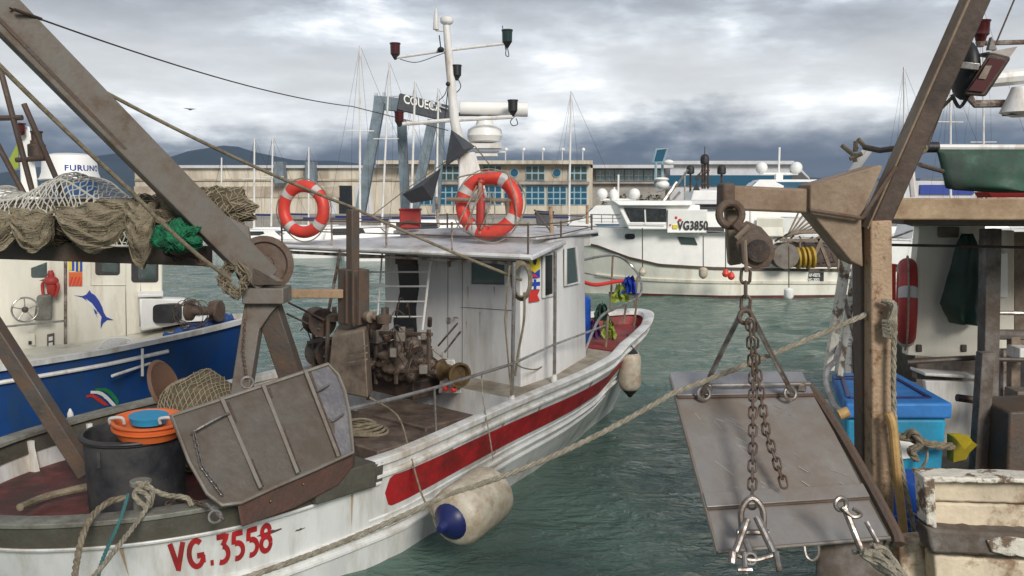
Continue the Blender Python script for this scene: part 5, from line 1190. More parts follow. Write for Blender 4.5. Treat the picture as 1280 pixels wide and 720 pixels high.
# stern bollard and mooring lines
t = thing('bollard', 'short grey steel bollard on the stern rail wrapped with pale ropes', 'bollard', P(176,640,6.75), None)
MB().cyl(P(176,640,6.75), P(176,606,6.75), .055, 14).build('post', 'olivecap', t); MB().cyl(P(176,607,6.75), P(176,600,6.75), .085, 16).build('head', 'olivecap', t, bev=.008)
mb = MB(); twist(mb, cr([P(185,602,6.6), P(168,618,6.6), P(185,634,6.58), P(190,612,6.6), P(172,604,6.62), P(205,618,6.6), P(232,622,6.7), P(240,632,6.7)], 8), .021)
twist(mb, cr([P(172,612,6.55), P(186,622,6.53), P(180,640,6.5), P(150,680,6.1), P(106,735,5.5)], 8), .020); one(mb, 'mooring_rope', 'ropew', 'pale rope knotted on the stern bollard and running down to lower left', 'rope')
mb = MB(); twist(mb, cr([P(160,622,6.6), P(135,628,6.55), P(112,650,6.3), P(98,690,6.0), P(92,740,5.6)], 8), .025); one(mb, 'mooring_rope', 'rope', 'thick laid brown rope curving from the stern bollard over the rail, leftmost', 'rope')
mb = MB(); twist(mb, cr([P(160,618,6.55), P(150,650,6.3), P(128,700,5.9), P(120,735,5.5)], 6), .014); one(mb, 'mooring_rope', 'ropeg', 'thin dark teal rope running down between the two stern ropes', 'rope')
mb = MB(); twist(mb, sag(P(1112,380,5.0), P(840,492,4.75), .01, 8)+sag(P(840,492,4.75), P(560,618,4.6), .05, 10)[1:]+sag(P(560,618,4.6), P(230,745,4.4), .04, 10)[1:], .016); one(mb, 'mooring_rope', 'ropew', 'long pale mooring rope stretched across the picture from the rusty post to lower left', 'rope')
# yellowish bow bundle: knotted cloths on the pulpit
for (x_, y_, m, lab) in ((752,386,'tarp','dark green rag tied on the bow rail'),(760,408,'lime','lime and brown rag tied low on the bow rail'),(742,407,'purple','purple rag hanging beside the lime rag on the bow rail'),(775,362,'lime','yellow green rag at the top of the bow rail'),(786,352,'sigb','blue rag tied at the bow tip rail')):
    mb = MB(); c = P(x_, y_, 12.9); rn = random.Random(x_); ra = []
    for j in range(9):
        for i in range(9):
            u, v = i/8-.5, j/8; ra.append(c+V((u*(.10+.20*v)+.05*noise.noise(V((u*4, v*3, x_))), .05*math.sin(u*22+v*3)+.05*noise.noise(V((u*3, v*5, x_+9))), .08-.26*v+.07*noise.noise(V((u*5, v*2, x_+5))))))
    mb.add(ra, [(j*9+i, j*9+i+1, j*9+i+10, j*9+i+9) for j in range(8) for i in range(8)])
    bmx = one(mb, 'rag', m, lab, 'rag')
one(MB().tube(cr([P(728,352,13.3), P(745,356,13.6), P(770,352,13.9), P(792,350,14.2)], 6), .03, 8), 'cloth_roll', 'sigr', 'thin red cloth rolled along the port bow rail', 'cloth')

# ================================================================== NETS
nt1 = lump('net', P(105,280,9.2), (1.25,.3,.19), 'net', 'big tan fishing net bundle draped over the beam at upper left', seed=3, cell=26, amp=.3, wtw=.006)
lump('net', P(35,282,8.95), (.50,.22,.17), 'net', '', seed=9, cell=26, amp=.3, wtw=.005, parent=nt1)
lump('net', P(118,278,8.95), (.42,.24,.17), 'net', '', seed=12, cell=30, amp=.35, wtw=.005, parent=nt1)
lump('net', P(178,284,8.9), (.15,.18,.24), 'net', '', seed=22, cell=22, amp=.35, wtw=.006, parent=nt1)
lump('net', P(205,262,8.9), (.40,.22,.16), 'net', '', seed=32, cell=22, amp=.35, wtw=.006, parent=nt1)
lump('net', P(268,262,9.3), (.36,.2,.2), 'net', '', seed=42, cell=18, amp=.3, wtw=.006, parent=nt1)
# folds: sheets of netting gathered into swags over the beam
def swag(x0, x1, ytop, ybot, Y, seed, lean=0, nu=30, nv=26):
    g = []; mb = MB()
    for j in range(nv+1):
        v = j/nv
        for i in range(nu+1):
            u = i/nu; e_ = math.sin(math.pi*min(1, max(0, u)))**.55
            px = x0+(x1-x0)*u+lean*v*(1-abs(2*u-1))-(u-.5)*18*v*(1-e_)
            py = ytop+(ybot-ytop)*v*(.16+.84*e_)+5*noise.noise(V((u*4, v*3, seed)))
            bul = .13*math.sin(math.pi*min(1, v*.9+.1))*e_
            fold = .030*math.sin(v*21+3.0*noise.noise(V((u*1.5, v*2, seed)))*2+2*math.cos(math.pi*u))*(.4+.6*e_)+.05*noise.noise(V((u*5, v*4, seed+3)))
            p = P(px, py, Y); g.append(V((p.x, Y-bul-fold, p.z+.5*fold)))
    n1 = len(g); mb.add(g+[p+V((0,.05,0)) for p in g], [(j*(nu+1)+i, j*(nu+1)+i+1, (j+1)*(nu+1)+i+1, (j+1)*(nu+1)+i) for j in range(nv) for i in range(nu)]+[(n1+j*(nu+1)+i, n1+(j+1)*(nu+1)+i, n1+(j+1)*(nu+1)+i+1, n1+j*(nu+1)+i+1) for j in range(nv) for i in range(nu)])
    mb.build('net_swag', 'netswag', nt1, sm=180)
    tw = MB(); rn = random.Random(seed)
    for k in range(44):                       # single twines that follow the folds
        v0 = rn.random(); u0 = rn.uniform(0, .5); u1 = u0+rn.uniform(.2, .5); pts = []
        for q in range(9):
            u = u0+(u1-u0)*q/8; v = min(1, max(0, v0+.05*noise.noise(V((u*4, k, 1))))); i = min(nu-1, int(u*nu)); j = min(nv-1, int(v*nv)); fu = u*nu-i; fv = v*nv-j
            A = g[j*(nu+1)+i].lerp(g[j*(nu+1)+i+1], fu); Bq = g[(j+1)*(nu+1)+i].lerp(g[(j+1)*(nu+1)+i+1], fu); pts.append(A.lerp(Bq, fv)+V((0,-.008,0)))
        tw.tube(pts, .0035, 4)
    for k in range(36):
        u0 = rn.random(); v0 = rn.uniform(0, .6); pts = []
        for q in range(7):
            v = min(1, v0+.4*q/6); u = min(.999, max(0, u0+(.10 if k % 2 else -.10)*q/6)); i = min(nu-1, int(u*nu)); j = min(nv-1, int(v*nv)); fv = v*nv-j
            pts.append(g[j*(nu+1)+i].lerp(g[(j+1)*(nu+1)+i], fv)+V((0,-.008,0)))
        tw.tube(pts, .003, 4)
    tw.build('twine', 'netl', nt1, sm=180)
swag(-45, 30, 262, 316, 8.62, 1); swag(12, 72, 262, 318, 8.60, 2); swag(66, 168, 256, 314, 8.58, 3, 6); swag(120, 200, 250, 300, 8.66, 8)
swag(155, 198, 254, 336, 8.50, 4); swag(180, 236, 250, 288, 8.62, 5)
# white large mesh thrown over the top
cw = P(65,262,9.15); axw = None
mb = MB()
def topsurf(u, v):                            # u along, v over the top
    x = -40+235*u; prof = 250-22*math.exp(-((x-110)/45)**2)-14*math.exp(-((x-10)/60)**2)+8*math.sin(x*.05)
    prof += max(0, (x-150))*.25
    a = P(x, prof, 9.1); th = (v-.18)*2.7; r = .16+.04*noise.noise(V((u*6, v*3, 0)))
    return V((a.x, 9.12-.52*math.sin(min(1.57,th))-.02, a.z-.14+.0+(.16)*math.cos(th)-.13*max(0, v-.45)*2+.03*noise.noise(V((u*9, v*5, 4)))))
NU, NV = 34, 7
for i in range(NU):
    for sg in (1, -1):
        pts = []
        for j in range(0, NV*4+1):
            v = j/(NV*4); zz = ((j % 8)/8); zig = zz if zz <= .5 else 1-zz
            u = (i+sg*zig*2*.9+.75*noise.noise(V((i*.45, v*3, sg))))/NU
            if 0 <= u <= 1: pts.append(topsurf(u, v))
        if len(pts) > 2: mb.tube([p+V((.012*noise.noise(p*9),0,.02*noise.noise(p*7))) for p in pts], .0068, 5)
for v in (0, .5, 1): mb.tube([topsurf(i/60, v) for i in range(61)], .012, 6)
tw_ = one(mb, 'cord_net', 'netw', 'white wide mesh cord net lying over the top of the tan net bundle', 'fishing net')
rn = random.Random(13); mb = MB()
lump('green', P(222,297,8.42), (.20,.14,.145), 'netg', 'bright green net bundle tied at the right end of the tan nets', tw='netg', seed=5, cell=18, amp=.3, wtw=.006)
one(chainmb([P(206,315,8.75), P(222,326,8.7), P(236,318,8.7), P(252,330,8.65), P(262,330,8.65)], .07, .018), 'chain', 'blackm', 'black chain and shackle hanging below the green net bundle', 'chain')
lump('heap', V((P(248,475,8.9).x, 8.9, 1.08)), (.47,.42,.50), 'net', 'heap of tan netting on the deck behind the black tub and trawl door', seed=15, cell=24, amp=.12, wtw=.0045, fr=1.6)
mb = MB().lathe(P(205,482,8.95), (1,-.12,.35), [(.02,-.02),(.25,-.02),(.28,.0),(.25,.025),(.22,.01),(.02,.01)], 30); one(mb, 'net_roller', mat('orange_rusted_steel', (.17,.085,.05), .6, dirt=RUST, damt=.4, bump=.2), 'rust orange steel disc standing on edge left of the net heap', 'roller')
rn = random.Random(2); mb = MB()
for i in range(40):
    a0 = rn.uniform(0, 6.3); c = P(293,348,8.72); pts = [c+V((math.cos(a0+a)*rn.uniform(.04,.17), rn.uniform(-.06,.06), math.sin(a0+a)*rn.uniform(.06,.22))) for a in [k*.5 for k in range(6)]]; mb.tube(cr(pts, 4), .008, 5)
one(mb, 'line_bundle', 'rope', 'messy bundle of thin lines hanging left of the gantry pivot', 'rope')

# ================================================================== LEFT BLUE BOAT
lb_tip = P(318,392,13.2)
Lh = Hull((lb_tip.x, lb_tip.y), 68, scaled(OUT12, .86, .92), [(0,1.62),(2,1.42),(5,1.22),(10.3,1.1)], rake=.5, srake=.2, kb=.45, km=.97, smid=5)
lb = thing('fishing_boat', 'blue hulled fishing boat with cream wheelhouse and a blue swordfish painted on its wall', 'fishing boat', (P(120,430,12).x, 13, 0))
lhull = hull_parts(lb, Lh, 'blue', n=10, gun=.06, gm='white')
el = len(Lh.o)-1
MB().tube([Lh.pt(Lh.idx(1.2)+k*(Lh.idx(6.5)-Lh.idx(1.2))/20, .22, 1, .03) for k in range(21)], .028, 8).build('side_rail', 'mastw', lhull)
mb = MB(); Lh.deck(mb, .2, 10, lambda S: Lh.zg(S)-.12, .08, 14); mb.build('deck', 'creamp', lb)
def LW(px, py, Y): return P(px, py, Y)
# flag swoosh on the hull side
def onhull(Hh, px, py, side=1, out=.012):
    best = None
    for k in range(0, (len(Hh.o)-1)*6):
        i = k/6
        if Hh.o[int(i)][1] < .3: continue
        g = Hh.pt(i, 0, side, out); pr = P(px, py, g.y)
        for dr in (.1,.3,.5,.7):
            q = Hh.pt(i, dr, side, out); pr = P(px, py, q.y); d = abs(pr.x-q.x)+abs(pr.z-q.z)
            if best is None or d < best[0]: best = (d, i, dr)
    d, i, dr = best
    for st in (.5,.2,.05,.02):
        for _ in range(12):
            c_ = [(i+a*st*2, dr+b*st*.4) for a in (-1,0,1) for b in (-1,0,1)]
            def er(x): q = Hh.pt(x[0], x[1], side, out); pr = P(px, py, q.y); return abs(pr.x-q.x)+abs(pr.z-q.z)
            n_i = min(c_, key=er)
            if n_i == (i, dr): break
            i, dr = n_i
    return Hh.pt(i, dr, side, out)
def sw(up_, lo, m, out): 
    a = [onhull(Lh, x, y, 1, out) for x, y in cr2(up_)]; b_ = [onhull(Lh, x, y, 1, out) for x, y in cr2(lo)]; n = len(a)
    MB().add(a+b_, [(i, i+1, n+i+1, n+i) for i in range(n-1)]).build('flag_swoosh', m, lhull)
def cr2(p): return [(q.x, q.y) for q in cr([V((x, y, 0)) for x, y in p], 4)]
sw([(119,486),(132,485),(142,492),(149,502)], [(121,489),(130,489),(140,497),(147,507)], 'flagg', .014)
sw([(113,489),(125,489),(136,496),(146,508)], [(113,492),(124,493),(133,500),(142,509)], 'sigw', .02)
sw([(107,494),(116,493),(127,499),(136,507)], [(109,497),(116,497),(124,503),(131,507)], 'flagr', .014)
# wheelhouse: two faces
YB = 12.3
def wl(a, b_, c_, d_): return
cab = MB().hexa([P(-60,458,YB-.2), P(203,412,YB+.9), P(203,412,YB+2.6), P(-60,458,YB+2.2), P(-60,262,YB-.2), P(203,262,YB+.9), P(203,262,YB+2.6), P(-60,262,YB+2.2)])
cabo = cab.build('wheelhouse', 'creamp', lb, bev=.02)
fa, fb = P(-60,458,YB-.2), P(203,412,YB+.9); dd = V((fb.x-fa.x, fb.y-fa.y, 0)); nl = V((dd.y, -dd.x, 0)).normalized()
def fl(px, py, out=0):
    r = ray(px, py); k = (fa-V((0,0,H))).dot(nl)/r.dot(nl); return V((0,0,H))+r*k+nl*out
def rr(x0, y0, x1, y1, r=3, n=4):
    o = []
    for cx_, cy_, a0 in ((x1-r,y0+r,-90),(x1-r,y1-r,0),(x0+r,y1-r,90),(x0+r,y0+r,180)):
        for k in range(n+1): a = math.radians(a0+90*k/n); o.append((cx_+r*math.cos(a), cy_+r*math.sin(a)))
    return o
for x0,y0,x1,y1 in ((36,316,62,351),(119,316,150,344),(164,322,198,353)):
    fr = MB().prism([fl(x, y, .02) for x, y in rr(x0,y0,x1,y1,4)], nl*-.04).build('window', 'black', cabo)
    MB().prism([fl(x, y, .026) for x, y in rr(x0+9 if x1-x0 > 30 else x0+3,y0+2,x1-3,y1-4,3)], nl*-.004).build('pane', 'gglass', fr)
MB().tube([fl(x, y, .02) for x, y in ((114,312),(157,312),(157,356),(114,356))], .014, 6, closed=True).build('window_surround', 'creamp', cabo)
MB().tube([fl(82,322,.05), fl(82,456,.05)], .02, 6).build('corner_pipe', 'pipe', cabo)
mb = MB(); mb.tube([fl(157,356,.008), fl(158,430,.008)], .006, 4).tube([fl(176,350,.008), fl(175,408,.008)], .006, 4); mb.build('door_seam', 'steeld', cabo)
for x0,y0,x1,y1,m in ((86,323,90,338,'sigy'),(90,323,93,338,'sigb'),(95,323,98,339,'sigb'),(98,323,100,339,'sigy'),(100,323,103,339,'sigb'),(86,340,103,357,'orangetub')):
    MB().prism([fl(x, y, .034) for x, y in ((x0,y0),(x1,y0),(x1,y1),(x0,y1))], nl*-.03).build('sticker', m, cabo)
mb = MB()
for k in range(4):
    x_ = 86+k*4.4; mb.prism([fl(x, y, .040) for x, y in ((x_,357),(min(103,x_+2.2),357),(min(103,x_+6),346-k*0),(min(103,x_+3.8),346))], nl*-.003)
mb.build('sticker_stripe', 'sigr', cabo)
# swordfish decal
fish = [(92,369),(103,370),(108,368),(112,362.5),(114,366),(119,369),(124,376),(128,384),(130,391),(133,396),(142,400),(134,400),(129,404),(126,411),(126,402),(127,396),(123,390),(117,386),(112,380),(107,375),(103,372)]
MB().prism([fl(x, y, .014) for x, y in fish], nl*-.01).build('swordfish', 'funny', cabo)
MB().prism([fl(x, y, .017) for x, y in ((107,373),(115,379),(122,389),(119,387),(112,382))], nl*-.003).build('swordfish_belly', 'sigw', cabo)
MB().prism([fl(x, y, .014) for x, y in ((117,384),(122,392),(120,392),(122,397),(118,390))], nl*-.01).build('swordfish_fin', 'funny', cabo)
# bench box right of the wheelhouse
YC = 12.6
MB().hexa([P(176,414,YC), P(233,404,YC+.5), P(233,402,YC+1.6), P(176,412,YC+1.2), P(174,372,YC), P(233,374,YC+.5), P(233,372,YC+1.6), P(174,370,YC+1.2)]).build('fore_cabin', 'whiteclean', lb, bev=.03)
MB().prism([P(x, y, YC+.12) for x, y in rr(191,381,221,404,5)], (0,.2,0)).build('porthole', 'black', lb)
MB().hexa([P(172,372,YC-.05), P(204,371,YC+.2), P(204,366,YC+.6), P(172,366,YC+.6), P(172,368,YC-.05), P(204,367,YC+.2), P(204,363,YC+.6), P(172,363,YC+.6)]).build('hatch_cover', 'whiteclean', lb, bev=.01)
# steering wheel and stand
c = fl(34,384,.3); st = MB().torus(c, nl+V((.5,0,0)), .17, .013, 30, 8).build('steering_wheel', 'chrome', lb)
mb = MB(); ax_, bx_ = frame((nl+V((.5,0,0))).normalized())
for k in range(5): a = k*2*math.pi/5+.3; mb.tube([c, c+(ax_*math.cos(a)+bx_*math.sin(a))*.17], .008, 6)
mb.build('wheel_spoke', 'chrome', st); MB().sphere(c, (.045,.04,.045), 12, 8).build('wheel_hub', 'steeld', st)
MB().hexa([fl(44,398,.05), fl(66,398,.05), fl(66,398,.25), fl(44,398,.25), fl(48,368,.05), fl(66,366,.05), fl(66,366,.25), fl(48,368,.25)]).build('winch_control', 'olivecap', lb, bev=.02)
mb = MB(); c = fl(65,350,.15); mb.sphere(c, (.10,.09,.07), 14, 10).tube(cr([c+V((-.06,0,0)), c+V((-.13,0,-.05)), c+V((-.12,0,-.22))], 5), .022, 8).tube(cr([c+V((.05,0,0)), c+V((.10,0,-.08)), c+V((.05,0,-.22))], 5), .022, 8).lathe(c+V((0,0,-.05)), (0,0,-1), [(.07,0),(.06,.12),(.03,.16)], 12).lathe(c+V((0,0,.03)), (0,0,1), [(.04,0),(.05,.06),(.03,.12)], 10); mb.build('pump', 'oldred', lb)
mb = MB(); mb.box(fl(38,424,.02), (.14,.02,.18)); mb.build('socket_panel', 'creamp', cabo, bev=.01); MB().box(fl(38,428,.035), (.04,.02,.05)).build('socket', 'black', cabo)
MB().prism([fl(x, y, .02) for x, y in ((59,418),(68,416),(68,449),(59,451))], nl*-.03).build('vent_panel', 'steeld', cabo)
for k in range(4): MB().prism([fl(x, y+k*7.4, .03) for x, y in ((61,421),(66,420),(66,425),(61,426))], nl*-.02).build('vent_slot', 'sigw', cabo)
for y_ in (398, 405): pass
MB().tube([P(-20,411,11.6), P(30,406,11.7), P(82,401,11.8)], .016, 6).build('handrail', 'chrome', lb)
MB().tube(cr([P(100,455,11.9), P(118,440,12), P(136,424,12.1), P(164,425,12.2), P(160,440,12.1)], 5), .02, 6).build('deck_rail', 'whiteclean', lb)
MB().hexa([P(134,443,12), P(160,438,12), P(160,436,12.3), P(134,441,12.3), P(134,428,12), P(158,427,12), P(158,425,12.3), P(134,426,12.3)]).build('locker', 'white', lb, bev=.02)
# windlass
mb = MB().lathe(P(235,388,12.6), (1,-.15,.0), [(.02,0),(.15,0),(.15,.05),(.07,.09),(.06,.3),(.07,.42),(.15,.46),(.15,.5),(.02,.5)], 22); mb.build('windlass', 'rust', lb)
MB().box(P(270,388,12.75), (.16,.2,.28)).build('windlass_housing', 'rust', lb, bev=.02)
mb = MB(); rn = random.Random(21)
for k in range(7): c = P(238,392,12.5); mb.tube(cr([c+V((math.cos(a+k)*rn.uniform(.14,.3), rn.uniform(-.1,.1), math.sin(a+k)*rn.uniform(.12,.25))) for a in [i*.7 for i in range(8)]], 4), .006, 5)
mb.build('loose_wire', 'steeld', lb)
mb = MB(); rn = random.Random(31)
pts = cr([P(206,424,12.3), P(232,416,12.5), P(262,406,12.8), P(291,397,13.0)], 6)
mb.tube(pts, [.06+.03*math.sin(i*1.7)+.02 for i in range(len(pts))], 10); one(mb, 'rolled_tarpaulin', mat('blue_tarpaulin', (.03,.09,.30), .6, bump=.4, bscale=14, var=.3), 'rolled blue tarpaulin along the rail of the blue boat under the windlass', 'tarpaulin')
# radar and mast
t_ = MB().lathe(P(88,224,12.9)-V((0,0,.0)), (0,0,1), [(.40,-.02),(.43,0),(.40,.02),(.375,.1),(.36,.3),(.33,.34),(.2,.37),(.01,.38)], 36).build('radar_dome', 'whiteclean', lb)
MB().lathe(P(88,226,12.9), (0,0,1), [(.36,-.2),(.38,-.02),(.3,-.02)], 30).build('radar_base', mat('blue_radar_base', (.03,.10,.25), .4, bump=0), lb)
rc = P(88,224,12.9)
def cylmap(x, y): a = -math.pi/2+ (x-.0)/.37; return V((rc.x+.374*math.cos(a)*1.0, rc.y+.374*math.sin(a), rc.z+.10+y))
textmesh('FURUNO', .115, lambda x, y: cylmap(x*1.1+.10, y+.015), .003, spacing=1.1).build('radar_lettering', 'funny', t_)
MB().hexa([P(27,262,12.8), P(52,262,12.8), P(50,262,13.0), P(29,262,13.0), P(23,158,12.8), P(37,158,12.8), P(37,158,13.0), P(24,158,13.0)]).build('mast', 'whiteclean', lb, bev=.02)
for (x_, y_, m) in ((25,162,'redlamp'),(46,172,'blackm')):
    c = P(x_, y_, 12.7); MB().lathe(c, (0,0,1), [(.05,-.08),(.07,-.06),(.07,.06),(.085,.07),(.085,.09),(.02,.1)], 12).build('lamp', m, lb)
MB().lathe(P(46,188,12.7), (0,0,1), [(.1,-.1),(.12,-.08),(.12,.08),(.08,.1),(.08,.14)], 16).build('horn', 'blackm', lb)
MB().prism([P(8,206,12.9), P(22,178,12.9), P(23,210,12.9), P(12,214,12.9)], (0,.02,0)).build('flag', 'lime', lb)
MB().hexa([P(-30,250,12.2), P(30,245,12.4), P(30,243,14), P(-30,245,14), P(-30,238,12.2), P(30,237,12.4), P(30,236,14), P(-30,236,14)]).build('roof_locker', 'whiteclean', lb, bev=.02)
MB().tube([P(140,470,11.2), P(194,452,11.9), P(194,468,11.9)], .02, 8).tube([P(178,436,11.6), P(178,470,11.6)], .02, 8).build('stern_rail', 'mastw', lb)
mb = MB().lathe(P(88,520,10.3), (0,0,1), [(.02,-.06),(.035,-.05),(.035,.03),(.01,.09)], 10); one(mb, 'float', 'mastw', 'tiny white bullet shaped float on the port rail of the white boat', 'float')

# ================================================================== RIGHT-HAND BOAT
rb = thing('fishing_boat', 'worn fishing boat at the right with rusty gantry post, cream cabin and flaking stern planks', 'fishing boat', (3.6, 7, 0))
def V2(x, y, z): return V((x, y, z))
# hull: closed outline in plan, sides down to the water
pln = [(1.95,4.75),(2.35,5.8),(2.78,7.0),(3.28,8.4),(3.95,10.2),(4.9,12.2),(6.2,13.8),(7.6,14.2),(8.6,13.0),(9.0,11.0),(9.0,8.0),(8.6,4.75)]
zs = [1.42,1.40,1.42,1.5,1.68,1.92,2.15,2.2,2.0,1.7,1.5,1.42]
n = len(pln); cxp, cyp = 5.8, 8.5
mb = MB(); top = [V2(x, y, z) for (x, y), z in zip(pln, zs)]; bot = [V2(cxp+(x-cxp)*.86, cyp+(y-cyp)*.88, -.3) for x, y in pln]
mb.add(top+bot, [(i, (i+1) % n, n+(i+1) % n, n+i) for i in range(n)]); rh = mb.build('hull', 'hullw', rb, sm=40)
MB().tube(top+[top[0]], .035, 6).build('gunwale', 'wornw', rh)
mb = MB().prism([V2(x, y, 1.05) for x, y in [(cxp+(a-cxp)*.985, cyp+(b_-cyp)*.99) for a, b_ in pln]], (0,0,.03)); mb.build('deck', 'steeld', rb)
inn = [V2(cxp+(v.x-cxp)*.975, cyp+(v.y-cyp)*.98, v.z) for v in top]; MB().add(inn+[V2(v.x, v.y, 1.05) for v in inn], [(i, (i+1) % n, n+(i+1) % n, n+i) for i in range(n)]).build('bulwark', 'white', rb)
# gantry: post, diagonal arm, cross beams, gussets
gp = thing  # readability
MB().bar(P(1095,276,5.02), P(1098,668,4.92), .122, .15, (0,1,0)).build('gantry_post', 'tanrust', rb, bev=.01)
MB().bar(P(1076,270,5.10), P(1080,650,5.03), .065, .12, (0,1,0)).build('post_flange', 'steeld', rb, bev=.008)
MB().bar(P(1245,-55,4.8), P(1093,290,5.03), .112, .09, (0,1,0)).build('gantry_arm', 'beamd', rb, bev=.01)
MB().bar(P(1230,-55,4.79), P(1080,284,5.01), .014, .12, (0,1,0)).build('arm_flange', 'beamb', rb, bev=.004)
MB().bar(P(905,247,4.85), P(1020,252,4.95), .13, .135).build('boom', 'beamb', rb, bev=.014)
MB().box(P(907,245,4.85), (.07,.15,.14)).build('boom_end', 'rust', rb, bev=.015)
MB().bar(P(912,240,4.87), P(918,330,4.95), .07,.06,(0,1,0)).build('boom_prop', 'tan', rb, bev=.01)
MB().prism([P(1013,231,4.84), P(1100,206,4.84), P(1104,209,4.84), P(1077,272,4.84), P(1012,262,4.84)], (0,.22,0)).build('gusset', 'beamb', rb, bev=.008)
MB().prism([P(1012,264,4.86), P(1077,273,4.86), P(1079,334,4.86), P(1064,327,4.86)], (0,.2,0)).build('gusset', 'beamb', rb, bev=.008)
MB().tube([P(1012,263,4.82), P(1077,273,4.82)], .012, 6).tube([P(1077,273,4.82), P(1120,208,4.82)], .012, 6).build('weld', 'rust', rb)
MB().bar(P(1104,261,5.3), P(1420,262,5.3), .10, .13).build('cross_beam', 'beamt', rb, bev=.01)
MB().bar(P(1108,274,5.7), P(1420,276,5.7), .5, .05).build('beam_shelf', 'steeld', rb)
# shelter roof over the working deck
MB().hexa([P(1130,280,6.0), P(1500,280,6.0), P(1500,283,9.0), P(1140,283,9.0), P(1130,276,6.0), P(1500,276,6.0), P(1500,279,9.0), P(1140,279,9.0)]).build('shelter_roof', 'olive', rb)
# cabin: inclined cream wall, dark interior
YW = 8.1
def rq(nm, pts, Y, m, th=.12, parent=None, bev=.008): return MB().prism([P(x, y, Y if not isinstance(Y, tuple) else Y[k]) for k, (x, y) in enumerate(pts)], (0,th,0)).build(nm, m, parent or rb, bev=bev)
cw_ = rq('cabin_wall', [(1150,276),(1232,276),(1228,452),(1134,444)], YW, 'creamp', .12)
rq('cabin_side', [(1150,276),(1134,444),(1136,446),(1152,277)], (YW+.1,YW+.1,YW+2.2,YW+2.2), 'creamp', .06)
rq('vent', [(1174,284),(1200,284),(1199,297),(1174,297)], YW-.03, 'tan', .04, cw_)
for x_ in (1150, 1206): rq('drain_socket', [(x_-4,431),(x_+3,431),(x_+3,440),(x_-4,440)], YW-.02, 'steeld', .04, cw_)
rq('lower_wall', [(1146,450),(1226,446),(1226,478),(1146,474)], YW-.1, 'worng', .1)
rq('step', [(1156,466),(1222,470),(1222,474),(1156,470)], YW-.3, 'white', .3)
rq('wall_panel', [(1156,476),(1222,478),(1218,560),(1168,556)], YW-.3, 'white', .06)
rq('back_wall', [(1240,288),(1268,288),(1268,436),(1240,436)], YW+.5, 'creamp', .1)
rq('back_panel', [(1246,316),(1260,316),(1260,372),(1246,372)], YW+.46, 'whiteclean', .04)
rq('back_wall', [(1268,290),(1330,290),(1330,440),(1268,440)], YW+.9, 'tan', .1)
rq('recess_shade', [(1226,440),(1420,442),(1420,600),(1226,600)], YW+.3, 'black', .1)  # flat black sheet: the shade inside the shelter given as colour
rq('front_wall', [(1140,380),(1102,420),(1102,470),(1146,478)], (8.6,9.8,9.8,8.6), 'olive', .06)
for (x0,y0,x1,y1,Y,w_,m) in ((1238,286,1233,560,7.0,.12,'worng'),(1232,440,1222,590,6.7,.10,'worng'),(1256,436,1254,590,7.6,.05,'pipe'),(1267,420,1266,600,7.4,.08,'tan')):
    MB().bar(P(x0,y0,Y), P(x1,y1,Y), w_, w_, (0,1,0)).build('shelter_post', m, rb, bev=.006)
for (x0,y0,x1,y1,Y,r,m) in ((1242,391,1420,394,7.4,.018,'chrome'),(1242,418,1420,420,7.4,.045,'worng'),(1134,453,1226,447,7.2,.02,'steeld'),(1108,306,1420,312,6.2,.010,'blackm'),(1196,497,1240,503,6.9,.03,'blackm'),(1243,449,1420,453,7.2,.02,'steeld')):
    MB().tube([P(x0,y0,Y), P(x1,y1,Y)], r, 8).build('rail', m, rb)
MB().box(P(1275,440,7.3), (.12,.2,.1)).build('fitting', 'mastw', rb, bev=.01)
MB().box(P(1275,495,7.2), (.16,.2,.12)).build('fitting', 'steel', rb, bev=.01)
rq('engine_box', [(1262,515),(1360,510),(1360,600),(1258,600)], 6.4, 'steeld', .5, bev=.02)
# port-side rails
for (x0,y0,x1,y1,Y,r,m) in ((1059,316,1036,462,6.9,.045,'wornw'),(1071,322,1049,470,7.2,.032,'wornw'),(1052,360,1068,420,7.0,.018,'pipe')):
    MB().tube([P(x0,y0,Y), P(x1,y1,Y)], r, 8).build('side_post', m, rb)
for y0, y1 in ((345,347),(382,385),(420,422)): MB().tube([P(1055-(y0-316)*.16,y0,6.9), P(1066-(y0-316)*.16,y1,7.2)], .014, 6).build('side_rung', 'wornw', rb)
mb = MB().tube(cr([P(1044,452,6.6), P(1034,462,6.5), P(1033,480,6.4), P(1042,505,6.2), P(1052,515,6.0), P(1060,520,6.0)], 6), .022, 8).tube([P(1050,430,6.9), P(1044,452,6.6)], .02, 8); mb.build('bent_rail', 'chrome', rb)
MB().cyl(P(1048,519,5.9), P(1060,514,5.9), .035, 12).build('rail_grip', 'wood', rb)
MB().tube(cr([P(1099,300,8.6), P(1118,296,9), P(1140,288,9.4)], 5), .012, 6).build('hand_rail', 'chrome', rb); MB().tube(cr([P(1106,418,5.2), P(1113,425,5.2), P(1113,448,5.2), P(1108,455,5.2)], 5), .014, 8).build('grab_handle', 'chrome', rb)
mb = MB(); mb.tube(cr([P(1110,300,8.8),P(1104,330,8.8),P(1112,350,8.8)], 5), .01, 6).tube([P(1116,330,8.7),P(1116,380,8.7)], .03, 8); mb.build('red_trim', 'sigr', rb)
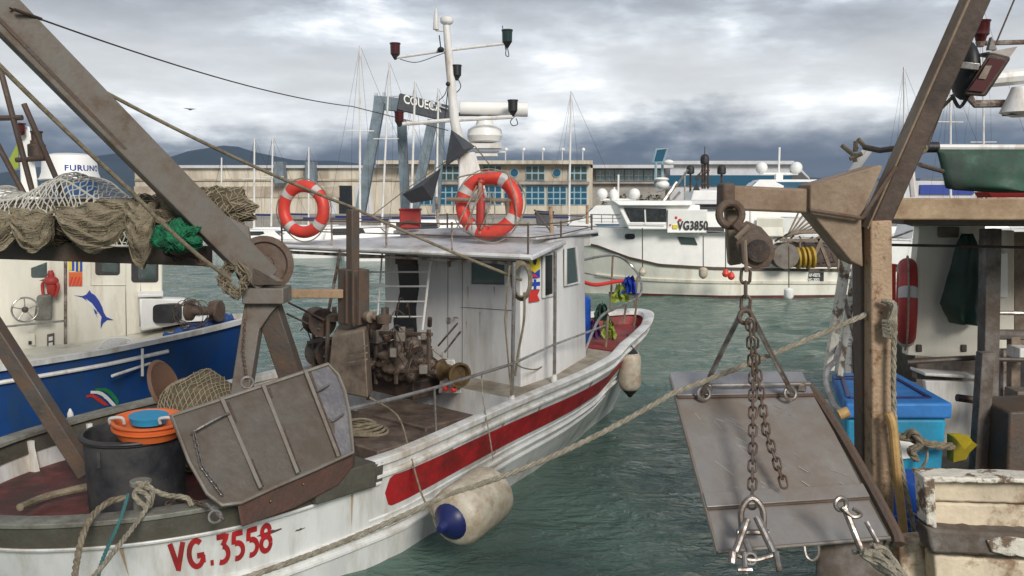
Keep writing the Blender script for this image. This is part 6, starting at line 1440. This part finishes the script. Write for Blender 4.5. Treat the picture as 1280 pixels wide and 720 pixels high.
# stern planks
rn = random.Random(6)
def plank(nm, pts, Y, th, m, bev=.012, jag=0):
    q = []
    for (x0, y0), (x1, y1) in zip(pts, pts[1:]+pts[:1]):
        k_ = max(1, int(abs(x1-x0)/9)) if jag else 1
        for i in range(k_): q.append((x0+(x1-x0)*i/k_, y0+(y1-y0)*i/k_+(rn.uniform(-jag, jag) if i else 0)))
    return MB().prism([P(x, y, Y) for x, y in q], (0,th,0)).build(nm, m, rb, bev=bev)
plank('stern_plank', [(1166,602),(1420,608),(1420,634),(1166,627)], 4.42, .06, 'worn', jag=.5)
plank('stern_plank', [(1166,628.5),(1420,635.5),(1420,668),(1166,660)], 4.43, .06, 'worn', jag=.6)
plank('top_rail', [(1156,596),(1420,602),(1420,607.5),(1157,603)], 4.36, .16, 'wornw', .008, jag=.9)
plank('corner_post', [(1155,596),(1169,599),(1172,662),(1159,657)], 4.34, .12, 'wornw', .01, jag=.8)
plank('stern_beam', [(1158,659),(1180,663),(1420,675),(1420,705),(1165,692)], 4.32, .14, 'worng', .015, jag=1.2)
plank('flaked_patch', [(1234,676),(1262,672),(1420,680),(1420,702),(1262,696),(1240,690)], 4.305, .02, 'wornw', .005, jag=1.5)
plank('lower_plank', [(1168,695),(1420,709),(1420,760),(1172,760)], 4.36, .12, 'worn', .012, jag=1)
plank('lower_post', [(1124,678),(1160,674),(1166,760),(1128,760)], 4.5, .12, 'worn', .012)
MB().hexa([P(1016,760,4.2), P(1108,760,4.2), P(1108,760,4.7), P(1016,760,4.7), P(1022,684,4.3), P(1112,668,4.3), P(1112,664,4.7), P(1022,680,4.7)]).build('quarter_post', 'worng', rb, bev=.02)
# pulley block and chain on the boom
t = thing('pulley_block', 'big rusty pulley block hanging from the end of the boom', 'pulley', P(945,340,4.7), None)
MB().torus(P(913,268,4.72), (.1,-1,.1), .062, .022, 22, 10).build('eye', 'rust', t)
pb = [(921,285),(934,276),(952,284),(966,300),(969,318),(962,333),(944,336),(928,330),(920,305)]
for Y in (4.64, 4.78): MB().prism([P(x, y, Y) for x, y in pb], (0,.02,0)).build('cheek_plate', 'rust', t, bev=.005)
MB().cyl(P(946,314,4.67), P(946,314,4.77), .078, 26).build('sheave', 'steeld', t); MB().cyl(P(948,314,4.61), P(948,314,4.64), .062, 20).build('sheave_cover', 'blackm', t, bev=.004)
MB().bar(P(918,278,4.66), P(932,292,4.66), .05, .05, (0,1,0)).build('swivel', 'rust', t, bev=.008); MB().tube([P(920,298,4.6), P(936,282,4.6)], .014, 6).build('strap', 'tan', t)
MB().tube([P(931,300,4.6), P(933,340,4.6)], .01, 6).build('hook', 'tan', t)
one(chainmb([P(932,336,4.62), P(932,388,4.62)], .08, .018), 'chain', 'chain', 'short heavy rusty chain joining the pulley block to the lifting triangle', 'chain')
# right trawl door
def door_right():
    tl, tr, br, bl = P(838,472,5.0), P(1004,471,5.25), P(1112,672,4.25), P(897,690,4.0)
    q = quadmap(tl, tr, br, bl); t = thing('trawl_door', 'smooth grey brown steel trawl door hanging by chains over the water', 'trawl door', (bl+br)/2, None)
    MB().prism([q(u, v) for u, v in ((0,0),(.3,-.012),(.8,-.012),(1,.0),(1.01,.4),(1,.75),(1,.99),(.5,1.0),(0,1.0))], q(0,0,0)-q(0,0,.025)).build('plate', 'boardp', t, bev=.004)
    def strip(v0, v1, nm, m, h0=.004, h1=.012, u0=0., u1=1.): MB().hexa([q(u0,v1,h0), q(u1,v1,h0), q(u1,v0,h0), q(u0,v0,h0), q(u0,v1,h1), q(u1,v1,h1), q(u1,v0,h1), q(u0,v0,h1)]).build(nm, m, t, bev=.003)
    strip(-.03,.13,'end_plate','endp'); strip(.135,.15,'weld_seam','rust',.003,.016); strip(.715,.79,'lower_band','boardp',.003,.018,0,1); strip(.792,.80,'weld_seam','rust',.003,.012)
    MB().tube([q(0,v,.0) for v in (0,.3,.6,1.0)], .009, 6).tube([q(u,1.0,.0) for u in (0,.5,1)], .010, 6).build('edge_bar', 'steel', t)
    # curved heavy rim along the right edge
    rim = [q(.62,-.05,-.06), q(.85,-.04,-.05), q(1.02,.05,-.03), q(1.06,.3,-.02), q(1.075,.6,-.02), q(1.07,.95,-.02), q(1.06,1.02,-.03)]
    MB().tube(cr(rim, 6), .032, 8).build('rim', 'rust', t)
    MB().prism([q(1.0,.02,-.03), q(1.05,.2,-.03), q(1.07,.6,-.03), q(1.08,1.0,-.03), q(1.0,1.0,-.03)], q(0,0,0)-q(0,0,.08)).build('back_plate', 'olive', t)
    rn = random.Random(19); mb = MB()
    for k in range(46):
        u0, v0 = rn.uniform(.08,.92), rn.uniform(.2,.7); l_ = rn.uniform(.02,.11); du, dv = l_*rn.uniform(.4,1), l_*rn.uniform(.3,.9); w_ = rn.uniform(.001,.004)
        mb.add([q(u0,v0,.0025), q(u0+du,v0+dv,.0025), q(u0+du+w_,v0+dv-w_,.0025), q(u0+w_,v0-w_,.0025)], [(0,1,2,3)])
    mb.build('scratches', mat('scraped_metal', (.55,.52,.46), .35, metal=.5, var=.3), t)
    for u in (.22, .91): MB().box(q(u,.10,.03), (.05,.05,.05)).build('rod_bracket', 'shackle', t, bev=.006)
    MB().tube([q(.17,.10,.05), q(.97,.095,.05)], .014, 10).build('hinge_rod', 'chrome', t)
    return t, q
dr, qr = door_right()
t = thing('lifting_triangle', 'steel lifting triangle holding the hanging trawl door to the chain', 'lifting frame', P(931,495,4.9), None)
MB().tube([P(930,384,4.63), P(902,440,4.75), P(877,492,4.88)], .014, 8).build('rod', 'shackle', t); MB().tube([P(934,384,4.63), P(962,438,4.8), P(990,490,5.0)], .014, 8).build('rod', 'shackle', t)
for x_, Y in ((880,4.86),(988,4.98)): MB().torus(P(x_,492,Y), (.2,-1,.3), .035, .011, 18, 8).build('shackle', 'shackle', t)
MB().torus(P(932,396,4.6), (.1,-1,.1), .035, .012, 18, 8).build('ring', 'rust', t)
one(chainmb([P(937,400,4.56), P(941,470,4.6), P(941,560,4.35), P(940,634,4.12)], .068, .0125), 'chain', 'chain', 'long heavy rusty chain hanging down the middle of the hanging trawl door to its shackle', 'chain')
one(chainmb([P(941,402,4.6), P(946,460,4.66), P(958,540,4.5), P(981,608,4.32)], .066, .013), 'chain', 'chain', 'loose rusty chain end lying across the hanging trawl door to the right', 'chain')
def shk(c, ang, s, label):
    c = V(c); d = V((math.sin(ang), -.2, -math.cos(ang))).normalized(); a = V((math.cos(ang), 0, math.sin(ang)))
    mb = MB().tube(cr([c+a*s*.5+d*s*1.3, c+a*s*.5+d*s*.2, c-d*s*.35, c-a*s*.5+d*s*.2, c-a*s*.5+d*s*1.3], 6), s*.15, 8).tube([c+a*s*.75+d*s*1.25, c-a*s*.75+d*s*1.25], s*.15, 8)
    return one(mb, 'shackle', 'shackle', label, 'shackle')
shk(P(940,632,4.06), 0, .10, 'bright shackle at the foot of the long chain on the hanging trawl door')
def rod(p0, p1, r, lab): return one(MB().tube([p0, p1], r, 8), 'steel_rod', 'shackle', lab, 'rod')
mb = MB().tube([P(934,650,3.98), P(918,694,3.88)], .018, 10).tube([P(946,646,3.98), P(969,694,3.88)], .018, 10).tube([P(932,675,3.92), P(940,697,3.86)], .015, 10); mb.tube(cr([P(914,690,3.86), P(940,700,3.84), P(972,692,3.86)], 5), .012, 8).tube([P(917,690,3.85), P(915,704,3.83)], .02, 8).tube([P(970,690,3.85), P(974,714,3.8)], .014, 8).tube([P(930,690,3.85), P(932,718,3.8)], .012, 8).torus(P(938,698,3.84),(0,-1,.2),.025,.009,14,6).tube([P(922,712,3.8), P(940,712,3.8)], .012, 8)
one(mb, 'towing_bracket', 'shackle', 'bright steel rods and links at the lower left of the hanging trawl door', 'bracket')
mb = MB().tube([P(1056,636,4.05), P(1077,688,3.95)], .016, 8).tube([P(1083,652,4.05), P(1097,678,4.0)], .012, 8).tube([P(1066,690,3.94), P(1096,688,3.96)], .013, 8).torus(P(1051,630,4.05),(.2,-1,.2),.028,.012,16,8).tube(cr([P(1052,634,4.03),P(1066,646,4.02),P(1076,643,4.02),P(1066,636,4.03)],5), .010, 6)
one(mb, 'towing_bracket', 'shackle', 'bright steel rods and hook, lower right on the hanging trawl door', 'bracket')
one(MB().tube(cr([P(1005,683,4.0), P(1008,696,3.98), P(1016,701,3.97), P(1023,694,3.98), P(1023,682,4.0)], 5), .008, 6), 'hook_ring', 'shackle', 'thin steel U ring under the bottom edge of the hanging trawl door', 'hook')
mb = MB()
for k in range(3): twist(mb, cr([P(1078,690,3.9-.02*k), P(1095,694+k*5,3.85), P(1110,708+k*4,3.8), P(1130,735+k*4,3.7)], 6), .022)
twist(mb, cr([P(1090,684,3.9), P(1106,690,3.9), P(1122,712,3.8), P(1140,735,3.75)], 6), .022)
one(mb, 'thick_rope', 'ropew', 'bundle of thick pale rope strands at the foot of the rusty post', 'rope')
mb = MB(); twist(mb, cr([P(1112,380,4.9), P(1118,400,4.86), P(1117,450,4.84), P(1118,520,4.82), P(1126,580,4.8), P(1138,640,4.75), P(1150,700,4.7)], 8), .016)
for k in range(5): mb.tube(cr([P(1102+k*2,376,4.88), P(1118,380+k*4,4.83), P(1112+k,400+k*5,4.83), P(1104,402+k*4,4.86)], 5), .014, 6)
one(mb, 'hanging_rope', 'ropew', 'pale rope knotted on the rusty post and hanging down past the blue drum', 'rope')
one(MB().tube(cr([P(1110,516,4.8), P(1116,535,4.78), P(1122,600,4.74), P(1128,650,4.7), P(1132,700,4.66)], 8), .024, 10), 'wooden_pole', 'wood', 'smooth yellow wooden pole leaning beside the rusty post', 'pole')
# blue fish bin
x0, x1, yf, yb_ = P(1057,520,6.3), P(1190,520,6.3), 6.3, 7.35
t = thing('fish_bin', 'big insulated turquoise fish bin with a faded blue lid', 'bin', V(((x0.x+x1.x)/2, 7, 1.08)), None)
zt = P(1120,506,6.3).z
lx_ = P(1058,520,6.3).x; zb_ = 1.1; rx = P(1188,520,6.3).x
MB().hexa([V2(lx_+.02,yf+.02,zb_), V2(rx-.04,yf+.02,zb_), V2(rx+.03,yb_,zb_), V2(lx_+.3,yb_,zb_), V2(lx_,yf,zt-.1), V2(rx-.02,yf,zt-.1), V2(rx+.06,yb_,zt-.1), V2(lx_+.3,yb_,zt-.1)]).build('body', 'bluebody', t, bev=.03)
MB().hexa([V2(lx_-.02,yf-.03,zt-.1), V2(rx,yf-.03,zt-.1), V2(rx+.08,yb_+.03,zt-.1), V2(lx_+.28,yb_+.03,zt-.1), V2(lx_-.02,yf-.03,zt+.02), V2(rx,yf-.03,zt+.02), V2(rx+.08,yb_+.03,zt+.02), V2(lx_+.28,yb_+.03,zt+.02)]).build('lid', 'bluebox', t, bev=.02)
ld = MB()
for a, b_ in (((lx_+.06,yf+.12),(rx-.10,yf+.12)),((lx_+.3,yb_-.15),(rx-.06,yb_-.15)),((lx_+.06,yf+.12),(lx_+.3,yb_-.15)),((rx-.10,yf+.12),(rx-.04,yb_-.15)),((lx_+.2,yf+.8),(rx-.09,yf+.8))): ld.bar(V2(*a,zt+.025), V2(*b_,zt+.025), .03, .012)
ld.build('lid_groove', 'navy', t)
MB().prism([P(1124,548,6.27), P(1148,546,6.27), P(1146,572,6.27), P(1124,574,6.27)], (0,.02,0)).build('label', 'whiteclean', t)
MB().tube(cr([P(1150,565,6.2), P(1158,560,6.18), P(1158,575,6.18), P(1152,585,6.2)], 5), .012, 6).build('handle', 'ropew', t)
mb = MB(); twist(mb, cr([P(1110,550,6.15), P(1130,546,6.1), P(1150,552,6.1), P(1168,556,6.1), P(1190,558,6.2)], 6), .03); twist(mb, cr([P(1130,546,6.1), P(1142,540,6.05), P(1150,556,6.05), P(1138,562,6.06), P(1146,575,6.1)], 6), .026)
one(mb, 'lashing_rope', 'rope', 'brown lashing rope knotted round the front of the turquoise bin', 'rope')
t = thing('drum', 'deep blue plastic drum with ribs standing below the turquoise bin', 'drum', P(1134,690,5.3), None)
c = P(1135,690,5.3); r_ = .15; hh_ = P(1132,592,5.35).z-c.z
MB().lathe(c, (0,0,1), [(r_*.9,0),(r_,.02),(r_,hh_*.35),(r_*1.06,hh_*.37),(r_*1.06,hh_*.41),(r_,hh_*.43),(r_,hh_*.47),(r_*1.06,hh_*.49),(r_*1.06,hh_*.53),(r_,hh_*.55),(r_*1.02,hh_*.95),(r_*.95,hh_),(.01,hh_)], 30).build('body', 'bluedrum', t)
MB().tube(cr([c+V((-.13,-.04,hh_*.7)), c+V((-.02,-.18,hh_*.62)), c+V((.1,-.12,hh_*.74))], 6), .007, 6).build('bail_handle', 'chrome', t)
mb = MB(); mb.prism([P(1192,546,6.3), P(1208,546,6.3), P(1222,556,6.2), P(1212,566,6.2), P(1208,574,6.2), P(1192,578,6.3)], (0,.1,0)); mb.prism([P(1196,550,6.2), P(1216,552,6.15), P(1206,562,6.1)], (0,.06,.03)); one(mb, 'plastic_bag', 'yellow', 'crumpled yellow plastic sheet tucked behind the turquoise bin', 'plastic sheet')
# red lifebuoy seen edge on
lifebuoy(P(1133,378,8.0), (1,-.40,.02), .33, .08, 'red lifebuoy seen edge on, hung beside the cream cabin wall', 20, 'oldred')
mb = MB()
# green oilskin: draped shape
def cloth(nm, outl, Y, m, label, cat, depth=.1, rows=14, cols=10, seed=1):
    # outl: list of (y, xl, xr)
    mb = MB(); vs = []
    for j in range(rows+1):
        f = j/rows*(len(outl)-1); k = min(int(f), len(outl)-2); g = f-k; y = outl[k][0]*(1-g)+outl[k+1][0]*g; a = outl[k][1]*(1-g)+outl[k+1][1]*g; b_ = outl[k][2]*(1-g)+outl[k+1][2]*g
        for i in range(cols+1):
            u = i/cols; p = P(a+(b_-a)*u, y, Y); p.y -= depth*(math.sin(u*math.pi)**.7)*(.35+.65*min(1, j/rows*2))+.035*math.sin(u*17+seed+j*.25)*(j/rows)+.02*noise.noise(V((u*4, j*.4, seed))); vs.append(p)
    n1 = len(vs); vs += [v+V((0,.03,0)) for v in vs]; c1 = cols+1; fs = []
    for j in range(rows):
        for i in range(cols): a = j*c1+i; fs += [(a, a+1, a+c1+1, a+c1), (n1+a, n1+a+c1, n1+a+c1+1, n1+a+1)]
    per = [i for i in range(c1)]+[j*c1+cols for j in range(1, rows+1)]+[rows*c1+i for i in range(cols-1, -1, -1)]+[j*c1 for j in range(rows-1, 0, -1)]
    for a, b_ in zip(per, per[1:]+per[:1]): fs.append((a, b_, n1+b_, n1+a))
    mb.add(vs, fs); return one(mb, nm, m, label, cat, sm=80)
cloth('oilskin_coat', [(292,1204,1216),(305,1197,1222),(330,1190,1229),(355,1184,1231),(380,1178,1230),(392,1184,1229),(404,1190,1228)], 7.95, 'green', 'dark green oilskin coat hanging on the cream cabin wall', 'coat', .14, 18, 16)
mb = MB(); mb.tube([P(1228,300,7.7), P(1228,398,7.7)], .03, 6).tube(cr([P(1229,350,7.6), P(1225,360,7.6), P(1227,375,7.6)], 5), .016, 6); one(mb, 'hanging_strap', 'navy', 'dark strap and cord hanging beside the green oilskin coat', 'strap')
# awning pole with green tarpaulin
t = thing('awning_pole', 'pale horizontal pole with a black end from which the green tarpaulin hangs', 'pole', P(1225,186,5.8), None)
MB().tube([P(1170,184,5.8), P(1420,185,5.8)], .020, 8).build('pole', 'mastw', t); MB().cyl(P(1150,184,5.8), P(1172,184,5.8), .035, 12).build('end_sleeve', 'black', t)
cloth('tarpaulin', [(187,1173,1400),(200,1176,1400),(215,1179,1400),(230,1182,1400),(237,1187,1400),(241,1250,1400)], 5.75, 'tarp', 'dark green tarpaulin hanging from the pole at upper right', 'tarpaulin', .12, 12, 30)
one(MB().prism([P(1246,189,6.2), P(1420,186,6.2), P(1420,200,6.2), P(1262,198,6.2)], (0,.15,0)).prism([P(1236,240,6.2), P(1420,240,6.2), P(1420,247,6.2), P(1240,247,6.2)], (0,.2,0)), 'rolled_awning', 'sigr', 'faded red rolled cloth partly hidden behind the green tarpaulin', 'cloth')
# floodlight on arm
t = thing('floodlight', 'tilted grey floodlight with a dark reddish face clamped on the gantry arm', 'lamp', P(1235,120,5.0), None)
MB().hexa([P(1204,119,4.9), P(1232,121,4.9), P(1230,118,5.15), P(1208,117,5.15), P(1236,66,4.9), P(1264,73,4.9), P(1262,64,5.15), P(1240,62,5.15)]).build('housing', 'blackm', t, bev=.012)
MB().prism([P(1211,113,4.885), P(1230,115,4.885), P(1257,76,4.885), P(1238,72,4.885)], (0,.02,0)).build('face_glass', 'redlamp', t)
MB().prism([P(1223,98,4.875), P(1232,99,4.875), P(1240,82,4.875), P(1232,82,4.875)], (0,.006,0)).build('reflector', 'tan', t)
MB().prism([P(1228,66,4.95), P(1272,58,4.95), P(1262,72,4.95)], (0,.1,0)).build('visor', 'boardp', t); MB().prism([P(1236,62,4.9), P(1240,46,4.9), P(1246,62,4.9)], (0,.03,0)).build('fin', 'steel', t)
t2 = thing('floodlight', 'rounded black lamp seen from behind, between the gantry arm and the grey floodlight', 'lamp', P(1203,120,5.05), None)
mb = MB(); c = P(1206,88,5.05); mb.sphere(c, (.065,.12,.165), 18, 12); o = mb.build('housing', 'black', t2)
MB().bar(P(1186,80,4.95), P(1224,84,4.9), .03, .04, (0,0,1)).build('bracket', 'shackle', t2, bev=.005); MB().tube(cr([P(1190,118,5), P(1200,134,5), P(1214,112,5)], 5), .010, 6).build('cable', 'black', t2)
MB().tube([P(1192,120,5.0), P(1172,140,5.1), P(1156,165,5.2), P(1148,190,5.2)], .010, 6).build('feed_cable', 'rope', t2)
for p in (((1222,0),(1160,178)),((1224,-20),(1150,200))): pass
mb = MB().tube([P(1232,-20,5.6), P(1190,100,5.5), P(1160,180,5.4)], .010, 6).tube([P(1272,-10,6), P(1246,52,6)], .006, 5); mb.build('stay_wire', 'blackm', rb)
MB().tube([P(1160,180,5.3), P(1100,188,5.6), P(1080,184,5.7)], .018, 8).tube([P(1150,206,5.2), P(1178,214,5.6)], .014, 8).build('brace_rod', 'steeld', rb)
mb = MB().tube([P(1138,205,8), P(1142,246,8)], .03, 6).tube([P(1082,184,6), P(1058,222,6)], .014, 6).tube([P(1088,186,6), P(1068,214,6)], .02, 6); mb.build('deck_pole', 'mastw', rb)
mb = MB(); rn = random.Random(77)
for k in range(6): p = P(1074+rn.uniform(-8,14), 186+rn.uniform(-4,8), 5.9); mb.tube([p, p+V((rn.uniform(-.12,.12),0,rn.uniform(-.1,.1)))], .015, 6)
mb.tube(cr([P(1156,160,5.1), P(1150,175,5.1), P(1156,186,5.1), P(1148,192,5.1)], 5), .018, 6)
mb.build('lashing', 'rope', rb)
# mast yards of the right boat
t = thing('radar_mast', 'white radar bar and yard with small red lamp at the right edge', 'mast', P(1290,240,8), None)
MB().cyl(P(1292,262,8), P(1292,30,8), .07, 12).build('post', 'mastw', t)
MB().tube([P(1230,100,7.9), P(1400,84,7.9)], .07, 10).build('radar_bar', 'mastw', t)
MB().tube([P(1232,54,8), P(1400,49,8)], .022, 8).build('upper_yard', 'pipe', t); MB().tube([P(1212,122,8), P(1218,130,8), P(1400,127,8)], .035, 8).build('lower_yard', 'pipe', t)
MB().lathe(P(1226,46,8), (0,0,1), [(.03,-.08),(.05,0),(.07,.02),(.07,.12),(.08,.14),(.02,.15)], 12).build('lamp', 'redlamp', t); MB().lathe(P(1226,50,8), (0,0,1), [(.03,-.06),(.045,-.02),(.02,0)], 10).build('lamp_socket', 'pipe', t)
MB().lathe(P(1274,132,7.9), (0,0,1), [(.06,-.1),(.16,-.06),(.1,.08),(.07,.16)], 14).build('searchlight', 'mastw', t); MB().box(P(1270,140,7.9), (.16,.16,.06)).build('searchlight_base', 'olive', t)
# small gull in the sky
p = P(237,137,60); t = MB().prism([p+V((-.45,0,.10)), p+V((-.12,0,.02)), p+V((0,0,-.05)), p+V((.12,0,.0)), p+V((.42,0,.05)), p+V((.1,0,.07)), p+V((-.1,0,.08))], (0,.2,.02)); one(t, 'seagull', 'skin', 'tiny dark seagull flying in front of the clouds at upper left', 'bird')
